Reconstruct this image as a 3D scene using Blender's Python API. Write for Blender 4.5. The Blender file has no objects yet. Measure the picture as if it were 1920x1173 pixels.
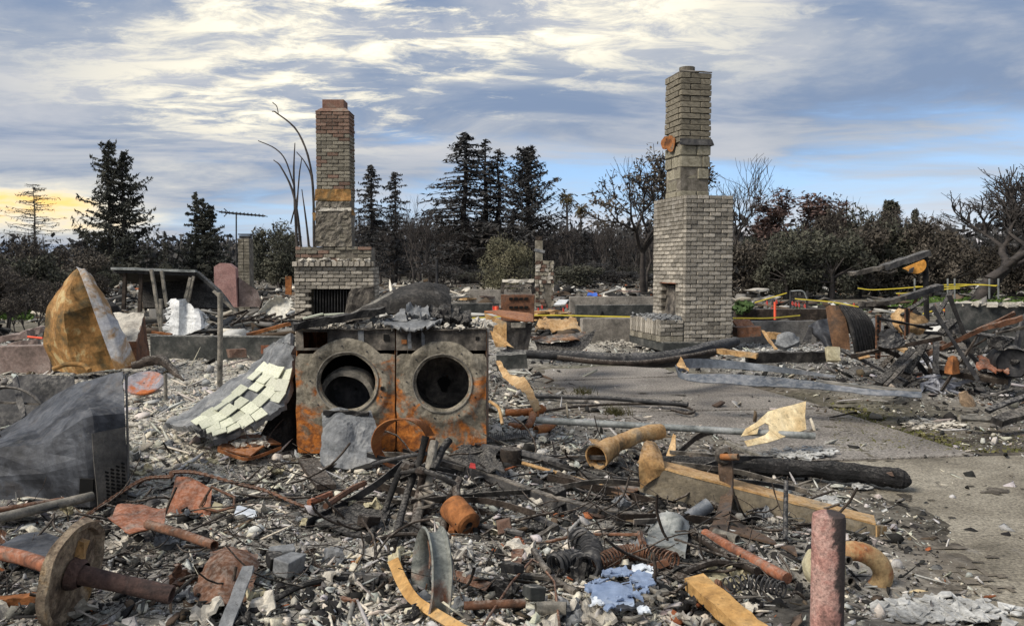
import bpy, bmesh, math, random
import numpy as np
from mathutils import Vector, Matrix, Euler, noise

random.seed(7)
NR = np.random.default_rng(11)
scene = bpy.context.scene
COL = scene.collection

# ------------------------------------------------------------------ camera
CZ, F, HOR = 1.45, 1600.0, 500.0
PIT = math.atan((586.5 - HOR) / F)
cam = bpy.data.cameras.new('camera')
cam.sensor_width = 36
cam.lens = 36 * F / 1920
cam.clip_end = 3000
camo = bpy.data.objects.new('camera', cam)
COL.objects.link(camo)
camo.location = (0, 0, CZ)
camo.rotation_euler = (math.pi / 2 - PIT, 0, 0)
scene.camera = camo

# ------------------------------------------------------------------ sky and sun
SUN_EL, SUN_AZ = math.radians(44), math.radians(-122)
world = bpy.data.worlds.new('World')
scene.world = world
world.use_nodes = True
NT = world.node_tree
for n in list(NT.nodes):
    NT.nodes.remove(n)


def nd(tree, typ, **kw):
    n = tree.nodes.new(typ)
    for k, v in kw.items():
        setattr(n, k, v)
    return n


def setin(tree, n, i, v):
    if v is None:
        return
    if isinstance(v, bpy.types.NodeSocket):
        tree.links.new(v, n.inputs[i])
    else:
        n.inputs[i].default_value = v


def ma(tree, op, a, b=None, c=None, clamp=False):
    n = nd(tree, 'ShaderNodeMath', operation=op, use_clamp=clamp)
    setin(tree, n, 0, a); setin(tree, n, 1, b); setin(tree, n, 2, c)
    return n.outputs[0]


def mapr(tree, v, a, b, c=0.0, d=1.0, smooth=True):
    n = nd(tree, 'ShaderNodeMapRange', interpolation_type='SMOOTHSTEP' if smooth else 'LINEAR')
    setin(tree, n, 0, v)
    for i, x in enumerate((a, b, c, d)):
        n.inputs[i + 1].default_value = x
    return n.outputs[0]


def mixc(tree, f, a, b, mode='MIX'):
    n = nd(tree, 'ShaderNodeMix', data_type='RGBA', blend_type=mode)
    setin(tree, n, 0, f)
    for i, v in ((6, a), (7, b)):
        if isinstance(v, bpy.types.NodeSocket):
            tree.links.new(v, n.inputs[i])
        else:
            n.inputs[i].default_value = (*v, 1)
    return n.outputs[2]


def noi(tree, vec, scale, detail=6, rough=.55, dist=0.0, lac=2.0):
    n = nd(tree, 'ShaderNodeTexNoise')
    tree.links.new(vec, n.inputs['Vector'])
    n.inputs['Scale'].default_value = scale
    n.inputs['Detail'].default_value = detail
    n.inputs['Roughness'].default_value = rough
    n.inputs['Distortion'].default_value = dist
    n.inputs['Lacunarity'].default_value = lac
    return n.outputs['Fac']


def lin(r, g, b, k=1.0):
    f = lambda u: ((u / 255 + .055) / 1.055) ** 2.4 if u > 10 else u / 255 / 12.92
    return (f(r) * k, f(g) * k, f(b) * k)


def build_sky():
    t = NT
    tc = nd(t, 'ShaderNodeTexCoord').outputs['Generated']
    sp = nd(t, 'ShaderNodeSeparateXYZ'); t.links.new(tc, sp.inputs[0])
    x, y, z = sp.outputs
    az = ma(t, 'ARCTAN2', x, y)
    el = ma(t, 'ARCSINE', z)
    # cloud deck seen in perspective
    zz = ma(t, 'ADD', ma(t, 'MAXIMUM', z, 0.0), 0.10)
    u = ma(t, 'DIVIDE', x, zz); v = ma(t, 'DIVIDE', y, zz)
    cb = nd(t, 'ShaderNodeCombineXYZ'); t.links.new(u, cb.inputs[0]); t.links.new(v, cb.inputs[1])
    mp = nd(t, 'ShaderNodeMapping'); t.links.new(cb.outputs[0], mp.inputs[0])
    mp.inputs['Rotation'].default_value = (0, 0, math.radians(-24))
    mp.inputs['Scale'].default_value = (.62, .95, 1)
    mp.inputs['Location'].default_value = (SKYO[0], SKYO[1], 0)
    P = mp.outputs[0]
    big = noi(t, P, .55, 5, .52, .35)
    mid = noi(t, P, 1.25, 9, .60, .6)
    fin = noi(t, P, 6.0, 9, .68, .5)
    # direction-space streaks (thin veils)
    cb2 = nd(t, 'ShaderNodeCombineXYZ'); t.links.new(ma(t, 'MULTIPLY', az, .8), cb2.inputs[0]); t.links.new(ma(t, 'MULTIPLY', el, 3.4), cb2.inputs[1])
    mp2 = nd(t, 'ShaderNodeMapping'); t.links.new(cb2.outputs[0], mp2.inputs[0])
    mp2.inputs['Rotation'].default_value = (0, 0, math.radians(-14))
    mp2.inputs['Location'].default_value = (1.3, 4.2, 0)
    veil = noi(t, mp2.outputs[0], 3.6, 8, .6, .3)

    def gauss(a0, e0, sa, se):
        da = ma(t, 'MULTIPLY', ma(t, 'SUBTRACT', az, a0), 1 / sa)
        de = ma(t, 'MULTIPLY', ma(t, 'SUBTRACT', el, e0), 1 / se)
        q = ma(t, 'ADD', ma(t, 'MULTIPLY', da, da), ma(t, 'MULTIPLY', de, de))
        return ma(t, 'EXPONENT', ma(t, 'MULTIPLY', q, -1.0))

    sky = nd(t, 'ShaderNodeTexSky', sky_type='NISHITA')
    sky.sun_disc = False
    sky.sun_elevation = SUN_EL
    sky.sun_rotation = SUN_AZ
    sky.air_density = 1.0; sky.dust_density = .6; sky.ozone_density = 2.0
    K = 3.75
    blue = mixc(t, .72, sky.outputs[0], lin(116, 158, 214, K))
    slate = lin(146, 162, 194, K)
    pale = lin(200, 202, 208, K)
    lit = lin(248, 242, 224, K)
    hot = (1.25 * K, 1.17 * K, .98 * K)
    gold = (1.25 * K, .80 * K, .26 * K)
    glow = gauss(-.08, .30, .46, .12)              # bright break in the deck, where the sun sits behind cloud
    glow2 = ma(t, 'ADD', gauss(-.30, .17, .20, .05), gauss(-.62, .34, .20, .08))
    low = gauss(-.54, .055, .15, .026)            # sunset gold over the left horizon
    low2 = gauss(-.38, .10, .16, .022)
    hz = mapr(t, el, .0, .12, 1.0, .0)
    bare = gauss(.30, .075, .55, .055)            # clear blue above the horizon
    cov = ma(t, 'ADD', ma(t, 'MULTIPLY', big, .75), ma(t, 'MULTIPLY', mid, .45))
    cov = ma(t, 'SUBTRACT', cov, ma(t, 'MULTIPLY', bare, .30))
    cov = ma(t, 'ADD', cov, ma(t, 'MULTIPLY', glow, .16))
    slate = mixc(t, mapr(t, mid, .36, .60), lin(132, 151, 180, K), lin(178, 185, 196, K))
    c = mixc(t, mapr(t, cov, .36, .58), blue, slate)
    c = mixc(t, mapr(t, ma(t, 'ADD', ma(t, 'MULTIPLY', veil, .6), ma(t, 'MULTIPLY', mid, .45)), .46, .68, 0, .8), c, pale)
    lf = ma(t, 'ADD', ma(t, 'MULTIPLY', fin, .55), ma(t, 'MULTIPLY', mid, .55))
    g = ma(t, 'MULTIPLY', ma(t, 'ADD', glow, ma(t, 'MULTIPLY', glow2, .55)), mapr(t, lf, .45, .66))
    c = mixc(t, mapr(t, g, .14, .72), c, lit)
    c = mixc(t, mapr(t, g, .52, .95), c, hot)
    gl = ma(t, 'MULTIPLY', ma(t, 'ADD', ma(t, 'MULTIPLY', low, 1.6), ma(t, 'MULTIPLY', low2, .4)), mapr(t, veil, .38, .60, .25, 1.0))
    c = mixc(t, mapr(t, gl, .12, .62), c, lit)
    c = mixc(t, mapr(t, gl, .38, .9), c, gold)
    # pale warm bank low on the right
    bank = ma(t, 'MULTIPLY', gauss(.40, .030, .5, .028), mapr(t, veil, .36, .52))
    c = mixc(t, ma(t, 'MULTIPLY', bank, .85, clamp=True), c, lin(226, 216, 212, K))
    bg = nd(t, 'ShaderNodeBackground'); t.links.new(c, bg.inputs[0]); bg.inputs[1].default_value = .1
    out = nd(t, 'ShaderNodeOutputWorld'); t.links.new(bg.outputs[0], out.inputs[0])


SKYO = (2.4, .7)
build_sky()

sun = bpy.data.lights.new('sun', 'SUN')
sun.energy = 1.5
sun.angle = math.radians(25)
sun.color = (1, .92, .80)
suno = bpy.data.objects.new('sun', sun)
COL.objects.link(suno)
sd = Vector((math.sin(SUN_AZ) * math.cos(SUN_EL), math.cos(SUN_AZ) * math.cos(SUN_EL), math.sin(SUN_EL)))
suno.rotation_euler = sd.to_track_quat('Z', 'Y').to_euler()
suno.location = (0, 0, 60)

scene.view_settings.view_transform = 'Standard'
scene.view_settings.look = 'None'
scene.view_settings.gamma = 1
scene.view_settings.use_curve_mapping = False
scene.view_settings.exposure = 1.5

# ------------------------------------------------------------------ projection helpers (photo pixel -> place)
CP, SP = math.cos(PIT), math.sin(PIT)


def ray(px, py):
    dx, dy = (px - 960) / F, (586.5 - py) / F
    return Vector((dx, CP + SP * dy, -SP + CP * dy))


def W(px, py, Y):
    r = ray(px, py)
    return Vector((0, 0, CZ)) + r * (Y / r.y)


def G(px, py, z=0.0):
    r = ray(px, py)
    return Vector((0, 0, CZ)) + r * ((z - CZ) / r.z)


def PT(p, z=.08):
    if isinstance(p, Vector):
        return p
    return W(*p) if len(p) == 3 else G(p[0], p[1], z)


def proj(x, y, z):
    dz = z - CZ
    d = y * CP - dz * SP
    return 960 + F * x / d, 586.5 - F * (y * SP + dz * CP) / d


# ------------------------------------------------------------------ materials
MATS = {}


def mat(name, cols, scale=5, rough=.85, metal=0, bump=.4, dust=0, rnd=0, lo=.34, hi=.66, fine=.5, attr=False, k=1.0,
        stretch=(1, 1, 1), spec=.35, dustc=(165, 160, 152), fs=8, spk=.55):
    m = bpy.data.materials.new(name)
    m.use_nodes = True
    t = m.node_tree
    b = t.nodes['Principled BSDF']
    tc = nd(t, 'ShaderNodeTexCoord').outputs['Object']
    mp = nd(t, 'ShaderNodeMapping'); t.links.new(tc, mp.inputs[0]); mp.inputs['Scale'].default_value = stretch
    P = mp.outputs[0]
    n1 = noi(t, P, scale, 9, .66, .4)
    n2 = noi(t, P, scale * fs, 6, .7)
    if attr:
        at = nd(t, 'ShaderNodeAttribute'); at.attribute_name = 'Col'
        c = at.outputs['Color']
    else:
        rp = nd(t, 'ShaderNodeValToRGB'); t.links.new(n1, rp.inputs[0])
        e = rp.color_ramp.elements
        n = len(cols)
        for i, cc in enumerate(cols):
            pos = lo + (hi - lo) * i / max(1, n - 1)
            if i < 2:
                el = e[i]; el.position = pos
            else:
                el = e.new(pos)
            el.color = (*lin(*cc, k), 1)
        if n == 1:
            e[1].color = e[0].color
        c = rp.outputs[0]
    if fine:
        c = mixc(t, 1.0, c, nd_rgb(t, mapr(t, n2, .3, .7, 1 - fine * .75, 1 + fine * .55, False)), 'MULTIPLY')
    if spk:
        n3 = noi(t, tc, 42, 5, .75)
        n4 = noi(t, P, scale * 2.3, 8, .7)
        c = mixc(t, ma(t, 'MULTIPLY', mapr(t, n3, .56, .68), spk), c, (.03, .027, .025))
        c = mixc(t, ma(t, 'MULTIPLY', mapr(t, n4, .60, .72), spk * .8), c, mixc(t, .5, c, (.42, .40, .37)))
        c = mixc(t, ma(t, 'MULTIPLY', mapr(t, n4, .40, .30), spk), c, mixc(t, .6, c, (.05, .045, .04)))
    if rnd:
        oi = nd(t, 'ShaderNodeObjectInfo')
        c = mixc(t, 1.0, c, nd_rgb(t, mapr(t, oi.outputs['Random'], 0, 1, 1 - rnd, 1 + rnd * .6, False)), 'MULTIPLY')
    if dust:
        ge = nd(t, 'ShaderNodeNewGeometry')
        s = nd(t, 'ShaderNodeSeparateXYZ'); t.links.new(ge.outputs['Normal'], s.inputs[0])
        d = ma(t, 'MULTIPLY', mapr(t, s.outputs[2], .35, .85), mapr(t, n2, .42, .62, 0, dust))
        c = mixc(t, d, c, lin(*dustc))
    t.links.new(c, b.inputs['Base Color'])
    b.inputs['Roughness'].default_value = rough
    b.inputs['Metallic'].default_value = metal
    b.inputs['Specular IOR Level'].default_value = spec
    if bump:
        bp = nd(t, 'ShaderNodeBump')
        bp.inputs['Strength'].default_value = bump
        bp.inputs['Distance'].default_value = .012
        t.links.new(n2, bp.inputs['Height'])
        t.links.new(bp.outputs[0], b.inputs['Normal'])
    MATS[name] = m
    return m


def nd_rgb(t, v):
    n = nd(t, 'ShaderNodeCombineColor')
    for i in range(3):
        t.links.new(v, n.inputs[i])
    return n.outputs[0]


mat('char', [(18, 18, 19), (34, 33, 33), (62, 60, 58)], 7, .9, bump=.8, dust=.35)
mat('char_brown', [(26, 22, 20), (54, 46, 40), (84, 74, 66)], 7, .9, bump=.7, dust=.4)
mat('rust_orange', [(64, 46, 34), (136, 86, 48), (160, 104, 60), (116, 100, 82)], 4.5, .9, bump=.5)
mat('rust_brown', [(50, 40, 34), (94, 66, 50), (122, 84, 62), (94, 86, 78)], 5, .9, bump=.6, dust=.3)
mat('rust_red', [(64, 48, 42), (124, 80, 60), (156, 98, 70), (132, 112, 100)], 5, .9, bump=.5, dust=.25)
mat('rust_tan', [(100, 84, 62), (164, 128, 84), (186, 152, 106), (144, 130, 110)], 5, .9, bump=.5, dust=.2)
mat('rust_steel', [(60, 58, 56), (100, 94, 88), (128, 92, 62), (146, 106, 72)], 3.2, .8, .15, bump=.5, dust=.3)
mat('tank_rust', [(84, 72, 48), (130, 100, 58), (160, 118, 68), (188, 168, 122)], 3.4, .8, .1, bump=.4, lo=.36, hi=.64)
mat('pale_metal', [(120, 122, 128), (170, 172, 180), (196, 196, 200)], 4, .6, .25, bump=.3)
mat('burnt_steel', [(34, 35, 38), (56, 58, 63), (84, 87, 93), (74, 70, 68)], 2.6, .62, .3, bump=.3, dust=.08)
mat('dark_steel', [(30, 31, 33), (56, 56, 58), (92, 90, 88)], 4, .75, .2, bump=.4, dust=.5)
mat('soot_steel', [(30, 29, 28), (66, 62, 58), (108, 102, 94), (150, 140, 128)], 4.5, .85, .1, bump=.6, dust=.3)
mat('galvanised', [(88, 92, 92), (136, 140, 138), (168, 170, 168)], 4, .6, .3, bump=.3, dust=.2)
mat('grey_duct', [(64, 70, 78), (102, 108, 116), (140, 142, 146)], 2.2, .6, .3, bump=.3, dust=.3)
mat('cream_metal', [(190, 160, 112), (226, 206, 164), (234, 220, 188)], 3, .7, bump=.2)
mat('cream_paint', [(140, 128, 100), (184, 176, 146), (200, 194, 172)], 3.5, .6, bump=.25)
mat('concrete', [(104, 100, 94), (140, 134, 126), (160, 154, 144)], 3, .95, bump=.5)
mat('dark_concrete', [(40, 42, 42), (66, 68, 66), (104, 102, 98)], 3, .95, bump=.6, dust=.7)
mat('pink_concrete', [(100, 88, 82), (140, 122, 114), (164, 148, 140)], 3, .95, bump=.5, dust=.4)
mat('slab_light', [(92, 86, 75), (132, 125, 111), (158, 151, 136)], 1.3, .95, bump=.7, fine=.95, fs=45, lo=.30, hi=.62, spk=.85)
mat('aggregate', [(106, 101, 95), (136, 130, 123), (158, 152, 144)], 1.2, .95, bump=1.0, fine=1.25, fs=40, lo=.30, hi=.66, spk=.85)
mat('mortar', [(84, 80, 72), (112, 106, 96), (140, 134, 124)], 8, .95, bump=.8)
mat('brick_pale', [(122, 114, 102), (154, 147, 134), (180, 173, 161), (204, 198, 187)], 5, .95, bump=.8, rnd=.48)
mat('brick_old', [(104, 98, 86), (128, 122, 108), (148, 142, 128), (168, 162, 148)], 5, .95, bump=.8, rnd=.42)
mat('brick_red', [(104, 84, 74), (128, 100, 86), (138, 116, 102), (140, 128, 116)], 5, .95, bump=.8, rnd=.4)
mat('block_grey', [(118, 112, 96), (148, 142, 124), (168, 162, 144)], 4, .95, bump=.7, rnd=.25)
mat('stack_stone', [(100, 94, 82), (130, 123, 108), (150, 143, 126)], 4, .95, bump=.8, rnd=.22)
mat('flue_clay', [(100, 76, 66), (130, 98, 84), (128, 110, 98)], 4, .9, bump=.4)
mat('tile_cream', [(176, 180, 158), (204, 206, 184), (216, 216, 198)], 9, .4, bump=.15, fine=.35, rnd=.3, spk=.5)
mat('plaster', [(150, 144, 136), (190, 184, 172), (212, 206, 192)], 6, .95, bump=.6, rnd=.25)
mat('ash_slab', [(84, 87, 90), (122, 124, 126), (154, 154, 152)], 4, .95, bump=.6)
mat('white_sheet', [(170, 172, 172), (206, 208, 208), (222, 222, 220)], 3, .5, bump=.2)
mat('plastic_film', [(150, 148, 140), (186, 184, 174), (206, 200, 184)], 3, .5, bump=.2)
mat('pink_stucco', [(134, 104, 100), (158, 122, 116), (172, 138, 132)], 3, .95, bump=.4)
mat('post_red', [(30, 30, 30), (84, 70, 66), (164, 130, 120), (176, 156, 146)], 3.4, .85, bump=.5, fine=.6, fs=25)
mat('wood_tan', [(140, 104, 60), (176, 136, 82), (190, 152, 98), (170, 142, 102)], 3, .85, bump=.5, stretch=(1, 1, 1))
mat('paper_tan', [(140, 108, 72), (180, 146, 102), (200, 172, 132)], 5, .9, bump=.3)
mat('black_rubber', [(22, 23, 25), (40, 41, 44), (70, 70, 72)], 5, .7, bump=.3, dust=.35)
mat('blue_china', [(92, 110, 140), (134, 150, 176), (176, 186, 198)], 3, .35, bump=.1, fine=.25, spk=.2)
mat('white_china', [(186, 194, 204), (214, 220, 226), (226, 228, 230)], 3, .4, bump=.1, fine=.2, spk=.2)
mat('tape_yellow', [(196, 176, 56), (214, 196, 76)], 3, .5, bump=0, fine=.1, spk=0)
mat('flag_red', [(240, 70, 54), (250, 90, 70)], 3, .6, bump=0, fine=.1, spk=0)
mat('stake_orange', [(240, 92, 60), (250, 110, 80)], 3, .6, bump=0, fine=.1, spk=0)
mat('tarp_blue', [(50, 84, 170), (70, 110, 200)], 3, .5, bump=0, fine=.2, spk=.2)
mat('leaf_green', [(58, 78, 42), (80, 104, 58)], 3, .8, bump=0, fine=.3, spk=0)
mat('moss', [(48, 48, 28), (70, 68, 40), (92, 86, 56)], 3, .95, bump=0, fine=.4, spk=0)
mat('red_cloth', [(150, 44, 40), (190, 60, 56)], 3, .8, bump=.2)
mat('void', [(10, 10, 10), (20, 19, 18)], 3, .95, bump=0, spk=0)  # near-black that stands for the shade inside holes and hollows
mat('bark_dark', [(44, 42, 42), (66, 62, 60), (86, 80, 76)], 2, .95, bump=.3, spk=0)
mat('needle_dark', [(56, 60, 56), (76, 78, 70), (96, 94, 82)], .35, .9, bump=0, fine=.4, rnd=.25, spk=0)
mat('needle_black', [(52, 54, 56), (70, 70, 70), (88, 84, 80)], .35, .9, bump=0, fine=.4, rnd=.25, spk=0)
mat('leaf_olive', [(84, 84, 66), (108, 105, 84), (130, 124, 100)], .6, .9, bump=0, fine=.5, spk=0)
mat('leaf_oak', [(56, 58, 52), (76, 77, 66), (96, 94, 80)], .6, .9, bump=0, fine=.5, spk=0)
mat('leaf_brown', [(66, 62, 56), (86, 80, 72), (106, 98, 88)], .6, .9, bump=0, fine=.5, rnd=.2, spk=0)
mat('leaf_wine', [(72, 60, 58), (94, 76, 72), (114, 94, 86)], .6, .9, bump=0, fine=.5, spk=0)
mat('palm_tan', [(70, 66, 48), (104, 96, 68), (134, 120, 86)], .6, .9, bump=0, fine=.4, spk=0)
mat('rubble', [(0, 0, 0)], 14, .95, attr=True, bump=.6, fine=.45, fs=5, spk=0)
mat('grass_dry', [(70, 72, 40), (96, 96, 56), (120, 112, 74)], 3, .95, bump=0, fine=.4, spk=0)
mat('grass_green', [(62, 84, 36), (86, 108, 50)], 3, .95, bump=0, fine=.4, spk=0)

mat('galv_burnt', [(62, 61, 58), (106, 103, 96), (144, 138, 127), (168, 160, 147)], 5, .75, .2, bump=.4)
mat('wheel_crust', [(70, 60, 52), (120, 104, 88), (164, 148, 126), (140, 110, 70)], 6, .95, bump=.9, fine=.8)
mat('rust_bright', [(104, 64, 40), (156, 98, 56), (174, 118, 72)], 5, .85, bump=.4, dust=.3)
mat('tank_seam', [(140, 140, 146), (176, 176, 180), (184, 182, 180), (164, 130, 88), (146, 108, 66)], 2.2, .75, .1, bump=.4)
mat('lid_rust', [(110, 112, 120), (150, 146, 150), (176, 100, 56), (190, 110, 60)], 3.4, .8, bump=.3)

mat('beam_web', [(84, 78, 68), (110, 102, 88), (126, 116, 98), (142, 134, 120)], 4, .9, bump=.5, dust=.2)
mat('rust_steel_dark', [(44, 40, 38), (74, 65, 58), (96, 78, 64), (84, 79, 76)], 5, .85, .1, bump=.5)
mat('char_log', [(14, 14, 15), (28, 28, 29), (48, 46, 46)], 10, .9, bump=1.0, dust=.15)
mat('bend_rust', [(120, 98, 70), (176, 150, 110), (150, 96, 60), (140, 136, 120)], 5, .85, bump=.4)
mat('rim_steel', [(70, 74, 72), (112, 116, 112), (140, 142, 136), (120, 78, 58)], 6, .7, .25, bump=.4)
mat('rust_brown_dark', [(74, 54, 40), (110, 82, 60), (66, 58, 52)], 4, .9, bump=.5)
mat('disc_orange', [(170, 110, 44), (214, 150, 66), (224, 164, 84)], 5, .8, bump=.2)
mat('cream_smoke', [(70, 58, 46), (150, 128, 104), (176, 156, 130)], 7, .85, bump=.3)
mat('roof_black', [(22, 22, 22), (44, 42, 40), (74, 70, 66)], 6, .9, bump=.8, dust=.1)
mat('ash_white', [(126, 126, 124), (168, 168, 165), (198, 198, 195)], 6, .95, bump=.4)

mat('axle_brown', [(56, 46, 44), (88, 68, 62), (112, 92, 84)], 7, .9, bump=.8)
mat('corner_steel', [(62, 61, 60), (92, 89, 84), (116, 111, 102)], 4, .8, .1, bump=.5)
mat('joint_filler', [(26, 25, 24), (44, 42, 40)], 6, .95, bump=.3)


def post_mat():
    m = mat('post_paint', [(120, 92, 86), (168, 126, 116), (180, 148, 138), (150, 104, 96)], 7, .85, bump=.6, fine=.8, fs=10)
    t = m.node_tree; b = t.nodes['Principled BSDF']
    base = b.inputs['Base Color'].links[0].from_socket
    tc = nd(t, 'ShaderNodeTexCoord').outputs['Object']
    sp = nd(t, 'ShaderNodeSeparateXYZ'); t.links.new(tc, sp.inputs[0])
    n = noi(t, tc, 7, 9, .7, .6)
    f = ma(t, 'ADD', ma(t, 'ADD', ma(t, 'MULTIPLY', sp.outputs[0], 11.0), ma(t, 'MULTIPLY', n, 1.6)), ma(t, 'MULTIPLY', ma(t, 'SUBTRACT', sp.outputs[2], .35), .8))
    c = mixc(t, mapr(t, f, .82, 1.02, 0, .92), base, lin(44, 43, 43))
    t.links.new(c, b.inputs['Base Color'])


def washer_mat(name, seed):
    m = mat(name, [(56, 52, 47), (112, 106, 93), (156, 148, 132), (92, 87, 78)], 4.2, .85, .1, bump=.6, fine=.7)
    t = m.node_tree; b = t.nodes['Principled BSDF']
    base = b.inputs['Base Color'].links[0].from_socket
    tc = nd(t, 'ShaderNodeTexCoord').outputs['Object']
    sp = nd(t, 'ShaderNodeSeparateXYZ'); t.links.new(tc, sp.inputs[0])
    mp = nd(t, 'ShaderNodeMapping'); t.links.new(tc, mp.inputs[0]); mp.inputs['Location'].default_value = (seed, 3, seed * 2)
    n = noi(t, mp.outputs[0], 5.5, 9, .66, .6); n2 = noi(t, mp.outputs[0], 17, 8, .7)
    f = ma(t, 'ADD', ma(t, 'MULTIPLY', ma(t, 'ABSOLUTE', sp.outputs[0]), .55), ma(t, 'MULTIPLY', ma(t, 'SUBTRACT', .55, sp.outputs[2]), .26))
    f = ma(t, 'ADD', f, ma(t, 'MULTIPLY', n, .75))
    rust = mixc(t, mapr(t, n2, .38, .62), lin(124, 74, 40), lin(196, 120, 52))
    rust = mixc(t, mapr(t, n2, .60, .72), rust, lin(196, 150, 96))
    c = mixc(t, mapr(t, f, .53, .64), base, rust)
    t.links.new(c, b.inputs['Base Color'])


washer_mat('rust_front_a', 1.0)
washer_mat('rust_front_b', 4.0)
post_mat()


def ground_mat():
    m = bpy.data.materials.new('ground'); m.use_nodes = True
    t = m.node_tree; b = t.nodes['Principled BSDF']
    tc = nd(t, 'ShaderNodeTexCoord').outputs['Object']
    at = nd(t, 'ShaderNodeAttribute'); at.attribute_name = 'ash'
    n1 = noi(t, tc, .8, 10, .68, .5)
    n2 = noi(t, tc, 16, 8, .72)
    n3 = noi(t, tc, .12, 6, .6)
    ash = mixc(t, mapr(t, n1, .38, .62), lin(74, 72, 69), lin(142, 138, 131))
    dirt = mixc(t, mapr(t, n1, .36, .64), lin(66, 60, 52), lin(112, 103, 90))
    dirt = mixc(t, mapr(t, n3, .5, .62, 0, .5), dirt, lin(84, 86, 52))
    a2 = nd(t, 'ShaderNodeAttribute'); a2.attribute_name = 'pale'
    ash = mixc(t, ma(t, 'MULTIPLY', a2.outputs['Fac'], mapr(t, n2, .40, .56)), ash, lin(208, 202, 188))
    ash = mixc(t, ma(t, 'MULTIPLY', mapr(t, n2, .56, .66), .55), ash, lin(176, 174, 168))
    c = mixc(t, at.outputs['Fac'], dirt, ash)
    c = mixc(t, 1.0, c, nd_rgb(t, mapr(t, n2, .3, .7, .45, 1.4, False)), 'MULTIPLY')
    t.links.new(c, b.inputs['Base Color'])
    b.inputs['Roughness'].default_value = .95
    b.inputs['Specular IOR Level'].default_value = .2
    bp = nd(t, 'ShaderNodeBump'); bp.inputs['Strength'].default_value = .9; bp.inputs['Distance'].default_value = .02
    t.links.new(n2, bp.inputs['Height']); t.links.new(bp.outputs[0], b.inputs['Normal'])
    MATS['ground'] = m


ground_mat()


# ------------------------------------------------------------------ object helpers
ORG = {}


def tag(o, label=None, cat=None, group=None, kind=None):
    if label: o['label'] = label
    if cat: o['category'] = cat
    if group: o['group'] = group
    if kind: o['kind'] = kind
    return o


def thing(name, label, cat, loc, rz=0, group=None):
    o = bpy.data.objects.new(name, None)
    COL.objects.link(o)
    o.location = loc
    o.rotation_euler = (0, 0, rz)
    o.empty_display_size = .1
    tag(o, label, cat, group)
    ORG[o] = Vector(loc)
    return o


def np_mesh(name, V, Fq, smooth=False, col=None, attr=None):
    me = bpy.data.meshes.new(name)
    V = np.asarray(V, dtype=np.float32); Fq = np.asarray(Fq, dtype=np.int32)
    me.vertices.add(len(V)); me.vertices.foreach_set('co', V.ravel())
    k = Fq.shape[1]
    me.loops.add(Fq.size); me.loops.foreach_set('vertex_index', Fq.ravel())
    me.polygons.add(len(Fq)); me.polygons.foreach_set('loop_start', np.arange(0, Fq.size, k, dtype=np.int32))
    if smooth:
        me.polygons.foreach_set('use_smooth', np.ones(len(Fq), dtype=bool))
    me.update(calc_edges=True)
    if col is not None:
        a = me.color_attributes.new('Col', 'FLOAT_COLOR', 'POINT')
        c4 = np.ones((len(V), 4), dtype=np.float32); c4[:, :3] = col
        a.data.foreach_set('color', c4.ravel())
    if attr is not None:
        a = me.attributes.new(attr[0], 'FLOAT', 'POINT')
        a.data.foreach_set('value', np.asarray(attr[1], dtype=np.float32))
    return me


def link(name, me, m=None, parent=None, loc=None):
    if m:
        me.materials.clear(); me.materials.append(MATS[m])
    o = bpy.data.objects.new(name, me)
    COL.objects.link(o)
    if parent: o.parent = parent
    if loc is not None: o.location = loc
    return o


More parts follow.
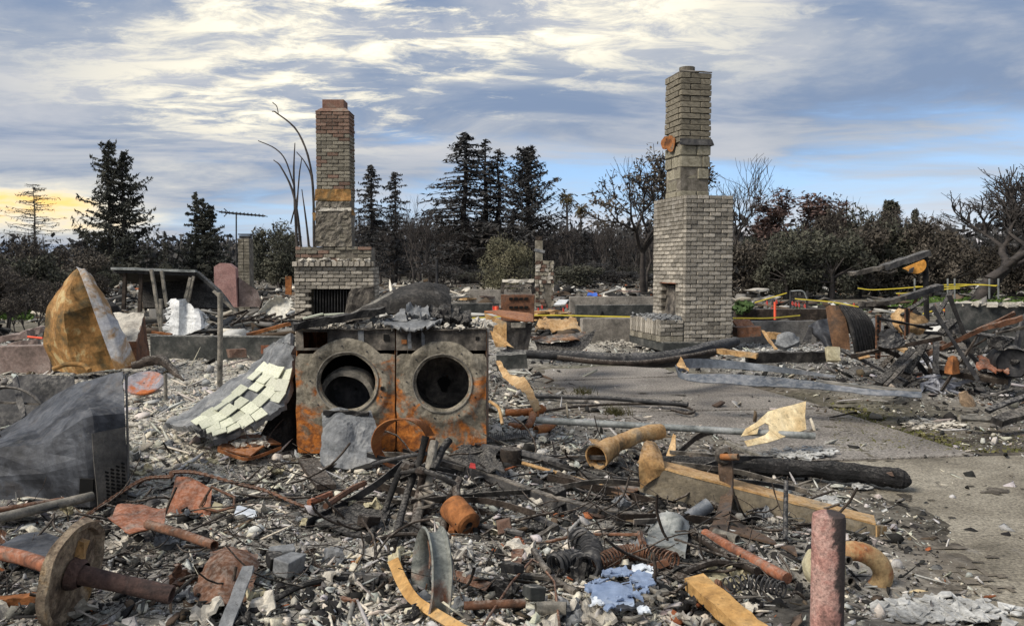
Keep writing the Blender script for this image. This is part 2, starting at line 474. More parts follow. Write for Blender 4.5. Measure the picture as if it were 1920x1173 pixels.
class MB:
    def __init__(s):
        s.v = []; s.f = []

    def add(s, v, f):
        n = len(s.v)
        s.v += [Vector(p) for p in v]
        s.f += [tuple(i + n for i in q) for q in f]
        return s

    def box(s, c, d, rot=None, jit=0):
        R = rot if isinstance(rot, Matrix) else (Euler(rot).to_matrix() if rot else Matrix.Identity(3))
        c = Vector(c)
        vs = []
        for x in (-.5, .5):
            for y in (-.5, .5):
                for z in (-.5, .5):
                    q = Vector((x * d[0], y * d[1], z * d[2]))
                    if jit: q += Vector((random.uniform(-jit, jit), random.uniform(-jit, jit), random.uniform(-jit, jit)))
                    vs.append(c + R @ q)
        return s.add(vs, [(0, 1, 3, 2), (4, 6, 7, 5), (0, 4, 5, 1), (2, 3, 7, 6), (0, 2, 6, 4), (1, 5, 7, 3)])

    def beam(s, p0, p1, w, h, up=(0, 0, 1), seg=1, jit=0):
        p0, p1 = Vector(p0), Vector(p1)
        d = (p1 - p0).normalized()
        sx = d.cross(Vector(up)).normalized()
        u = sx.cross(d).normalized()
        rings = []
        for i in range(seg + 1):
            c = p0.lerp(p1, i / seg)
            rr = []
            for a, b in ((-1, -1), (1, -1), (1, 1), (-1, 1)):
                j = Vector((random.uniform(-jit, jit), random.uniform(-jit, jit), random.uniform(-jit, jit))) if jit else Vector()
                rr.append(c + sx * (a * w / 2) + u * (b * h / 2) + j)
            rings += rr
        fs = []
        for i in range(seg):
            for k in range(4):
                a = i * 4 + k; b = i * 4 + (k + 1) % 4
                fs.append((a, b, b + 4, a + 4))
        fs.append((3, 2, 1, 0)); n = seg * 4
        fs.append((n, n + 1, n + 2, n + 3))
        return s.add(rings, fs)

    def tube(s, pts, r, n=10, hollow=0, closed=False, jit=0, flat=1.0):
        pts = [Vector(p) for p in pts]
        m = len(pts)
        rs = r if isinstance(r, (list, tuple)) else [r] * m
        t0 = None; rings = []
        for i in range(m):
            if closed:
                t = (pts[(i + 1) % m] - pts[i - 1]).normalized()
            else:
                t = (pts[min(i + 1, m - 1)] - pts[max(i - 1, 0)]).normalized()
            if t0 is None:
                a = Vector((0, 0, 1)) if abs(t.z) < .9 else Vector((1, 0, 0))
                u = t.cross(a).normalized()
            else:
                u = (u - t * u.dot(t)).normalized()
            t0 = t
            w = t.cross(u)
            for k in range(n):
                q = 2 * math.pi * k / n
                rr = rs[i] * (1 + random.uniform(-jit, jit))
                rings.append(pts[i] + u * math.cos(q) * rr + w * math.sin(q) * rr * flat)
        fs = []
        for i in range(m if closed else m - 1):
            for k in range(n):
                a = i * n + k; b = i * n + (k + 1) % n
                j = ((i + 1) % m) * n
                fs.append((a, b, j + (k + 1) % n, j + k))
        if not closed:
            if hollow:
                # inner wall at both ends, closed deep inside
                base = len(rings)
                for e, (i, q) in enumerate(((0, 1), (m - 1, m - 2))):
                    d = (pts[q] - pts[i]).normalized() * rs[i] * 2.5
                    b0 = len(rings)
                    for k in range(n):
                        rings.append(pts[i] + (rings[i * n + k] - pts[i]) * (1 - hollow))
                    for k in range(n):
                        rings.append(rings[b0 + k] + d)
                    for k in range(n):
                        k2 = (k + 1) % n
                        fs.append((i * n + k, i * n + k2, b0 + k2, b0 + k))
                        fs.append((b0 + k, b0 + k2, b0 + n + k2, b0 + n + k))
                    fs.append(tuple(b0 + n + k for k in range(n)))
            else:
                fs.append(tuple(range(n - 1, -1, -1)))
                fs.append(tuple(range((m - 1) * n, m * n)))
        return s.add(rings, fs)

    def lathe(s, prof, o, ax, n=24, closed=False):
        o = Vector(o); ax = Vector(ax).normalized()
        a = Vector((0, 0, 1)) if abs(ax.z) < .9 else Vector((1, 0, 0))
        u = ax.cross(a).normalized(); w = ax.cross(u)
        vs = []
        for r, t in prof:
            for k in range(n):
                q = 2 * math.pi * k / n
                vs.append(o + ax * t + (u * math.cos(q) + w * math.sin(q)) * max(r, .0005))
        fs = []
        m = len(prof)
        for i in range(m if closed else m - 1):
            for k in range(n):
                k2 = (k + 1) % n; j = (i + 1) % m
                fs.append((i * n + k, i * n + k2, j * n + k2, j * n + k))
        return s.add(vs, fs)

    def plate(s, pts, th):
        pts = [Vector(p) for p in pts]
        c = sum(pts, Vector()) / len(pts)
        nn = Vector()
        for i in range(len(pts)):
            nn += (pts[i] - c).cross(pts[(i + 1) % len(pts)] - c)
        nn.normalize()
        n = len(pts)
        vs = [p + nn * th / 2 for p in pts] + [p - nn * th / 2 for p in pts]
        fs = [tuple(range(n)), tuple(range(2 * n - 1, n - 1, -1))]
        for i in range(n):
            j = (i + 1) % n
            fs.append((i, i + n, j + n, j))
        return s.add(vs, fs)

    def surf(s, rows, nu=14, nv=14, bump=.0, ns=4.0, th=.004, seed=0, rag=0, sharp=False, ridge=0):
        """smooth sheet through a control grid of points, with crumple and thickness"""
        rows = [[Vector(p) for p in r] for r in rows]

        def cr(ps, t):
            m = len(ps) - 1
            x = t * m; i = min(int(x), m - 1); f = x - i
            p1, p2 = ps[i], ps[i + 1]
            if sharp: return p1.lerp(p2, f)
            p0 = ps[i - 1] if i > 0 else p1 * 2 - p2
            p3 = ps[i + 2] if i + 2 <= m else p2 * 2 - p1
            return .5 * ((2 * p1) + (p2 - p0) * f + (2 * p0 - 5 * p1 + 4 * p2 - p3) * f * f + (3 * p1 - p0 - 3 * p2 + p3) * f ** 3)
        g = []
        for i in range(nu + 1):
            line = [cr(r, i / nu) for r in rows]
            g.append([cr(line, j / nv) for j in range(nv + 1)])
        sd_ = Vector((seed * 7.3, seed * 3.1, seed * 1.7))
        N = [[None] * (nv + 1) for _ in range(nu + 1)]
        for i in range(nu + 1):
            for j in range(nv + 1):
                du = g[min(i + 1, nu)][j] - g[max(i - 1, 0)][j]
                dv = g[i][min(j + 1, nv)] - g[i][max(j - 1, 0)]
                q = du.cross(dv)
                N[i][j] = q.normalized() if q.length > 1e-9 else Vector((0, 0, 1))
        top = []; bot = []
        for i in range(nu + 1):
            for j in range(nv + 1):
                p = g[i][j]
                d = 0
                if bump:
                    d = bump * (noise.noise(p * ns + sd_) + .5 * noise.noise(p * ns * 2.3 + sd_) + .35 * abs(noise.noise(p * ns * 4.7 + sd_)))
                if ridge:
                    d -= ridge * (abs(noise.noise(p * ns * .8 + sd_)) + .6 * abs(noise.noise(p * ns * 1.9 + sd_)))
                q = p + N[i][j] * d
                if rag and (i in (0, nu) or j in (0, nv)):
                    q += Vector((random.uniform(-rag, rag), random.uniform(-rag, rag), random.uniform(-rag, rag)))
                top.append(q + N[i][j] * th / 2); bot.append(q - N[i][j] * th / 2)
        m = nv + 1; T = len(top)
        fs = []
        for i in range(nu):
            for j in range(nv):
                a = i * m + j
                fs.append((a, a + m, a + m + 1, a + 1))
                fs.append((T + a, T + a + 1, T + a + m + 1, T + a + m))
        for i in range(nu):
            for j in (0, nv):
                a = i * m + j; b = a + m
                fs.append((a, b, b + T, a + T) if j == nv else (b, a, a + T, b + T))
        for j in range(nv):
            for i in (0, nu):
                a = i * m + j; b = a + 1
                fs.append((b, a, a + T, b + T) if i == nu else (a, b, b + T, a + T))
        return s.add(top + bot, fs)

    def build(s, name, m, parent=None, smooth=False, bev=0, label=None, cat=None, group=None, kind=None, local=False, dent=0):
        vs = s.v
        if dent:
            vs = [p + Vector((noise.noise(p * 9), noise.noise(p * 9 + Vector((5, 2, 9))), noise.noise(p * 9 + Vector((1, 8, 3))))) * dent for p in vs]
        if parent is None and not local:
            lo = [min(p[i] for p in vs) for i in range(3)]; hi = [max(p[i] for p in vs) for i in range(3)]
            org = Vector(((lo[0] + hi[0]) / 2, (lo[1] + hi[1]) / 2, lo[2]))
        elif local:
            org = Vector()
        else:
            q = parent
            while q not in ORG: q = q.parent
            org = ORG[q]
        me = bpy.data.meshes.new(name)
        me.from_pydata([tuple(p - org) for p in vs], [], s.f)
        if smooth:
            me.polygons.foreach_set('use_smooth', [True] * len(me.polygons))
        o = link(name, me, m, parent)
        if parent is None and not local:
            o.location = org
            ORG[o] = org
        if smooth is True:
            try:
                me.set_sharp_from_angle(angle=math.radians(45))
            except Exception:
                pass
        if bev:
            b = o.modifiers.new('bevel', 'BEVEL'); b.width = bev; b.segments = 2; b.limit_method = 'ANGLE'
        tag(o, label, cat, group, kind)
        return o


def curve(pts, n=8):
    """Catmull-Rom through points"""
    pts = [Vector(p) for p in pts]
    out = []
    m = len(pts) - 1
    for i in range(m):
        p1, p2 = pts[i], pts[i + 1]
        p0 = pts[i - 1] if i else p1 * 2 - p2
        p3 = pts[i + 2] if i + 2 <= m else p2 * 2 - p1
        for k in range(n):
            f = k / n
            out.append(.5 * ((2 * p1) + (p2 - p0) * f + (2 * p0 - 5 * p1 + 4 * p2 - p3) * f * f + (3 * p1 - p0 - 3 * p2 + p3) * f ** 3))
    out.append(pts[-1])
    return out


def rod(name, label, cat, m, pts, r, z=.08, n=10, hollow=0, cv=0, group=None, parent=None, jit=0, wob=0):
    P = [PT(p, z) for p in pts]
    if cv: P = curve(P, cv)
    if wob:
        P = [p + Vector((noise.noise(p * 6), noise.noise(p * 6 + Vector((3, 3, 3))), noise.noise(p * 6 + Vector((7, 1, 4))))) * wob for p in P]
    rr = r
    if isinstance(r, (list, tuple)) and len(r) != len(P):
        rr = [float(np.interp(i / (len(P) - 1), np.linspace(0, 1, len(r)), r)) for i in range(len(P))]
    return MB().tube(P, rr, n, hollow, jit=jit).build(name, m, parent, True, label=label, cat=cat, group=group)


def plank(name, label, cat, m, a, b, w, h, z=.08, up=(0, 0, 1), seg=8, jit=.004, group=None, parent=None, bev=0):
    return MB().beam(PT(a, z), PT(b, z), w, h, up, seg, jit).build(name, m, parent, False, bev=bev, label=label, cat=cat, group=group)


def sheet(name, label, cat, m, rows, bump=.01, ns=5, th=.004, nu=16, nv=16, z=.08, group=None, parent=None, rag=0, seed=None, smooth=True):
    R = [[PT(p, z) for p in r] for r in rows]
    return MB().surf(R, nu, nv, bump, ns, th, seed if seed is not None else random.random() * 9, rag).build(name, m, parent, smooth, label=label, cat=cat, group=group)

# ------------------------------------------------------------------ terrain
def vhash(ix, iy, s):
    h = (ix * 374761393 + iy * 668265263 + s * 1274126177) & 0xffffffff
    h = ((h ^ (h >> 13)) * 1274126177) & 0xffffffff
    return ((h ^ (h >> 16)) & 0xffff) / 65535.0


def vnoise(x, y, s=0):
    ix = np.floor(x).astype(np.int64); iy = np.floor(y).astype(np.int64)
    fx = x - ix; fy = y - iy
    fx = fx * fx * (3 - 2 * fx); fy = fy * fy * (3 - 2 * fy)
    a = vhash(ix, iy, s); b = vhash(ix + 1, iy, s); c = vhash(ix, iy + 1, s); d = vhash(ix + 1, iy + 1, s)
    return (a + (b - a) * fx) * (1 - fy) + (c + (d - c) * fx) * fy


def fbm(x, y, s=0, o=4):
    r = 0; a = .5; t = 0
    for i in range(o):
        r = r + a * vnoise(x * 2 ** i, y * 2 ** i, s + i); t += a; a *= .55
    return r / t


def pip(poly, x, y):
    ins = np.zeros(x.shape, bool)
    n = len(poly)
    for i in range(n):
        x1, y1 = poly[i]; x2, y2 = poly[(i + 1) % n]
        c = ((y1 > y) != (y2 > y)) & (x < (x2 - x1) * (y - y1) / (y2 - y1 + 1e-9) + x1)
        ins ^= c
    return ins


def world_poly(p):
    return [tuple(G(a, b, 0)[:2]) for a, b in p]


DRIVE = world_poly([(985, 690), (1250, 683), (1330, 702), (1545, 742), (1700, 795), (1835, 852), (1920, 848), (2500, 840), (2900, 1300),
                    (1730, 1300), (1655, 1150), (1625, 1040), (1585, 950), (1500, 905), (1430, 872), (1330, 818), (1060, 775)])
DIRT = world_poly([(1330, 700), (1500, 735), (1560, 740), (1740, 770), (2500, 800), (2500, 850), (1835, 852), (1545, 745)])
DIRT2 = world_poly([(985, 690), (1060, 775), (1330, 818), (1430, 872), (1500, 905), (1585, 950), (1640, 1060), (1520, 1010), (1230, 880), (1000, 800)])

BITS = world_poly([(1500, 905), (1640, 930), (1800, 1010), (1880, 1110), (1800, 1200), (1640, 1200), (1560, 1000)])


def dens(x, y):
    jx = (fbm(x * 3, y * 3, 5) - .5) * .7; jy = (fbm(x * 3, y * 3, 15) - .5) * .9
    d = np.ones(x.shape)
    d[pip(DIRT2, x + jx, y + jy)] = .45
    d[pip(DIRT, x + jx, y + jy)] = .35
    iv = pip(DRIVE, x + jx * .9, y + jy * .9)
    d[iv] = np.where(fbm(x * 2.2, y * 2.2, 44) > .53, .20, .045)[iv]
    d[iv & pip(BITS, x + jx, y + jy)] = .38
    d = np.where(y > 15.5, d * .5, d)
    return d


GX0, GX1, GY0, GY1, GR = -13.0, 15.0, 2.2, 19.0, .06
gx = np.arange(GX0, GX1 + GR, GR); gy = np.arange(GY0, GY1 + GR, GR)
XX, YY = np.meshgrid(gx, gy, indexing='ij')
DD = dens(XX, YY)


def blur(a, r):
    for ax in (0, 1):
        k = 2 * r + 1
        p = np.pad(a, [(r, r) if i == ax else (0, 0) for i in (0, 1)], mode='edge')
        c = np.cumsum(p, axis=ax)
        c = np.concatenate([np.zeros_like(np.take(c, [0], axis=ax)), c], axis=ax)
        a = (np.take(c, range(k, c.shape[ax]), axis=ax) - np.take(c, range(0, c.shape[ax] - k), axis=ax)) / k
    return a


DB = blur(blur(np.clip(DD, 0, 1), 3), 2)
edge = np.clip((XX - GX0) / 3, 0, 1) * np.clip((GX1 - XX) / 3, 0, 1) * np.clip((GY1 - YY) / 3, 0, 1)
HH = DB * (.015 + .13 * (fbm(XX * .9, YY * .9, 3, 3) - .25) + .06 * (fbm(XX * 4, YY * 4, 9, 4) - .4)) + .012
HH = np.where(DB < .2, np.minimum(HH, .008), HH)
HH = HH * edge


def Hh(x, y):
    """ground height at numpy arrays"""
    fx = np.clip((np.asarray(x) - GX0) / GR, 0, len(gx) - 1.001); fy = np.clip((np.asarray(y) - GY0) / GR, 0, len(gy) - 1.001)
    i = fx.astype(int); j = fy.astype(int); a = fx - i; b = fy - j
    return (HH[i, j] * (1 - a) + HH[i + 1, j] * a) * (1 - b) + (HH[i, j + 1] * (1 - a) + HH[i + 1, j + 1] * a) * b


def build_ground():
    ex = np.cumsum(np.geomspace(.3, 160, 24))
    xs = np.concatenate([GX0 - ex[::-1], gx, GX1 + ex]); ys = np.concatenate([GY0 - ex[::-1], gy, GY1 + ex])
    X, Y = np.meshgrid(xs, ys, indexing='ij')
    Z = np.zeros_like(X); Am = np.full_like(X, .35)
    k = len(ex)
    Z[k:k + len(gx), k:k + len(gy)] = HH
    Am[k:k + len(gx), k:k + len(gy)] = .35 + (np.clip(DB * 1.2, 0, 1) - .35) * edge
    V = np.stack([X, Y, Z], -1).reshape(-1, 3)
    n, m = X.shape
    I = np.arange(n * m).reshape(n, m)
    Fq = np.stack([I[:-1, :-1], I[1:, :-1], I[1:, 1:], I[:-1, 1:]], -1).reshape(-1, 4)
    me = np_mesh('ground', V, Fq, True, attr=('ash', Am.ravel()))
    px, py = proj(X.ravel(), np.maximum(Y.ravel(), 1.0), np.zeros(X.size))
    z_ = zone(px, py); a = me.attributes.new('pale', 'FLOAT', 'POINT'); a.data.foreach_set('value', np.clip((z_[:, 0] * 1.5 + z_[:, 1] * .6 - .25), 0, 1).astype(np.float32))
    tag(link('ground', me, 'ground'), kind='structure')



# driveway: slabs of exposed aggregate and a paler slab in front, joints open between them
drive = thing('driveway', None, None, (0, 0, 0)); drive['kind'] = 'structure'


def slab(poly, m, top=.02, gap=.028):
    P = [G(a, b, top) for a, b in poly]
    c = sum(P, Vector()) / len(P)
    P = [p + (c - p).normalized() * gap for p in P]
    n = len(P)
    bm_ = MB().add(P + [p - Vector((0, 0, .1)) for p in P], [tuple(range(n)), tuple(range(2 * n - 1, n - 1, -1))] + [(i, i + n, (i + 1) % n + n, (i + 1) % n) for i in range(n)])
    o = bm_.build('slab', m, drive, bev=.006)
    return o


slab([(1330, 702), (1250, 683), (960, 688), (950, 716)], 'aggregate')
slab([(1560, 764), (1330, 703), (950, 717), (940, 775)], 'aggregate')
slab([(1835, 852), (1560, 765), (940, 776), (900, 880), (1584, 861)], 'aggregate', .024)
slab([(2900, 1300), (2600, 836), (1838, 853), (1585, 863), (1240, 890), (1100, 1300)], 'slab_light', .02)


for a, b in (((1130, 709), (1331, 702)), ((1300, 769), (1561, 764.5)), ((1420, 868), (1837, 852.5))):
    MB().beam(G(a[0], a[1], .008), G(b[0], b[1], .008), .05, .016, seg=12, jit=.002).build('joint', 'joint_filler', drive)

# ------------------------------------------------------------------ rubble
PAL = np.array([lin(*c) for c in ((218, 210, 194), (196, 195, 190), (126, 123, 118), (44, 43, 42), (98, 84, 70), (150, 90, 58))])


def zone(px, py):
    n = px.shape[0]
    w = np.tile(np.array([.16, .33, .18, .24, .07, .02]), (n, 1))

    def g(cx, cy, sx, sy, t, k=1.0):
        a = np.clip(k * np.exp(-((px - cx) / sx) ** 2 - ((py - cy) / sy) ** 2), 0, 1)[:, None]
        return a, np.array(t)
    for z in (g(400, 790, 270, 185, [.66, .26, .04, .02, .02, 0], 1.7),
              g(150, 700, 200, 40, [.4, .35, .15, .05, .05, 0], 1),
              g(1000, 1170, 380, 75, [.56, .22, .09, .07, .05, .01], 1.4),
              g(1160, 940, 260, 90, [.05, .22, .24, .44, .04, .01], 1.2),
              g(1330, 1040, 160, 80, [.02, .08, .20, .62, .08, 0], 1.2),
              g(1750, 700, 300, 90, [.04, .14, .30, .40, .11, .01], 1.2),
              g(560, 960, 130, 70, [.04, .22, .34, .34, .06, 0], 1),
              g(980, 810, 70, 40, [.3, .5, .1, .08, .02, 0], 1),
              g(220, 1090, 260, 90, [.05, .22, .46, .20, .06, .01], 1),
              g(1060, 650, 70, 15, [.5, .4, .05, .05, 0, 0], 1.3),
              g(1450, 655, 90, 22, [.1, .6, .2, .08, .02, 0], 1.3)):
        a, t = z
        w = w * (1 - a) + t * a
    return w


def sample_pts(n, y0, y1, rng, wide=1.25):
    """points spread evenly as seen: log-uniform distance"""
    Y = np.exp(rng.uniform(math.log(y0), math.log(y1), n * 3))
    X = rng.uniform(-.62 * wide, .62 * wide, n * 3) * (Y + .6)
    keep = rng.uniform(0, 1, n * 3) < np.clip(dens(X, Y), 0, 1)
    return X[keep][:n], Y[keep][:n]


def rotmats(rx, ry, rz):
    cx, sx, cy, sy, cz, sz = np.cos(rx), np.sin(rx), np.cos(ry), np.sin(ry), np.cos(rz), np.sin(rz)
    R = np.empty((len(rx), 3, 3))
    R[:, 0, 0] = cz * cy; R[:, 0, 1] = cz * sy * sx - sz * cx; R[:, 0, 2] = cz * sy * cx + sz * sx
    R[:, 1, 0] = sz * cy; R[:, 1, 1] = sz * sy * sx + cz * cx; R[:, 1, 2] = sz * sy * cx - cz * sx
    R[:, 2, 0] = -sy; R[:, 2, 1] = cy * sx; R[:, 2, 2] = cy * cx
    return R


BOX = np.array([(x, y, z) for x in (-.5, .5) for y in (-.5, .5) for z in (-.5, .5)])
BQ = np.array([(0, 1, 3, 2), (4, 6, 7, 5), (0, 4, 5, 1), (2, 3, 7, 6), (0, 2, 6, 4), (1, 5, 7, 3)])


HEX = np.array([(math.cos(k * math.pi / 3), math.sin(k * math.pi / 3), z) for z in (-.5, .5) for k in range(6)]) * np.array([.55, .55, 1])
HT = np.array([(0, 1, 2), (0, 2, 3), (0, 3, 5), (3, 4, 5), (8, 7, 6), (9, 8, 6), (11, 9, 6), (11, 10, 9)] + [q for k in range(6) for q in ((k, k + 6, (k + 1) % 6), ((k + 1) % 6, k + 6, (k + 1) % 6 + 6))])


def chips(X, Y, S, rng, lift=.5, flat=.5):
    """ragged fragments: torn flakes, splinters and a few lumps, as one vertex/triangle soup"""
    n = len(X)
    typ = rng.uniform(0, 1, n)
    dims = np.stack([rng.uniform(.8, 1.7, n), rng.uniform(.5, 1.1, n), rng.uniform(.05, .16, n)], -1)
    lump = (typ > .62) & (typ < .74)
    dims[lump, 2] = rng.uniform(.4, .8, lump.sum())
    st = typ > .74
    dims[st] = np.stack([rng.uniform(2.0, 5.0, st.sum()), rng.uniform(.12, .34, st.sum()), rng.uniform(.08, .22, st.sum())], -1)
    v = HEX[None] * dims[:, None] * S[:, None, None]
    rad = np.tile(rng.uniform(.45, 1.25, (n, 6, 1)), (1, 2, 1))
    v[:, :, :2] *= rad
    # bend flakes so that edges curl up, and shift the upper face a little
    bend = rng.normal(0, .5, (n, 1)) / np.maximum(S[:, None] * dims[:, :1], 1e-4)
    v[:, :, 2] += bend * v[:, :, 0] ** 2 * np.where(st, .05, .5)[:, None]
    v[:, 6:, :2] *= np.where(lump, .6, .9)[:, None, None]
    v += rng.normal(0, .06, (n, 12, 3)) * S[:, None, None] * np.minimum(dims[:, None], 1)
    fl = np.where(st, flat * .7, flat)
    R = rotmats(rng.normal(0, 1, n) * fl, rng.normal(0, 1, n) * fl, rng.uniform(0, 6.3, n))
    v = np.einsum('nij,nkj->nki', R, v)
    Z = Hh(X, Y) + S * lift * rng.uniform(-.1, .8, n)
    v = v + np.stack([X, Y, Z], -1)[:, None]
    return v


def colours(X, Y, rng):
    px, py = proj(X, Y, np.full_like(X, .05))
    px = px + rng.normal(0, 25, len(X)); py = py + rng.normal(0, 10, len(X))
    # clumping: neighbouring fragments share a material
    q = fbm(X * 5, Y * 5, 21, 3); w = zone(px, py)
    w[:, 3] *= 1 + 9 * np.clip(q - .53, 0, 1) * 4
    w[:, :2] *= (1 + 5 * np.clip(.46 - q, 0, 1) * 4)[:, None]
    w = w / w.sum(1, keepdims=True)
    k = (np.cumsum(w, 1) < rng.uniform(0, 1, len(X))[:, None]).sum(1)
    c = PAL[np.clip(k, 0, 5)] * np.where(k < 2, rng.uniform(.62, 1.1, len(X)), rng.uniform(.6, 1.15, len(X)))[:, None] * rng.normal(1, .03, (len(X), 3))
    return np.clip(c, .008, .75), px, py


def soup(name, v, c, label, cat):
    n = len(v)
    Fq = (HT[None] + 12 * np.arange(n)[:, None, None]).reshape(-1, 3)
    me = np_mesh(name, v.reshape(-1, 3), Fq, False, col=np.repeat(c, 12, 0))
    tag(link(name, me, 'rubble'), label, cat, kind='stuff')


def build_rubble():
    rng = np.random.default_rng(5)
    X, Y = sample_pts(105000, 2.7, 17.5, rng)
    n = len(X)
    S = np.minimum(.0075 * np.exp(rng.exponential(.52, n)), .075) * np.clip(Y / 5.0, .75, 1.6)
    S = np.where(dens(X, Y) < .1, S * .45, S)
    X2, Y2 = sample_pts(17000, 2.7, 10, rng)
    S2 = np.minimum(.015 * np.exp(rng.exponential(.42, len(X2))), .075)
    S2 = np.where(dens(X2, Y2) < .2, S2 * .4, S2)
    # heap of crumbled plaster in the very front
    q = [G(rng.uniform(440, 1440), rng.uniform(1062, 1330), 0) for _ in range(3400)]
    X3 = np.array([a.x for a in q]); Y3 = np.array([a.y for a in q])
    S3 = np.minimum(.016 * np.exp(rng.exponential(.45, len(q))), .06)
    X = np.concatenate([X, X2, X3]); Y = np.concatenate([Y, Y2, Y3]); S = np.concatenate([S, S2, S3])
    v = chips(X, Y, S, rng)
    c, px, py = colours(X, Y, rng)
    a = (px < 600) & (py < 960); b = (px > 1390) & ~a; m = ~a & ~b
    soup('plaster_rubble', v[a], c[a], 'cream and white crumbled plaster rubble covering the floor beside the fallen tiles', 'rubble')
    soup('charred_debris', v[b], c[b], 'dark charred fragments scattered over the dirt beside the driveway', 'rubble')
    soup('ash_rubble', v[m], c[m], 'grey ash, flakes and burnt fragments covering the foreground', 'rubble')
    # far debris over the neighbouring lots
    n = 26000
    Y = np.exp(rng.uniform(math.log(16), math.log(80), n)); X = rng.uniform(-.7, .7, n) * Y
    q = fbm(X * .35, Y * .35, 33, 3)
    k = q > .45
    X, Y = X[k], Y[k]
    S = .05 * np.exp(rng.exponential(.7, len(X))) * np.clip(Y / 25, .8, 2); S = np.minimum(S, .6)
    v = chips(X, Y, S, rng, .4, .3)
    c = PAL[rng.choice(6, len(X), p=[.07, .12, .27, .36, .16, .02])] * rng.uniform(.5, 1.1, (len(X), 1))
    soup('lot_debris', v, c, 'scattered burnt debris across the cleared lots in the distance', 'rubble')


build_ground()
build_rubble()


# ------------------------------------------------------------------ brickwork
def brick_mesh(name, k):
    bm = bmesh.new()
    bmesh.ops.create_cube(bm, size=1)
    rr = random.Random(k)
    bmesh.ops.bevel(bm, geom=bm.edges[:], offset=.07, segments=1, affect='EDGES')
    for v in bm.verts:
        v.co += Vector((rr.uniform(-.018, .018), rr.uniform(-.03, .03), rr.uniform(-.05, .05)))
    me = bpy.data.meshes.new(name); bm.to_mesh(me); bm.free()
    return me


def brick_set(name, m, n=5):
    out = []
    for i in range(n):
        me = brick_mesh(name, i); me.materials.append(MATS[m]); out.append(me)
    return out


BR = {'pale': brick_set('brick', 'brick_pale'), 'old': brick_set('brick', 'brick_old'), 'red': brick_set('brick', 'brick_red'),
      'stone': brick_set('stack_brick', 'stack_stone'), 'block': brick_set('concrete_block', 'block_grey')}


def wall_bricks(root, name, kind, o, d, L, z0, z1, bl, ch, th=.1, joint=.012, skip=None, quoin=0, budget=None, jit=.007, ragtop=0, kinds=None):
    """courses of single bricks along local direction d from o; outward normal is d rotated by -90 degrees"""
    rr = random.Random(int(L * 1000) + int(z0 * 100))
    d = Vector((d[0], d[1], 0)).normalized(); nrm = Vector((d.y, -d.x, 0))
    ang = math.atan2(d.y, d.x)
    n = max(1, int(round((z1 - z0) / ch))); ch = (z1 - z0) / n
    out = []
    for i in range(n):
        a = 0.0
        s0 = th if (quoin and (i + quoin) % 2) else 0.0
        x = s0
        first = bl * (.5 if i % 2 else 1.0)
        w = first - s0 * .5
        while x < L - .02:
            e = min(x + w, L)
            if L - e < bl * .28: e = L
            zc = z0 + (i + .5) * ch
            xm = (x + e) / 2
            if not (skip and skip(xm, zc)) and not (ragtop and i >= n - ragtop and rr.random() < .4):
                c = Vector((o[0], o[1], 0)) + d * xm - nrm * (th / 2 - rr.uniform(-jit, jit)) + Vector((0, 0, zc))
                out.append((c, (e - x - joint, th, ch - joint), ang + rr.uniform(-.006, .006)))
            x = e; w = bl
    objs = []
    rest = []
    for q, (c, dm, an) in enumerate(out):
        if budget is not None and budget[0] <= 0:
            rest.append((c, dm, an)); continue
        if budget is not None: budget[0] -= 1
        kk = kind
        if kinds: kk = kinds(c, rr) or kind
        ob = bpy.data.objects.new(name, rr.choice(BR[kk]))
        COL.objects.link(ob)
        ob.parent = root
        ob.location = c; ob.scale = dm; ob.rotation_euler = (0, 0, an)
    if rest:
        mb = MB()
        for c, dm, an in rest:
            mb.box(c, dm, (0, 0, an), .003)
        mb.build('brickwork', 'brick_' + ('pale' if kind == 'pale' else 'old'), root, local=True, kind='stuff')


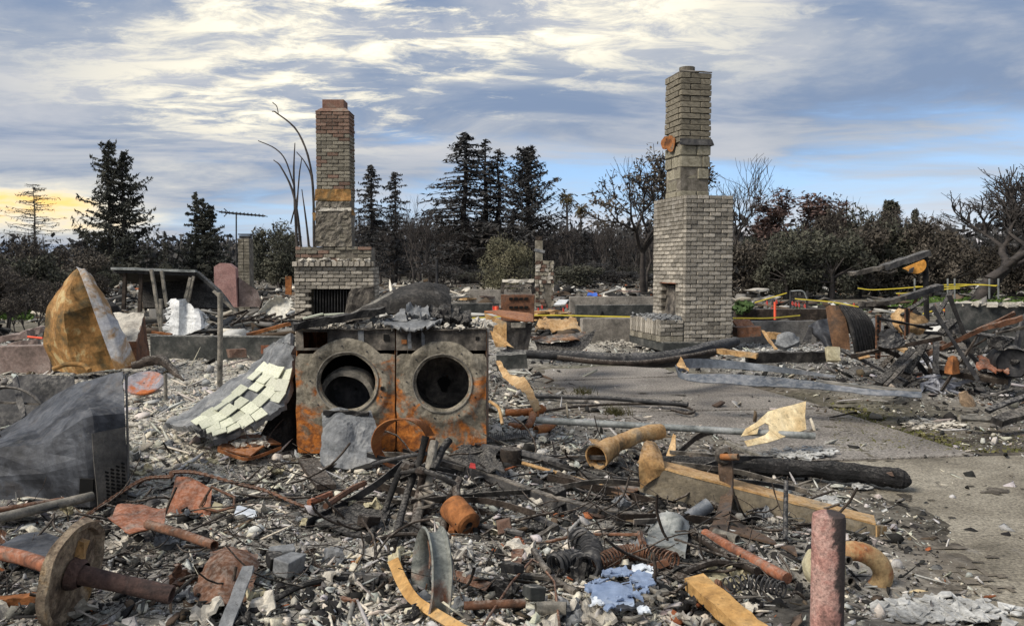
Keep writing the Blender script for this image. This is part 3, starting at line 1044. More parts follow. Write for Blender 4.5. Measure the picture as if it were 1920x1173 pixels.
def right_chimney():
    Yc = 13.7
    c = W(1283, 620, Yc)
    rz = math.atan2(.21, .977)
    t = thing('brick_chimney', 'tall pale brick chimney with open firebox, raised hearth and grey block stack', 'chimney', (c.x, c.y, 0), rz)
    Wd, D = .834, 1.38
    zt, zb = 2.60, .36
    L = lambda mb, n, m, par=t, **k: mb.build(n, m, par, local=True, **k)
    # mortar core with the firebox left open on the hearth side
    fy0, fy1, fz0, fz1 = .40, 1.02, .62, 1.17
    core = MB()
    g = .012
    core.box(((Wd) / 2 + .24, D / 2, (zt + zb) / 2), (Wd - .48 - 2 * g, D - 2 * g, zt - zb - .01))
    core.box((.26, fy0 / 2 + g / 2, (zt + zb) / 2), (.52 - 2 * g, fy0 - g, zt - zb - .01))
    core.box((.26, (D + fy1) / 2 - g / 2, (zt + zb) / 2), (.52 - 2 * g, D - fy1 - g, zt - zb - .01))
    core.box((.26, (fy0 + fy1) / 2, (zt + fz1) / 2), (.52 - 2 * g, fy1 - fy0, zt - fz1 - .01))
    core.box((.26, (fy0 + fy1) / 2, (zb + fz0) / 2), (.52 - 2 * g, fy1 - fy0, fz0 - zb))
    L(core, 'mortar_core', 'mortar')
    B = [300]
    wall_bricks(t, 'brick', 'pale', (0, 0), (1, 0), Wd, zb, zt, .2085, .0672, quoin=0, budget=B)
    sk = lambda x, z: (fy0 - .06 < D - x < fy1 + .02 and fz0 < z < fz1) or (abs(D - x - .17) < .06 and abs(z - 1.77) < .034)
    wall_bricks(t, 'brick', 'pale', (0, D), (0, -1), D - .1, zb, zt, .2, .0672, skip=sk, budget=B)
    # firebox
    fb = MB()
    fb.surf([[(.06, fy0 - .01, fz0), (.06, fy1 + .01, fz0)], [(.12, fy0, fz1 - .04), (.12, fy1, fz1 - .04)]], 6, 6, .02, 5, .006)
    L(fb, 'firebox_plate', 'soot_steel')
    li = MB().box((.05, (fy0 + fy1) / 2, fz1 + .008), (.10, fy1 - fy0 + .12, .014)); L(li, 'lintel', 'rust_red')
    # hearth: raised brick bench
    h0, h1 = .24, .60
    L(MB().box((-.205, D / 2, (h0 + h1) / 2 - .02), (.40, D - .03, h1 - h0 - .06)), 'hearth_core', 'mortar')
    wall_bricks(t, 'hearth_brick', 'pale', (-.42, D), (0, -1), D, h0 + .1, h1, .098, .18, th=.09)
    wall_bricks(t, 'hearth_brick', 'pale', (-.42, 0), (1, 0), .41, h0 + .1, h1, .19, .072, th=.09)
    wall_bricks(t, 'hearth_brick', 'old', (-.42, D), (0, -1), D, h0, h0 + .1, .2, .08, th=.085)
    wall_bricks(t, 'hearth_brick', 'old', (-.42, 0), (1, 0), .41, h0, h0 + .1, .2, .08, th=.085)
    wall_bricks(t, 'hearth_brick', 'pale', (0, 0), (1, 0), Wd, h0, zb, .2085, .066, th=.1)
    ash = MB()
    rr = random.Random(3)
    for i in range(260):
        p = (rr.uniform(-.40, .02), rr.uniform(.02, D - .05), h1 + rr.uniform(-.03, .04))
        s = rr.uniform(.02, .08)
        ash.box(p, (s, s * rr.uniform(.5, 1), s * .4), (rr.uniform(-.5, .5), rr.uniform(-.5, .5), rr.uniform(0, 3)), s * .15)
    L(ash, 'hearth_ash', 'ash_slab', kind='stuff')
    # footing
    ft = MB().box((.19, D / 2 - .02, .17), (1.18, D + .2, .14), None, .012); L(ft, 'footing_slab', 'dark_concrete', bev=.012)
    fp = MB().box((.30, D / 2, .03), (.95, D + .02, .16), None, .012)
    L(fp, 'footing_wall', 'concrete')
    for x in (.28, .46):
        L(MB().box((x, -.012, .07), (.09, .03, .05)), 'vent_hole', 'void')
    # stack: rough blocks, flashing, stone courses, flue
    sx, sy = .055, .38
    SW, SD = .55, .66
    L(MB().box((sx + SW / 2, sy + SD / 2, (zt + 4.62) / 2), (SW - .06, SD - .06, 4.62 - zt)), 'stack_core', 'mortar')
    zb2 = zt
    for i in range(5):
        hh = .10 if i == 0 else (.19 if i < 4 else .17)
        ins = .035 - .008 * i if i else .01
        wall_bricks(t, 'concrete_block', 'block', (sx + ins, sy + ins), (1, 0), SW - 2 * ins, zb2, zb2 + hh, .39 if i % 2 else .3, hh, th=.16, joint=.014, jit=.014)
        wall_bricks(t, 'concrete_block', 'block', (sx + ins, sy + SD - ins), (0, -1), SD - 2 * ins - .16, zb2, zb2 + hh, .26 if i % 2 else .36, hh, th=.16, joint=.014, jit=.014)
        zb2 += hh
    fl = MB()
    fl.surf([[(sx - .02, sy - .035, zb2 + .0), (sx + SW + .035, sy - .035, zb2 + .0)], [(sx - .005, sy - .012, zb2 + .10), (sx + SW + .005, sy - .012, zb2 + .10)]], 8, 3, .01, 6, .006)
    fl.surf([[(sx + SW + .035, sy - .035, zb2), (sx + SW + .035, sy + SD, zb2)], [(sx + SW + .005, sy - .012, zb2 + .1), (sx + SW + .005, sy + SD, zb2 + .1)]], 8, 3, .01, 6, .006)
    L(fl, 'flashing', 'dark_steel')
    zs = zb2 + .05
    n = 12
    ch = (4.62 - zs) / n
    wall_bricks(t, 'stack_brick', 'stone', (sx, sy), (1, 0), SW, zs, 4.62, .36, ch, th=.09, joint=.012, jit=.009)
    wall_bricks(t, 'stack_brick', 'stone', (sx, sy + SD), (0, -1), SD - .09, zs, 4.62, .39, ch, th=.09, joint=.012, jit=.009)
    cp = MB().surf([[(sx - .01, sy, 4.625), (sx + SW, sy, 4.625)], [(sx + .1, sy + .2, 4.68), (sx + SW - .1, sy + .2, 4.68)], [(sx + .1, sy + SD - .2, 4.68), (sx + SW - .1, sy + SD - .2, 4.68)], [(sx, sy + SD, 4.625), (sx + SW, sy + SD, 4.625)]], 8, 8, .012, 6, .02)
    L(cp, 'mortar_cap', 'mortar')
    L(MB().lathe([(.13, 0), (.13, .10), (.10, .10), (.10, -.02)], (sx + .24, sy + .3, 4.66), (0, 0, 1), 18), 'flue', 'mortar')
    for (yy, zz, a, s) in ((.60, 3.53, .3, .11), (.40, 3.50, -.35, .14)):
        q = MB()
        pts = []
        for k in range(12):
            u = 2 * math.pi * k / 12
            pts.append((sx - .05 - .03 * math.cos(u), sy + yy - .1 + math.cos(u) * s * (1 + .15 * math.sin(3 * u)), zz + math.sin(u) * s * .95))
        q.plate(pts, .01)
        L(q, 'flashing_tab', 'rust_orange', dent=.03)


right_chimney()


def left_chimney():
    Y = 15.2
    c = W(627, 590, Y)
    t = thing('brick_chimney', 'narrow soot stained brick chimney with clay flue and ochre metal band, behind the burnt washers', 'chimney', (c.x, c.y, 0))
    k = Y / F
    X = lambda px: (px - 627) * k
    Z = lambda py: CZ + (HOR - py) * k
    L = lambda mb, n, m, **q: mb.build(n, m, t, local=True, **q)
    x0, x1 = X(593.5), X(657.5)
    d = .5
    sw = x1 - x0
    zl, zm = Z(462), Z(378)
    L(MB().box(((x0 + x1) / 2, .08 + d / 2, (zl + Z(211)) / 2), (sw - .03, d - .03, Z(211) - zl)), 'stack_core', 'mortar')
    red = lambda c_, rr: ('red' if (c_.z > Z(250) or rr.random() < .12) else None)
    wall_bricks(t, 'brick', 'old', (x0, .08), (1, 0), sw, zm + .02, Z(211), .203, .0665, th=.09, joint=.012, kinds=red, jit=.006)
    wall_bricks(t, 'brick', 'old', (x1, .08 + .09), (0, 1), d - .09, zm + .02, Z(211), .203, .0665, th=.09, joint=.012, kinds=red, jit=.006)
    # sloped mortar shoulder and clay flue
    a, b, e, f_ = x0 - .01, x1 + .01, X(605), X(646)
    z0, z1 = Z(211), Z(203)
    cap = MB().add([(a, .07, z0), (b, .07, z0), (b, d + .09, z0), (a, d + .09, z0), (e - .02, .16, z1), (f_ + .02, .16, z1), (f_ + .02, d, z1), (e - .02, d, z1)],
                   [(3, 2, 1, 0), (0, 1, 5, 4), (1, 2, 6, 5), (2, 3, 7, 6), (3, 0, 4, 7), (4, 5, 6, 7)])
    L(cap, 'mortar_cap', 'brick_red', bev=.01)
    fl = MB()
    zz = Z(188)
    fw = f_ - e
    for (cx, cy, dx, dy) in ((e + .02, .33, .04, fw * .8), (f_ - .02, .33, .04, fw * .8), ((e + f_) / 2, .33 - fw * .4, fw, .04), ((e + f_) / 2, .33 + fw * .4, fw, .04)):
        fl.box((cx, cy, (z1 + zz) / 2), (dx - .002, dy - .002, zz - z1 + .01))
    L(fl, 'flue', 'flue_clay', bev=.008)
    bd = MB().surf([[(x0 - .02, .045, Z(377)), (x1 + .02, .045, Z(377))], [(x0 - .01, .06, Z(355)), (x1 + .01, .06, Z(355))]], 10, 6, .02, 6, .006)
    L(bd, 'metal_band', 'tank_rust')
    L(MB().beam((x0 - .01, .05, Z(393)), (x1 + .02, .05, Z(393)), .02, .05, seg=8, jit=.006), 'mortar_ledge', 'plaster')
    # lower shaft: smeared mortar over broken brick
    sh = MB().surf([[(x0 - .02, .05, zl), (x1 + .03, .05, zl)], [(x0 - .01, .06, (zl + zm) / 2), (x1 + .02, .06, (zl + zm) / 2)], [(x0, .06, zm), (x1, .06, zm)]], 30, 30, .035, 9, .02)
    L(sh, 'mortar_smear', 'mortar')
    rr = random.Random(9)
    for i in range(34):
        xx = rr.uniform(x0 + .06, x1 - .06); zz2 = zl + .05 + int(rr.uniform(0, 11)) * .068
        o = bpy.data.objects.new('brick', rr.choice(BR['old'])); COL.objects.link(o); o.parent = t
        o.location = (xx, .085, zz2); o.scale = (rr.uniform(.08, .19), .08, .05); o.rotation_euler = (0, 0, rr.uniform(-.08, .08))
    L(MB().box((x0 - .045, .2, Z(405)), (.09, .02, .14), (.1, -.2, .1)), 'flashing_tab', 'rust_tan')
    L(MB().plate([(x1 + .01, .12, Z(388)), (x1 + .09, .12, Z(404)), (x1 + .01, .12, Z(403))], .012), 'flashing_tab', 'rust_tan')
    # shoulder of broken courses
    w0, w1 = X(553), X(697)
    zs0, zs1 = Z(490), zl
    L(MB().box(((w0 + w1) / 2, .36, (zs0 + zs1) / 2), (w1 - w0 - .06, .56, zs1 - zs0 - .02)), 'shoulder_core', 'mortar')
    mixk = lambda c_, r_: ('red' if r_.random() < .3 else None)
    wall_bricks(t, 'brick', 'old', (w0, .06), (1, 0), w1 - w0, zs0, zs1 - .0, .203, .0665, th=.1, jit=.018, kinds=mixk, skip=lambda x, z: random.random() < .08)
    # mantel course
    m0, m1 = X(550), X(703)
    wall_bricks(t, 'brick', 'pale', (m0, -.06), (1, 0), m1 - m0, Z(500), Z(490), .1, .1, th=.2, jit=.01)
    mt = MB()
    for i in range(120):
        s = rr.uniform(.03, .09)
        mt.box((rr.uniform(m0 + .05, m1 - .05), rr.uniform(-.04, .3), Z(490) + rr.uniform(-.005, .03)), (s, s, s * .4), (rr.uniform(-.4, .4), rr.uniform(-.4, .4), rr.uniform(0, 3)), s * .2)
    L(mt, 'mantel_ash', 'plaster', kind='stuff')
    b0, b1 = X(552), X(702)
    zb, zt = .12, Z(500) - .002
    f0, f1, fz = X(583), X(672), Z(541)
    L(MB().box(((b0 + b1) / 2, .5, (zb + zt) / 2), (b1 - b0 - .03, .3, zt - zb)).box(((b0 + f0) / 2 - .02, .19, (zb + zt) / 2), (f0 - b0 - .06, .32, zt - zb)).box(((b1 + f1) / 2 + .02, .19, (zb + zt) / 2), (b1 - f1 - .06, .32, zt - zb)).box(((f0 + f1) / 2, .19, (fz + .04 + zt) / 2), (f1 - f0 + .1, .32, zt - fz - .04)), 'mortar_core', 'mortar')
    wall_bricks(t, 'brick', 'pale', (b0, 0), (1, 0), b1 - b0, zb, zt, .203, .0665, th=.1, jit=.005, skip=lambda x, z: f0 < x + b0 < f1 and z < fz)
    wall_bricks(t, 'brick', 'pale', (b1, .1), (0, 1), .5, zb, zt, .203, .0665, th=.1, jit=.005)
    L(MB().box(((f0 + f1) / 2, .30, (zb + fz) / 2), (f1 - f0, .02, fz - zb)), 'firebox_back', 'void')
    for i in range(14):
        xx = f0 + .04 + (f1 - f0) * .62 * i / 14 * 1.4
        if xx > f1 - .03: break
        L(MB().tube([(xx, .06, zb), (xx + .01, .06, fz - .02)], .006, 5), 'screen_wire', 'dark_steel')
    L(MB().surf([[(X(640), -.03, zb), (X(704), -.03, zb)], [(X(652), -.02, Z(560)), (X(703), -.02, Z(545))], [(X(660), -.015, Z(541)), (X(702), -.015, Z(536))]], 10, 10, .03, 5, .01), 'soot_panel', 'soot_steel')


left_chimney()


def dirt_drift():
    """thin drift of dirt and ash washed over the slab edges"""
    g = .022
    xs = np.arange(-.4, 6.5, g); ys = np.arange(2.4, 10.2, g)
    X, Y = np.meshgrid(xs, ys, indexing='ij')
    fx = np.clip((X - GX0) / GR, 0, len(gx) - 2).astype(int); fy = np.clip((Y - GY0) / GR, 0, len(gy) - 2).astype(int)
    q = blur(DB, 6)[fx, fy] * 1.25 + (fbm(X * 2.6, Y * 2.6, 61, 5) - .5) * .95 + (fbm(X * 14, Y * 14, 71, 3) - .5) * .8 - .20
    n, m = X.shape
    Z = .0245 + np.clip(q - .22, 0, .5) * .025
    I = np.arange(n * m).reshape(n, m)
    ok = q > .22
    k = ok[:-1, :-1] & ok[1:, :-1] & ok[1:, 1:] & ok[:-1, 1:]
    Fq = np.stack([I[:-1, :-1], I[1:, :-1], I[1:, 1:], I[:-1, 1:]], -1)[k]
    used = np.unique(Fq); remap = np.full(n * m, -1); remap[used] = np.arange(len(used))
    V = np.stack([X, Y, Z], -1).reshape(-1, 3)[used]
    me = np_mesh('dirt', V, remap[Fq], True, attr=('ash', np.clip(q.ravel()[used] - .1, 0, .8)))
    a = me.attributes.new('pale', 'FLOAT', 'POINT'); a.data.foreach_set('value', np.zeros(len(used), dtype=np.float32))
    tag(link('dirt', me, 'ground'), kind='structure')


dirt_drift()

# ------------------------------------------------------------------ trees
class Tree:
    def __init__(s, seed):
        s.r = random.Random(seed); s.P0 = []; s.P1 = []; s.R0 = []; s.R1 = []; s.C = []; s.U = []; s.V = []

    def seg(s, a, b, r0, r1):
        s.P0.append(tuple(a)); s.P1.append(tuple(b)); s.R0.append(r0); s.R1.append(r1)

    def leaf(s, c, u, v):
        s.C.append(tuple(c)); s.U.append(tuple(u)); s.V.append(tuple(v))

    def meshes(s, n=4):
        P0, P1 = np.array(s.P0), np.array(s.P1); R0, R1 = np.array(s.R0), np.array(s.R1)
        d = P1 - P0; d /= np.linalg.norm(d, axis=1, keepdims=True) + 1e-9
        a = np.where(np.abs(d[:, 2:3]) < .9, np.array([[0, 0, 1.]]), np.array([[1., 0, 0]]))
        u = np.cross(d, a); u /= np.linalg.norm(u, axis=1, keepdims=True) + 1e-9
        w = np.cross(d, u)
        k = len(P0)
        V = np.empty((k, 2 * n, 3))
        for i in range(n):
            q = 2 * math.pi * i / n
            off = u * math.cos(q) + w * math.sin(q)
            V[:, i] = P0 + off * R0[:, None]; V[:, n + i] = P1 + off * R1[:, None]
        Fq = np.array([(i, (i + 1) % n, n + (i + 1) % n, n + i) for i in range(n)])
        Fq = (Fq[None] + (2 * n * np.arange(k))[:, None, None]).reshape(-1, 4)
        tm = np_mesh('trunk', V.reshape(-1, 3), Fq, True)
        cm = None
        if s.C:
            C, U, Vv = np.array(s.C), np.array(s.U), np.array(s.V)
            Q = np.stack([C - U, C - Vv * .8 + U * .1, C + U, C + Vv - U * .15], 1)
            cm = np_mesh('crown', Q.reshape(-1, 3), np.arange(len(C) * 4).reshape(-1, 4))
        return tm, cm


def rv(r, k=1):
    return Vector((r.gauss(0, k), r.gauss(0, k), r.gauss(0, k)))


def conifer(seed, h=14, R=3.2, nb=120, p=.8, droop=.25, curl=.35, fol=1.0, base=.08, leaf=.32, tops=1, ragged=.35, trunk=.22, sideb=5, bare_to=0.0):
    T = Tree(seed); r = T.r
    for tp in range(tops):
        ox = Vector(((tp - (tops - 1) / 2) * R * .27, r.uniform(-.3, .3), 0))
        hh = h * (1 - .07 * tp)
        pts = [ox + Vector((r.uniform(-.1, .1), r.uniform(-.1, .1), hh * i / 8)) for i in range(9)]
        for i in range(8):
            T.seg(pts[i], pts[i + 1], trunk * (1 - i / 8) + .02, trunk * (1 - (i + 1) / 8) + .02)
        for b in range(nb // tops):
            t = base + (1 - base) * ((b + r.random()) / (nb // tops)) ** .9
            L = R * ((1 - t) ** p) * r.uniform(1 - ragged, 1.08) + .12
            if r.random() < .1: L *= .5
            az = r.uniform(0, 2 * math.pi)
            o = Vector((math.cos(az), math.sin(az), 0))
            q0 = ox + Vector((0, 0, t * hh))
            pr = q0
            side = Vector((-o.y, o.x, 0))
            dr = droop * r.uniform(.5, 1.4); cu = curl * r.uniform(.6, 1.3)
            for k in range(1, 6):
                s = k / 5
                q = q0 + o * (L * s) + Vector((0, 0, -dr * L * s + cu * L * s * s)) + rv(r, .02 * L)
                T.seg(pr, q, .045 * (1 - s) + .018, .045 * (1 - s) + .012)
                if fol > 0 and t > bare_to:
                    m = int(fol * (1.2 + L * 1.3)) + (1 if r.random() < .5 else 0)
                    for _ in range(m):
                        c = pr.lerp(q, r.random()) + side * r.gauss(0, .16 * L * (1 - .5 * s) + .05) + Vector((0, 0, -abs(r.gauss(0, .09))))
                        T.leaf(c, (o * r.uniform(-.3, 1) + side * r.uniform(-1, 1) + Vector((0, 0, r.uniform(-.9, .1)))).normalized() * leaf * r.uniform(.6, 1.3), rv(r).normalized() * leaf * .34)
                if k > 1 and sideb and r.random() < sideb / 5:
                    sg = r.choice((-1, 1))
                    e = q + (side * sg + o * .7).normalized() * L * .3 * (1.15 - s) + Vector((0, 0, r.uniform(-.12, .08) * L))
                    T.seg(q, e, .018, .01)
                    if fol > 0 and t > bare_to:
                        for _ in range(int(fol * 2) + 1):
                            T.leaf(q.lerp(e, r.random()) + rv(r, .05), (e - q).normalized() * leaf * r.uniform(.5, 1) + rv(r, .05), rv(r).normalized() * leaf * .3)
                pr = q
    return T.meshes()


def broadleaf(seed, h=9, spread=1.0, lv=5, leaf=0, lsize=.16, up=.35, r0=.2, first=.22, gn=.78, trunks=1, kids=3, droop=0.0):
    T = Tree(seed); r = T.r

    def br(p, d, L, rad, l):
        n = 3 if l > 1 else 2
        for i in range(n):
            d = (d + rv(r, .13) + Vector((0, 0, up * .25 if l < lv - 1 else -droop))).normalized()
            q = p + d * (L / n)
            ra, rb = rad * (1 - .35 * i / n), rad * (1 - .35 * (i + 1) / n)
            T.seg(p, q, ra, rb)
            if l <= lv - 2 and i and l > 0 and r.random() < .55:
                sd = (d + rv(r, .7)).normalized()
                br(q, sd, L * .55, rad * .45, l - 1) if l > 1 else None
            if l <= 1 and leaf:
                for _ in range(leaf if r.random() < .8 else 0):
                    c = p.lerp(q, r.random()) + rv(r, lsize * .6)
                    T.leaf(c, rv(r).normalized() * lsize * r.uniform(.6, 1.2), rv(r).normalized() * lsize * .55)
            p = q
        if l > 0:
            for k in range(kids if l > 1 else 2):
                a = rv(r).normalized(); a = (a - d * a.dot(d))
                nd_ = (d + a.normalized() * r.uniform(.45, .95) * spread + Vector((0, 0, up))).normalized()
                br(p, nd_, L * gn * r.uniform(.75, 1.15), rad * .62, l - 1)

    for k in range(trunks):
        d = Vector((r.uniform(-.15, .15) + (k - (trunks - 1) / 2) * .5, r.uniform(-.2, .2), 1)).normalized()
        br(Vector(((k - (trunks - 1) / 2) * .3, 0, 0)), d, h * first, r0, lv)
    z = max(p[2] for p in T.P1)
    s = h / z
    for A in (T.P0, T.P1):
        for i, p in enumerate(A): A[i] = (p[0] * s, p[1] * s, p[2] * s)
    T.C = [(c[0] * s, c[1] * s, c[2] * s) for c in T.C]
    return T.meshes()


def bushy(seed, h=5, R=3, n=5200, lsize=.16, cl=26, low=.1, twigs=90, squash=.9):
    """dense crown: leaf clumps through an uneven volume"""
    T = Tree(seed); r = T.r
    T.seg((0, 0, 0), (0, 0, h * .45), .22, .14)
    cs = []
    for i in range(cl):
        a = r.uniform(0, 6.28); q = r.random() ** .5
        z = h * r.uniform(low + .1, .86)
        rad = R * .85 * math.sqrt(max(.05, 1 - ((z / h - .42) / .62) ** 2))
        cs.append((Vector((math.cos(a) * rad * q, math.sin(a) * rad * q, z)), R * r.uniform(.2, .42)))
        T.seg((0, 0, h * .2 + z * .2), cs[-1][0], .07, .02)
    for i in range(n):
        c, s = r.choice(cs)
        v = rv(r).normalized() * s * (r.random() ** .45)
        v.z *= squash
        p = c + v
        if p.z < low * h * .5: p.z = low * h * .5 + abs(r.gauss(0, .2))
        T.leaf(p, rv(r).normalized() * lsize * r.uniform(.5, 1.3), rv(r).normalized() * lsize * .6)
    for i in range(twigs):
        c, s = r.choice(cs)
        d = rv(r).normalized(); d.z = abs(d.z)
        T.seg(c, c + d * s * r.uniform(1.0, 1.5), .02, .006)
    return T.meshes()


def palm(seed, h=15):
    T = Tree(seed); r = T.r
    pr = Vector((0, 0, 0))
    for i in range(1, 9):
        q = Vector((.15 * math.sin(i * .4), 0, h * i / 8)); T.seg(pr, q, .24, .22); pr = q
    top = pr
    for i in range(70):
        a = r.uniform(0, 6.28); e = r.uniform(-1.35, .9)
        d = Vector((math.cos(a) * math.cos(e), math.sin(a) * math.cos(e), math.sin(e)))
        L = 1.6 * r.uniform(.7, 1.1) if e > -.5 else 1.9 * r.uniform(.6, 1.2)
        p = top + Vector((0, 0, -.2 if e > 0 else -.5))
        for k in range(3):
            q = p + d * L / 3
            d = (d + Vector((0, 0, -.35))).normalized()
            T.seg(p, q, .03, .02)
            for m in range(5):
                T.leaf(p.lerp(q, r.random()), (d + rv(r, .5)).normalized() * .36, rv(r).normalized() * .10)
            p = q
    return T.meshes()


PROTO = {}


def proto(key, h, tm, cm):
    PROTO[key] = (h, tm, cm)


proto('redwood', 14, *conifer(1, 14, 4.6, 230, .55, .5, .66, 1.6, .05, .27, 2, .45, .3))
proto('cedar', 14, *conifer(2, 14, 4.2, 210, .62, .3, .35, 2.0, .04, .34, 3, .35, .26))
proto('pine', 14, *conifer(3, 14, 3.4, 110, .62, .25, .1, .9, .10, .28, 1, .55, .24))
proto('pine_b', 14, *conifer(4, 14, 2.9, 100, .5, .3, .15, .9, .12, .28, 1, .6, .22))
proto('spruce', 14, *conifer(5, 14, 3.9, 200, .75, .1, -.05, .75, .10, .21, 1, .35, .24, 7))
proto('spruce_b', 14, *conifer(6, 14, 2.9, 190, .7, .15, .0, .7, .12, .21, 2, .4, .22, 7))
proto('feather', 14, *conifer(7, 14, 4.4, 190, .6, -.35, .3, 1.0, .14, .26, 1, .5, .28))
proto('dead_pine', 14, *conifer(8, 14, 5.2, 70, .30, -.05, .05, .32, .30, .22, 1, .45, .26, 8))
proto('snag', 14, *conifer(9, 14, 2.6, 90, .55, .1, .1, 0, .15, .2, 1, .5, .2, 5))
proto('bare', 10, *broadleaf(10, 10, .8, 5, 0, r0=.22))
proto('bare_b', 10, *broadleaf(11, 10, .6, 5, 0, r0=.18, up=.5))
proto('bare_thin', 10, *broadleaf(12, 10, .62, 5, 0, r0=.12, up=.45, gn=.8, first=.18))
proto('burnt_leafy', 10, *broadleaf(13, 10, .8, 5, 3, .14, r0=.2, up=.35))
proto('wine_leafy', 10, *broadleaf(14, 10, .7, 5, 5, .17, r0=.16, up=.45, first=.16))
proto('big_bare', 10, *broadleaf(15, 10, .75, 6, 1, .07, r0=.3, up=.33, first=.2, gn=.8, trunks=2, droop=.03))
proto('oak', 5, *bushy(16, 5, 3.0, 6500, .15, 30))
proto('olive', 5, *bushy(17, 5, 2.9, 9000, .10, 34))
proto('scrub', 4, *bushy(18, 4, 2.6, 5200, .13, 26, .05, 160))
proto('scrub_b', 5, *bushy(19, 5, 2.2, 5200, .13, 24, .05, 120))
proto('cypress', 8, *conifer(20, 8, 1.25, 150, .5, -.5, .2, 2.2, .03, .24, 1, .3, .14, 3))
proto('palm', 15, *palm(21))
proto('brush', 3, *broadleaf(22, 3, .9, 4, 1, .08, r0=.05, first=.2, trunks=5, kids=4))


def tree(key, px, Y, top, label, group=None, wide=1.0, rz=None, bark='bark_dark', leaf='needle_dark', name='tree', cat='tree'):
    h, tm, cm = PROTO[key]
    g = W(px, HOR, Y); zt = W(px, top, Y).z
    s = zt / h
    rr = random.Random(int(px * 13 + top * 7 + Y))
    o = thing(name, label, cat, (g.x, g.y, 0), rr.uniform(0, 6.28) if rz is None else rz, group)
    o.scale = (s * wide, s * wide, s)
    a = bpy.data.objects.new('trunk', tm); COL.objects.link(a); a.parent = o
    if not tm.materials: tm.materials.append(MATS[bark])
    if cm:
        b = bpy.data.objects.new('crown', cm); COL.objects.link(b); b.parent = o
        if not cm.materials: cm.materials.append(MATS[leaf])
        b.material_slots[0].link = 'OBJECT'; b.material_slots[0].material = MATS[leaf]
    return o


tree('dead_pine', 65, 62, 345, 'half dead conifer with sparse flat branches, against the golden sky at the far left', name='pine_tree', wide=1.15)
tree('redwood', 222, 75, 266, 'tallest dark redwood on the left with twin trunks and drooping branches', name='redwood_tree', rz=0)
tree('cedar', 382, 78, 361, 'dense dark conifer with three pointed tops near the roof antenna', name='conifer_tree', rz=0, wide=1.0)
tree('pine_b', 310, 82, 433, 'small sparse conifer between the redwood and the three topped conifer', name='conifer_tree', wide=.9)
tree('oak', 524, 48, 416, 'round dense dark oak behind the roof antenna chimney', name='oak_tree', leaf='leaf_oak', wide=.86)
tree('pine', 700, 70, 311, 'dark conifer just right of the narrow chimney, tufted top', name='conifer_tree', leaf='needle_black', wide=1.35)
tree('pine_b', 741, 72, 323, 'thin scorched conifer next to the tufted conifer', name='conifer_tree', leaf='needle_black', wide=1.3)
tree('bare_thin', 775, 68, 366, 'bare scorched tree in front of the tall spruces', name='bare_tree')
tree('bare', 805, 66, 385, 'bare spreading tree at the foot of the tallest spruce', name='bare_tree', wide=.8)
tree('spruce', 875, 74, 250, 'tallest thinned spruce in the centre group of conifers', name='spruce_tree', leaf='needle_black', wide=1.9)
tree('spruce_b', 922, 76, 261, 'double topped thin spruce in the centre group of conifers', name='spruce_tree', leaf='needle_black', rz=0, wide=1.7)
tree('feather', 986, 72, 278, 'dark feathery conifer with upswept branches at the right of the centre group', name='conifer_tree', leaf='needle_black', wide=1.45)
tree('olive', 958, 40, 440, 'round olive green shrub tree behind the rusty cabinets', name='olive_tree', leaf='leaf_olive', wide=.86)
tree('palm', 1062, 105, 366, 'taller of the two fan palms with dry skirts', name='palm_tree', leaf='palm_tan')
tree('palm', 1089, 108, 389, 'shorter of the two fan palms with dry skirts', name='palm_tree', leaf='palm_tan')
tree('burnt_leafy', 1208, 44, 279, 'large burnt tree with curled brown leaves behind the left side of the block chimney', name='burnt_tree', leaf='leaf_brown', wide=1.45, rz=.4)
tree('bare_thin', 1212, 47, 284, 'fine twigged bare tree just left of the block chimney', name='bare_tree', wide=1.4, rz=2.2)
tree('bare_thin', 1372, 42, 287, 'fine bare tree behind the right side of the block chimney', name='bare_tree', wide=1.7, rz=.6)
tree('wine_leafy', 1548, 46, 347, 'scorched tree with dark red leaves rising over the right hand thicket', name='burnt_tree', leaf='leaf_wine', wide=2.0)
tree('cypress', 1676, 52, 380, 'dark cypress with several spires beside the red leaved tree', name='cypress_tree', leaf='leaf_oak', wide=1.3)
tree('cypress', 1660, 56, 378, 'slimmest cypress spire left of the broad cypress', name='cypress_tree', leaf='leaf_oak', wide=.7)
tree('cypress', 1711, 60, 395, 'short cypress spire right of the broad cypress', name='cypress_tree', leaf='leaf_oak', wide=.7)
tree('cypress', 1420, 60, 428, 'small cypress spire over the hedge right of the block chimney', name='cypress_tree', leaf='leaf_oak', wide=.9)
tree('cypress', 1447, 58, 432, 'second small cypress spire over the hedge right of the block chimney', name='cypress_tree', leaf='leaf_oak', wide=1.2)
for px, tp, wd in ((1515, 402, .8), (1585, 372, .8), (1622, 385, .7), (1740, 405, .8), (1480, 430, .9)):
    tree('scrub_b', px, 50, tp, 'tall dark leafy tree rising at the back of the thicket', 'tall leafy trees at the back of the thicket', wide=wd, leaf='leaf_oak', name='thicket_tree')
tree('big_bare', 1838, 36, 290, 'big bare wind swept tree at the far right edge', name='bare_tree', leaf='needle_black', wide=2.1, rz=1.0)
tree('bare', 1960, 34, 300, 'bare tree cut by the right edge of the view', name='bare_tree')
rr = random.Random(42)
KIND = {'bare': 'bare spreading', 'bare_b': 'bare upright', 'bare_thin': 'fine twigged bare', 'snag': 'needleless spiky conifer', 'pine_b': 'scorched tufted conifer', 'scrub': 'low rounded',
        'oak': 'round leafy', 'scrub_b': 'tall bushy', 'burnt_leafy': 'spreading brown leaved', 'brush': 'twiggy many stemmed'}
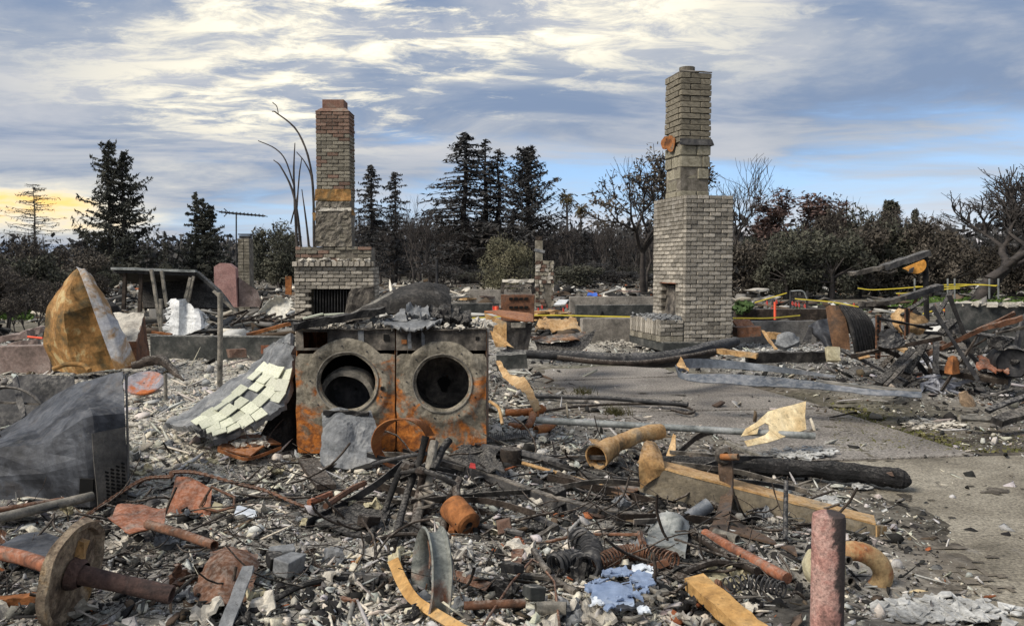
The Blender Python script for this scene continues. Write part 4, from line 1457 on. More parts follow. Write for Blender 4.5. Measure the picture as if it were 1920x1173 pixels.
for px, Y, tp, k in ((40, 26, 470, 'scrub'), (-40, 24, 440, 'scrub_b'), (110, 30, 500, 'scrub'), (20, 34, 430, 'brush'), (165, 34, 455, 'scrub_b'), (95, 22, 520, 'brush'), (-60, 18, 470, 'brush'), (45, 17, 540, 'brush'), (10, 19, 500, 'brush')):
    tree(k, px, Y, tp, KIND[k] + ' scorched shrub along the left edge of the lot', KIND[k] + ' brush on the left', leaf='leaf_brown' if k != 'scrub' else 'leaf_oak', name='shrub', cat='shrub')
for px, Y, tp, k, lf in ((1395, 40, 462, 'scrub', 'leaf_brown'), (1430, 42, 470, 'scrub_b', 'leaf_brown'), (1475, 38, 450, 'scrub_b', 'leaf_oak'), (1510, 40, 440, 'scrub', 'leaf_oak'), (1560, 38, 455, 'scrub', 'leaf_oak'),
                         (1610, 40, 420, 'scrub_b', 'leaf_brown'), (1640, 42, 430, 'scrub', 'leaf_oak'), (1700, 42, 432, 'scrub_b', 'leaf_oak'), (1745, 40, 418, 'scrub_b', 'leaf_brown'), (1790, 44, 480, 'scrub', 'leaf_brown'), (1590, 44, 400, 'burnt_leafy', 'leaf_brown'), (1640, 46, 405, 'burnt_leafy', 'leaf_brown'), (1760, 46, 415, 'burnt_leafy', 'leaf_brown'), (1900, 40, 470, 'scrub', 'leaf_brown'), (1975, 38, 440, 'scrub_b', 'leaf_brown')):
    tree(k, px, Y, tp - 20, KIND[k] + (' brown' if lf == 'leaf_brown' else ' dark') + ' thicket tree behind the tangled scrap', KIND[k] + (' brown' if lf == 'leaf_brown' else ' dark') + ' thicket trees', leaf=lf, name='thicket_tree')
for i in range(80):
    px = rr.uniform(640, 1250); Y = rr.uniform(70, 105)
    k = rr.choice(('bare', 'bare_b', 'bare_thin', 'snag', 'pine_b', 'snag', 'bare_b'))
    tp = rr.uniform(405, 470) if px > 1000 else rr.uniform(385, 455)
    tree(k, px, Y, tp, KIND[k] + ' burnt tree in the tree line between the two chimneys', KIND[k] + ' burnt trees between the chimneys', leaf='needle_black', name='burnt_tree', wide=rr.uniform(1.1, 1.8))
for i in range(26):
    px = rr.uniform(-150, 640); Y = rr.uniform(45, 80)
    k = rr.choice(('bare', 'bare_thin', 'scrub_b', 'oak', 'scrub', 'burnt_leafy'))
    tp = rr.uniform(480, 515)
    tree(k, px, Y, tp, KIND[k] + ' dark tree in the tree line behind the ruined canopy', KIND[k] + ' dark trees on the left', leaf='leaf_oak', name='dark_tree', wide=rr.uniform(.8, 1.2))
for i in range(16):
    px = rr.uniform(1380, 2050); Y = rr.uniform(60, 90)
    k = rr.choice(('bare', 'bare_b', 'scrub_b', 'pine_b', 'burnt_leafy'))
    tree(k, px, Y, rr.uniform(425, 475), KIND[k] + ' dark tree in the distance behind the right hand thicket', KIND[k] + ' distant trees on the right', leaf='leaf_oak', name='dark_tree', wide=rr.uniform(.8, 1.2))


def far_wood():
    T = Tree(77); r = T.r
    for i in range(2200):
        Y = r.uniform(105, 150); x = r.uniform(-.9, .9) * Y
        h = r.uniform(4, 11) * (.8 + .5 * noise.noise(Vector((x * .03, 3, 1))))
        T.seg((x, Y, 0), (x + r.uniform(-.4, .4), Y, h * (.55 if x < -.2 * Y else 1)), .14, .03)
        if x < -.2 * Y: h *= .55
        for k in range(16):
            z = h * r.uniform(.15, 1)
            T.leaf((x + r.gauss(0, 1.1), Y + r.gauss(0, 1), z), rv(r).normalized() * r.uniform(.3, .8), rv(r).normalized() * .4)
    tm, cm = T.meshes(3)
    o = link('far_wood', cm, 'needle_black'); tag(o, 'far burnt wood closing the view behind the ruined lots', 'wood', kind='stuff')
    o2 = link('trunks', tm, 'bark_dark', o); o2['kind'] = 'stuff'


far_wood()

for i in range(34):
    px = rr.uniform(600, 1960); Y = rr.uniform(48, 78)
    k = rr.choice(('brush', 'scrub', 'scrub_b', 'brush'))
    tree(k, px, Y, rr.uniform(488, 512), KIND[k] + ' scorched shrub at the foot of the far tree line', KIND[k] + ' shrubs at the foot of the trees', leaf=rr.choice(('leaf_oak', 'needle_black')), name='shrub', cat='shrub', wide=rr.uniform(1.5, 2.6))
# burnt suckers rising behind the narrow chimney
sk = thing('burnt_shrub', 'leafless charred stems arching up behind the narrow brick chimney', 'shrub', G(565, 590, .1))
for pts, r0 in (([(600, 600, 17), (590, 480, 17), (585, 330, 17), (560, 250, 17), (520, 213, 17), (510, 209, 17)], .045),
                ([(575, 600, 17), (565, 470, 17), (552, 370, 17), (528, 315, 17), (513, 300, 17)], .05),
                ([(568, 600, 17.2), (556, 440, 17.2), (551, 330, 17.2), (553, 268, 17.2)], .055),
                ([(552, 350, 17), (535, 300, 17), (515, 278, 17), (484, 264, 17)], .022),
                ([(590, 600, 16.8), (578, 450, 16.8), (566, 355, 16.8)], .05),
                ([(600, 590, 17), (590, 430, 17), (585, 340, 17), (572, 305, 17), (556, 285, 17)], .03),
                ([(556, 400, 17), (561, 330, 17), (566, 296, 17)], .025),
                ([(545, 420, 17), (556, 375, 17), (560, 350, 17)], .02),
                ([(522, 214, 17), (519, 200, 17), (511, 192, 17)], .012)):
    P = curve([W(*q) for q in pts], 5)
    MB().tube(P, [float(np.interp(i / (len(P) - 1), [0, 1], [r0 * .75, .009])) for i in range(len(P))], 7, jit=.12).build('stem', 'bark_dark', sk, True)

# ------------------------------------------------------------------ the two burnt washing machines
def panel_hole(mb, x0, x1, z0, z1, cx, cz, R, y, bulge, top=0.0, n=72):
    """pressed steel front: porthole lip, raised ring, flat field out to the edge and a folded return"""
    prof = [(.93, .07), (.93, .0), (1.0, -.012), (1.06, -.020), (1.16, -.022), (1.30, -.030), (1.42, -.024), (1.48, -.006)]
    rings = []
    for r, d in prof:
        rings.append([(cx + math.cos(2 * math.pi * k / n) * R * r, y + d * bulge, cz + math.sin(2 * math.pi * k / n) * R * r) for k in range(n)])
    for f, d in ((.5, .0), (1.0, .0), (1.0, .05)):
        ring = []
        for k in range(n):
            a = 2 * math.pi * k / n; c, s = math.cos(a), math.sin(a)
            tx = (x1 - cx) / c if c > 1e-6 else ((x0 - cx) / c if c < -1e-6 else 9)
            zt = z1 + top * max(0, 1 - ((cx + c * min(tx, 9) - cx) / (R * 1.5)) ** 2)
            tz = (zt - cz) / s if s > 1e-6 else ((z0 - cz) / s if s < -1e-6 else 9)
            t = min(abs(tx), abs(tz)); r0 = R * 1.48
            t = max(t, R * 1.2)
            q = min(r0, t * .985) + (t - min(r0, t * .985)) * f
            ring.append((cx + c * q, y + d, cz + s * q))
        rings.append(ring)
    vs = [p for r in rings for p in r]
    fs = []
    for i in range(len(rings) - 1):
        for k in range(n):
            k2 = (k + 1) % n
            fs.append((i * n + k, i * n + k2, (i + 1) * n + k2, (i + 1) * n + k))
    return mb.add(vs, fs)


def washers():
    Y = 6.2
    k = Y / F
    X = lambda px: (px - 960) * k
    Z = lambda py: CZ + (HOR - py) * k
    for side in (0, 1):
        xa, xb = (X(552), X(739.5)) if side == 0 else (X(741.5), X(912))
        zt, zb = Z(617), Z(852)
        dpt = .64
        cx, cz, R = (X(650), Z(717), 56 * k) if side == 0 else (X(829), Z(719), 54 * k)
        t = thing('washing_machine', ('burnt front loading washer with a loose drum ring slumped in its porthole' if side == 0 else
                                      'burnt front loading dryer with an empty dark drum, standing against the washer on its right'), 'washing machine', ((xa + xb) / 2, Y, zb))
        mcase = 'rust_orange' if side == 0 else 'rust_steel'
        body = MB()
        th = .006
        body.box((xa + th / 2, Y + dpt / 2 + .02, (zt + zb) / 2), (th, dpt, zt - zb))
        body.box((xb - th / 2, Y + dpt / 2 + .02, (zt + zb) / 2), (th, dpt, zt - zb))
        body.box(((xa + xb) / 2, Y + dpt + .02, (zt + zb) / 2), (xb - xa - 2 * th - .002, th, zt - zb))
        body.box(((xa + xb) / 2, Y + dpt / 2, zb + .01), (xb - xa - 2 * th - .002, dpt - .03, .01))
        body.build('cabinet', mcase, t, dent=.006)
        # sagging lid
        MB().surf([[(xa - .004, Y - .012, zt + .002), ((xa + xb) / 2, Y - .012, zt - .002), (xb + .004, Y - .012, zt + .002)],
                   [(xa, Y + .3, zt + .01), ((xa + xb) / 2, Y + .3, zt - .03), (xb, Y + .3, zt + .01)],
                   [(xa, Y + dpt, zt + .01), ((xa + xb) / 2, Y + dpt, zt), (xb, Y + dpt, zt + .01)]], 14, 10, .008, 6, .008).build('lid', 'soot_steel', t, True)
        zc = Z(657)
        # control fascia with its openings
        fa = MB()
        yf = Y + .018
        if side == 0:
            fa.box(((xa + X(567)) / 2, yf, (zt + zc) / 2), (X(567) - xa - .003, .012, zt - zc), None, .002)
            fa.box(((X(612) + xb) / 2, yf, (zt + zc) / 2), (xb - X(612) - .003, .012, zt - zc), None, .002)
            fa.box(((X(567) + X(612)) / 2, yf, zt - .012), (X(612) - X(567), .012, .02)); fa.box(((X(567) + X(612)) / 2, yf, zc + .008), (X(612) - X(567), .012, .016))
        else:
            fa.box(((xa + xb) / 2, yf, (zt + zc) / 2), (xb - xa - .004, .012, zt - zc), None, .002)
        fa.build('control_panel', 'soot_steel', t, dent=.004)
        holes = ((716, 728, 6, 7), (723, 633, 10, 12), (651, 639, 3, 3)) if side == 0 else ((895, 635, 7, 7), (783, 629, 6, 7), (757, 641, 10, 8))
        for hx, hy, w, h in holes:
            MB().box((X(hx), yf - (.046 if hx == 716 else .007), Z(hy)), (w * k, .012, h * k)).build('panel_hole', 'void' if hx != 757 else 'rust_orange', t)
        for hx, w in (((675, 10),) if side == 0 else ((766, 7), (792, 5))):
            MB().beam((X(hx), yf - .007, zt - .01), (X(hx) + .005, yf - .007, zc + .01), w * k, .004, (0, 1, 0), 4, .003).build('paint_streak', 'ash_slab', t)
        fp = MB()
        panel_hole(fp, xa + .002, xb - .002, zb, Z(664), cx, cz, R, Y - .004, .6, .045)
        fp.build('front_panel', 'rust_front_a' if side == 0 else 'rust_front_b', t, True, dent=.007)
        MB().lathe([(R * .995, 0), (R * 1.02, -.010), (R * 1.05, -.010), (R * 1.06, .004), (R * 1.03, .010), (R * .99, .012)], (cx, Y - .014, cz), (0, 1, 0), 56, True).build('porthole_ring', 'galv_burnt', t, True, dent=.003)
        # bolts round the ring
        for i in range(9):
            a = i * 2 * math.pi / 9 + .3
            q = (cx + math.cos(a) * R * 1.24, Y - .020, cz + math.sin(a) * R * 1.24)
            MB().lathe([(.006, 0), (.006, -.006), (.001, -.008)], q, (0, 1, 0), 8).build('bolt', 'dark_steel', t)
        # inner drum
        if side == 0:
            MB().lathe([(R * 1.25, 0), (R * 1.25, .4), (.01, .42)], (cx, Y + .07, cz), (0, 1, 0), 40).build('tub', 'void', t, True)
            c = (X(645), Y + .10, Z(752))
            MB().lathe([(R * .82, -.02), (R * .98, -.02), (R * 1.04, .02), (R * 1.04, .10), (R * .98, .10), (R * .84, .06)], c, (.08, 1, .16), 44, True).build('drum_ring', 'galv_burnt', t, True, dent=.006)
            MB().lathe([(R * .80, .0), (R * .80, .22), (.01, .24)], c, (.08, 1, .16), 36).build('drum', 'dark_steel', t, True)
        else:
            MB().lathe([(R * 1.0, .0), (R * 1.10, .06), (R * 1.10, .42)], (cx, Y + .03, cz), (0, 1, 0), 44).build('drum', 'dark_steel', t, True)
            MB().lathe([(R * 1.12, .40), (R * .6, .37), (R * .3, .40), (.01, .41)], (cx, Y + .03, cz), (0, 1, 0), 36).build('drum_back', 'soot_steel', t, True, dent=.01)
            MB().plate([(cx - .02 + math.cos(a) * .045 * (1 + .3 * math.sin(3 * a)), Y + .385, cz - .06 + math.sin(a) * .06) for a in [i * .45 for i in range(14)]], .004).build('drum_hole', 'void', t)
    # latch holes on the washer
    return


washers()

# melted grey slab leaning against the washer front
sheet('melted_slab', 'grey melted slab of ash leaning against the front of the washer', 'slab', 'ash_slab',
      [[(598, 874, 5.7), (640, 880, 5.68), (680, 876, 5.7), (722, 866, 5.75)], [(606, 838, 5.86), (640, 832, 5.82), (672, 836, 5.85), (712, 828, 5.9)], [(608, 800, 6.0), (640, 790, 5.97), (676, 800, 6.0), (704, 796, 6.02)], [(604, 776, 6.1), (632, 768, 6.1), (668, 774, 6.11), (690, 782, 6.12)]], .035, 6, .05, 22, 22, rag=.003, smooth=False)
plank('dark_ledge', 'black strip along the top of the grey melted slab', 'strip', 'char', (606, 772, 6.04), (692, 776, 6.05), .05, .03, seg=8, jit=.008)  # black strip set along the dark crack in the slab top

# fallen tiled slab
def tile_slope():
    rows = [[W(552, 650, 6.45), W(535, 645, 6.6), W(515, 645, 6.8)],
            [W(549, 700, 6.35), W(495, 690, 6.55), W(455, 705, 6.9)],
            [W(530, 757, 6.2), W(455, 725, 6.45), W(400, 738, 6.9)],
            [W(472, 800, 6.05), W(410, 765, 6.3), W(350, 768, 6.9)],
            [W(402, 820, 5.98), W(360, 800, 6.15), W(310, 798, 6.6)]]
    t = thing('tiled_slab', 'fallen slab of mortar still carrying broken cream tiles, sloping beside the washer', 'tiled slab', W(470, 830, 6.3))
    MB().surf(rows, 40, 34, .03, 6, .045, 3, .015, False, .045).build('mortar_bed', 'ash_slab', t, True)
    ev = lambda u, v: rows_eval(rows, u, v)
    base = MB().box((0, 0, 0), (1, 1, 1), None, 0)
    tm = []
    for i in range(4):
        bm = bmesh.new(); bmesh.ops.create_cube(bm, size=1)
        bmesh.ops.bevel(bm, geom=bm.edges[:], offset=.03, segments=1, affect='EDGES')
        me = bpy.data.meshes.new('tile'); bm.to_mesh(me); bm.free(); me.materials.append(MATS['tile_cream']); tm.append(me)
    for i in range(4):        # broken tiles: corner snapped off
        mb = MB().plate([Vector(p) for p in ([(-.5, -.5, 0), (.5, -.5, 0), (.5, .1, 0), (.1, .5, 0), (-.5, .5, 0)], [(-.5, -.5, 0), (.5, -.5, 0), (-.5, .4, 0)],
                                            [(-.5, -.5, 0), (.2, -.5, 0), (.5, .5, 0), (-.3, .5, 0)], [(-.5, -.3, 0), (.5, -.5, 0), (.5, .5, 0)])[i]], 1)
        me = bpy.data.meshes.new('tile'); me.from_pydata([tuple(p) for p in mb.v], [], mb.f); me.materials.append(MATS['tile_cream']); tm.append(me)
    rr = random.Random(4)
    n = 8
    for i in range(n):
        for j in range(4):
            u = .24 + .75 * (i + .5) / n
            v = .055 + j * .125 + rr.uniform(-.01, .01)
            if j == 3 and rr.random() < .35: continue
            if j == 2 and rr.random() < .12: continue
            if rr.random() < .06: continue
            p = ev(u, v); a = (ev(u + .02, v) - ev(u - .02, v)).normalized(); b = (ev(u, v + .03) - ev(u, v - .03))
            b = (b - a * b.dot(a)).normalized(); nn = a.cross(b).normalized()
            if nn.z < 0 and nn.y > 0: nn = -nn
            if nn.y > .5: nn = -nn
            br = rr.random() < .22
            o = bpy.data.objects.new('tile', tm[rr.randrange(4, 8) if br else rr.randrange(4)]); COL.objects.link(o); o.parent = t
            R = Matrix((a, b, a.cross(b))).transposed().to_4x4()
            up = nn * (.030 + rr.uniform(0, .012))
            o.matrix_local = Matrix.Translation(p + up - ORG[t]) @ R @ Euler((rr.gauss(0, .09), rr.gauss(0, .09), rr.gauss(0, .07))).to_matrix().to_4x4() @ Matrix.Diagonal((.098, .102, .008, 1))
    # added dark sheet standing for the shade under the slab edge
    MB().surf([[W(556, 650, 6.5), W(556, 860, 6.45)], [W(540, 700, 6.5), W(540, 850, 6.35)], [W(500, 800, 6.4), W(480, 835, 6.25)]], 8, 8, .02, 5, .02).build('shade_sheet', 'char', t)


def rows_eval(rows, u, v):
    def cr(ps, t):
        m = len(ps) - 1
        x = max(0, min(.9999, t)) * m; i = min(int(x), m - 1); f = x - i
        p1, p2 = ps[i], ps[i + 1]
        p0 = ps[i - 1] if i > 0 else p1 * 2 - p2
        p3 = ps[i + 2] if i + 2 <= m else p2 * 2 - p1
        return .5 * ((2 * p1) + (p2 - p0) * f + (2 * p0 - 5 * p1 + 4 * p2 - p3) * f * f + (3 * p1 - p0 - 3 * p2 + p3) * f ** 3)
    return cr([cr(r, v) for r in rows], u)


tile_slope()
sheet('slab_fragment', 'grey upright edge of a fallen board between the tiled slab and the washer', 'board', 'ash_slab', [[(522, 640, 7.0), (548, 625, 6.9)], [(510, 690, 6.9), (540, 690, 6.7)], [(500, 715, 6.9), (525, 730, 6.6)]], .02, 6, .03, 8, 8)

# debris lying across the tops of the machines
sheet('curled_roofing', 'large curled sheet of burnt roofing arched above the washers', 'roofing', 'roof_black',
      [[(655, 592, 6.45), (700, 588, 6.4), (760, 590, 6.4), (842, 596, 6.5)], [(690, 572, 6.55), (735, 560, 6.5), (790, 556, 6.5), (846, 570, 6.6)], [(700, 566, 6.9), (740, 546, 6.85), (800, 532, 6.8), (838, 536, 6.9)], [(690, 580, 7.2), (740, 560, 7.2), (800, 548, 7.2), (834, 552, 7.2)]], .02, 5, .02, 22, 18, rag=.012)
sheet('pale_lath', 'thin pale strip lying up the edge of the curled roofing', 'strip', 'plaster', [[(655, 588, 6.42), (690, 570, 6.5), (735, 545, 6.6)], [(658, 592, 6.42), (693, 574, 6.5), (737, 549, 6.6)]], .005, 6, .008, 16, 3)
plank('charred_board', 'thick charred board lying along the top of the washers', 'board', 'char', (549, 612, 6.1), (720, 582, 6.3), .11, .05, seg=14, jit=.008)
sheet('ash_sheet', 'flat grey sheet of ash covered material on top of the dryer', 'sheet', 'ash_slab', [[(690, 598, 6.35), (750, 600, 6.3), (830, 600, 6.3)], [(735, 612, 6.15), (760, 618, 6.1), (800, 612, 6.12)]], .015, 6, .012, 16, 8, rag=.02)
sheet('ash_peak', 'small grey peak of crumpled ash standing on the dryer top', 'ash lump', 'ash_slab', [[(734, 602, 6.3), (764, 603, 6.25)], [(747, 588, 6.35), (762, 590, 6.3)], [(753, 578, 6.4), (760, 579, 6.4)]], .02, 8, .015, 10, 10, rag=.004)
for a, b in (((568, 597, 6.35), (606, 588, 6.4)), ((608, 590, 6.38), (646, 588, 6.42))):
    plank('tile_strip', 'flat cream tile strip lying on the charred board, ' + ('near the tiled slab' if a[0] < 600 else 'towards the curled roofing'), 'tile', 'tile_cream', a, b, .05, .014, bev=.002, jit=0, seg=1, group='tile strips on the board')
for i, (x, y, s) in enumerate(((790, 585, .09), (815, 588, .07), (835, 590, .08), (775, 580, .10), (850, 592, .06), (870, 598, .07), (800, 596, .05))):
    sheet('char_lump', 'lump of black char heaped on the dryer top', 'char lump', 'char' if i % 3 else 'ash_slab', [[(x - 14, y + 10, 6.3), (x + 14, y + 12, 6.3)], [(x - 10, y - 8, 6.4), (x + 12, y - 6, 6.4)], [(x - 6, y - 6, 6.55), (x + 8, y, 6.55)]], s * .6, 9, .04, 8, 8, rag=.015, group='char lumps on the dryer')
rod('standing_rod', 'thin black upright rod behind the curled roofing', 'rod', 'dark_steel', [(820, 590, 6.9), (819, 486, 6.9)], .011)
topd = MB(); rr = random.Random(8)
for i in range(500):
    x = rr.uniform(556, 925); Yd = rr.uniform(6.2, 6.75)
    s = .012 * math.exp(rr.expovariate(1.7)); s = min(s, .06)
    p = W(x, HOR, Yd); p.z = CZ + (HOR - 617) * 6.2 / F + rr.uniform(.0, .03)
    topd.box(p, (s, s * rr.uniform(.5, 1), s * .4), (rr.gauss(0, .5), rr.gauss(0, .5), rr.uniform(0, 3)), s * .2)
topd.build('lid_debris', 'plaster', label='pale crumbs of plaster scattered over the lids of the two machines', cat='rubble', kind='stuff')

# ------------------------------------------------------------------ left foreground
def dark_box():
    t = thing('burnt_appliance', 'overturned dark sheet metal appliance with dented side and vent slots at the left edge', 'appliance', G(110, 948, .08))
    MB().surf([[W(-130, 855, 5.6), W(0, 812, 5.6), W(48, 781, 5.6), W(137, 722, 5.5), W(231, 697, 5.3)],
               [W(-130, 858, 5.1), W(0, 838, 5.0), W(84, 829, 4.95), W(167, 778, 4.9), W(233, 770, 5.02)],
               [W(-130, 900, 5.0), W(0, 895, 4.93), W(84, 890, 4.88), W(175, 868, 4.84), W(236, 850, 5.0)],
               [W(-130, 958, 5.0), W(0, 955, 4.95), W(84, 952, 4.9), W(182, 948, 4.84), W(238, 938, 5.02)]], 18, 20, .004, 5, .006, 2, .003, True, .022).build('shell', 'burnt_steel', t, False)
    MB().surf([[W(236, 700, 5.32), W(238, 700, 5.32 + .5)], [W(238, 800, 5.05), W(240, 800, 5.6)], [W(240, 936, 5.03), W(242, 900, 5.6)]], 8, 6, .008, 5, .006).build('side_panel', 'burnt_steel', t, True)
    MB().surf([[W(-140, 790, 6.1), W(0, 735, 6.1), W(50, 702, 6.1), W(140, 706, 6.0)], [W(-140, 850, 5.95), W(0, 800, 5.95), W(60, 790, 5.9), W(140, 760, 5.85)]], 10, 8, .02, 4, .006).build('back_panel', 'dark_steel', t, True)
    MB().surf([[W(-140, 850, 5.6), W(200, 800, 5.3)], [W(-140, 860, 6.0), W(150, 790, 5.95)]], 6, 6, .01, 4, .006).build('inner_floor', 'char', t)
    hp = [W(20 + 38 * math.cos(a), 768 + 42 * math.sin(a), 5.72 - .06 * math.sin(a)) for a in [2 * math.pi * i / 24 for i in range(24)]]
    MB().tube([W(15 + 78 * math.cos(a), 800 - 74 * abs(math.sin(a)), 5.75 - .1 * math.cos(a)) for a in [math.pi * i / 18 for i in range(19)]], .022, 8, flat=.4).build('hoop', 'soot_steel', t, True)
    MB().beam(W(28, 708, 5.9), W(45, 782, 5.65), .045, .012, (0, 1, 0), 5, .004).build('strut', 'dark_steel', t)
    MB().beam(W(-30, 752, 5.8), W(85, 757, 5.75), .03, .012, (0, 0, 1), 5, .004).build('strut', 'soot_steel', t)
    MB().surf([[W(172, 812, 4.84), W(234, 800, 4.98)], [W(176, 868, 4.80), W(237, 851, 4.96)], [W(184, 950, 4.80), W(239, 938, 4.98)]], 12, 8, .006, 5, .006).build('corner_panel', 'corner_steel', t, True)
    # vent slots: a grid of near-black blocks standing for the shade in the slots
    for i in range(9):
        for j in range(4):
            px = 200 + j * 10 + i * .4; py = 866 + i * 7.2 + (234 - px) * .55
            f = (px - 180) / 57
            c = W(px, py, 4.795 + .165 * f)
            MB().box(c, (.021, .016, .010), (0, .5, .7)).build('vent_slot', 'void', t)
    MB().box(W(163, 913, 4.80), (.075, .02, .10), (0, .05, .05)).build('corner_hole', 'void', t)


dark_box()
rod('pipe', 'long grey pipe lying against the foot of the dark appliance', 'pipe', 'galv_burnt', [(-60, 985), (60, 955), (173, 929)], .026, z=.16, hollow=.2, wob=.01)
rod('pipe', 'second thinner pipe lying below the long grey pipe at the left edge', 'pipe', 'rust_brown', [(-60, 965), (40, 950), (120, 937)], .018, z=.16)
sheet('curled_strip', 'curled purple grey metal strip behind the pipes at the left edge', 'strip', 'burnt_steel', [[(-30, 950), (60, 942), (125, 938)], [(-30, 970), (50, 962), (110, 950)]], .02, 5, .006, 14, 5, z=.15)
sheet('metal_sheet', 'flat grey metal sheet lying behind the rusted wheel', 'sheet', 'burnt_steel', [[(-20, 1032), (50, 1000), (118, 1008)], [(-20, 1044), (40, 1050), (108, 1042)]], .012, 5, .008, 14, 8, z=.16)

# rusted wheel and axle
def axle():
    c = W(132, 1072, 3.2)
    ax = Vector((.97, -.03, -.21)).normalized()
    t = thing('rusted_axle', 'rust crusted flanged wheel on a thick axle lying in the front left corner', 'axle', Vector((c.x, c.y, .05)))
    R = .21
    MB().lathe([(.03, .004), (R * .80, .002), (R * .86, .022), (R * .98, .026), (R, -.008), (R * .90, -.012), (.03, -.010)], c, ax, 48).build('disc', 'wheel_crust', t, True, dent=.012)
    MB().tube([c - ax * .02, c + ax * .18, c + ax * .40], [.04, .036, .035], 16, .25).build('axle', 'axle_brown', t, True, dent=.006)
    MB().lathe([(.065, 0), (.06, .02), (.045, .04)], c + ax * .01, ax, 20).build('hub', 'axle_brown', t, True, dent=.006)
    MB().beam(c + ax * .02, c + Vector((-.10, -.01, -.10)) + ax * .015, .035, .03, ax, 3, .004).build('spoke', 'rust_tan', t)
    MB().beam(c + ax * .02, c + Vector((.03, .02, .12)) + ax * .015, .035, .03, ax, 3, .004).build('spoke', 'rust_tan', t)
    MB().tube([W(-60, 1024, 3.5), W(40, 1044, 3.4), c - ax * .05], .030, 14).build('shaft', 'rust_red', t, True, dent=.004)


axle()
plank('rusty_bar', 'flat rusty bar lying under the wheel at the left edge', 'bar', 'rust_orange', (-40, 1130), (95, 1118), .05, .03, z=.1)

sheet('rusted_plate', 'rusted square steel plate with rounded corners standing tilted in the ash', 'plate', 'rust_red', [[(311, 982, 4.75), (350, 990, 4.7), (393, 1000, 4.65)], [(320, 935, 4.85), (355, 940, 4.82), (396, 948, 4.78)], [(330, 893, 4.95), (360, 897, 4.95), (397, 918, 4.9)]], .012, 6, .014, 14, 14)
tri = [(375, 950, 4.72), (397, 907, 4.78), (446, 933, 4.75), (440, 950, 4.7)]
rod('bent_ring', 'small bent rusty triangle of strip beside the rusted plate', 'bent strip', 'rust_brown', [(374, 951, 4.72), (397, 912, 4.78), (440, 932, 4.75), (438, 950, 4.68), (408, 958, 4.66), (376, 951, 4.7)], .009, n=6)
sheet('pale_shard', 'cream shard inside the bent rusty triangle', 'shard', 'cream_paint', [[(393, 958, 4.7), (412, 962, 4.7)], [(402, 940, 4.75), (418, 946, 4.75)]], .004, 6, .006, 5, 5)
sheet('pale_shard', 'white shard to the right of the bent rusty triangle', 'shard', 'white_china', [[(438, 966, 4.6), (482, 970, 4.6)], [(445, 947, 4.7), (478, 956, 4.7)]], .006, 6, .006, 6, 5)
sheet('china_strip', 'upper of two curved white china strips below the rusted plate', 'shard', 'white_china', [[(398, 1012, 4.4), (430, 1006, 4.4), (458, 1008, 4.4)], [(400, 1004, 4.5), (430, 997, 4.5), (462, 1004, 4.5)]], .004, 6, .008, 10, 5)
sheet('china_strip', 'lower of two curved white china strips below the rusted plate', 'shard', 'blue_china', [[(388, 1030, 4.35), (420, 1026, 4.35), (456, 1022, 4.35)], [(392, 1020, 4.42), (420, 1014, 4.42), (460, 1012, 4.42)]], .004, 6, .01, 10, 5)
sheet('rusted_sheet', 'crumpled rust coloured sheet lying left of the rusted plate', 'sheet', 'rust_red', [[(202, 976), (250, 994), (308, 986)], [(225, 945), (260, 950), (312, 950)]], .03, 6, .006, 14, 10, z=.2)
sheet('burnt_pan', 'blackened pan lying on edge under the crumpled rust sheet', 'pan', 'dark_steel', [[(228, 998, 4.4), (290, 1000, 4.35), (340, 1005, 4.35)], [(250, 1025, 4.25), (290, 1035, 4.22), (325, 1035, 4.22)], [(270, 1045, 4.3), (290, 1055, 4.3), (310, 1050, 4.3)]], .012, 5, .012, 12, 12)
rod('rusty_pipe', 'rusty brown pipe running from the pan to the white china strips', 'pipe', 'rust_brown', [(276, 982), (340, 1000), (402, 1022)], .022, z=.22, hollow=.2)
sheet('rusted_block', 'rusted hollow metal block half buried in front of the china strips', 'block', 'rust_brown', [[(362, 1130, 3.38), (420, 1135, 3.3), (470, 1120, 3.4)], [(375, 1085, 3.5), (420, 1085, 3.42), (478, 1085, 3.5)], [(395, 1045, 3.6), (430, 1040, 3.58), (485, 1060, 3.6)], [(400, 1035, 3.8), (430, 1030, 3.8), (480, 1045, 3.8)]], .02, 7, .012, 16, 18, rag=.006)
plank('grey_plank', 'weathered grey plank poking up at the bottom edge near the rusted block', 'plank', 'ash_slab', (418, 1190, 3.1), (466, 1062, 3.4), .05, .02, seg=6)
plank('charred_stub', 'short charred board stub in the ash in front of the washer', 'board', 'char_brown', (612, 912), (576, 862), .12, .03, z=.12, seg=6)
rod('bent_strip', 'curved rusty grey strip standing in the ash', 'strip', 'rust_steel', [(556, 950, 4.9), (570, 1005, 4.7), (562, 1060, 4.5)], [.03, .034, .03], cv=6, n=8)
rod('charred_stick', 'short charred stick at the foot of the curved grey strip', 'stick', 'char', [(560, 1066), (612, 1080)], .02, z=.1)

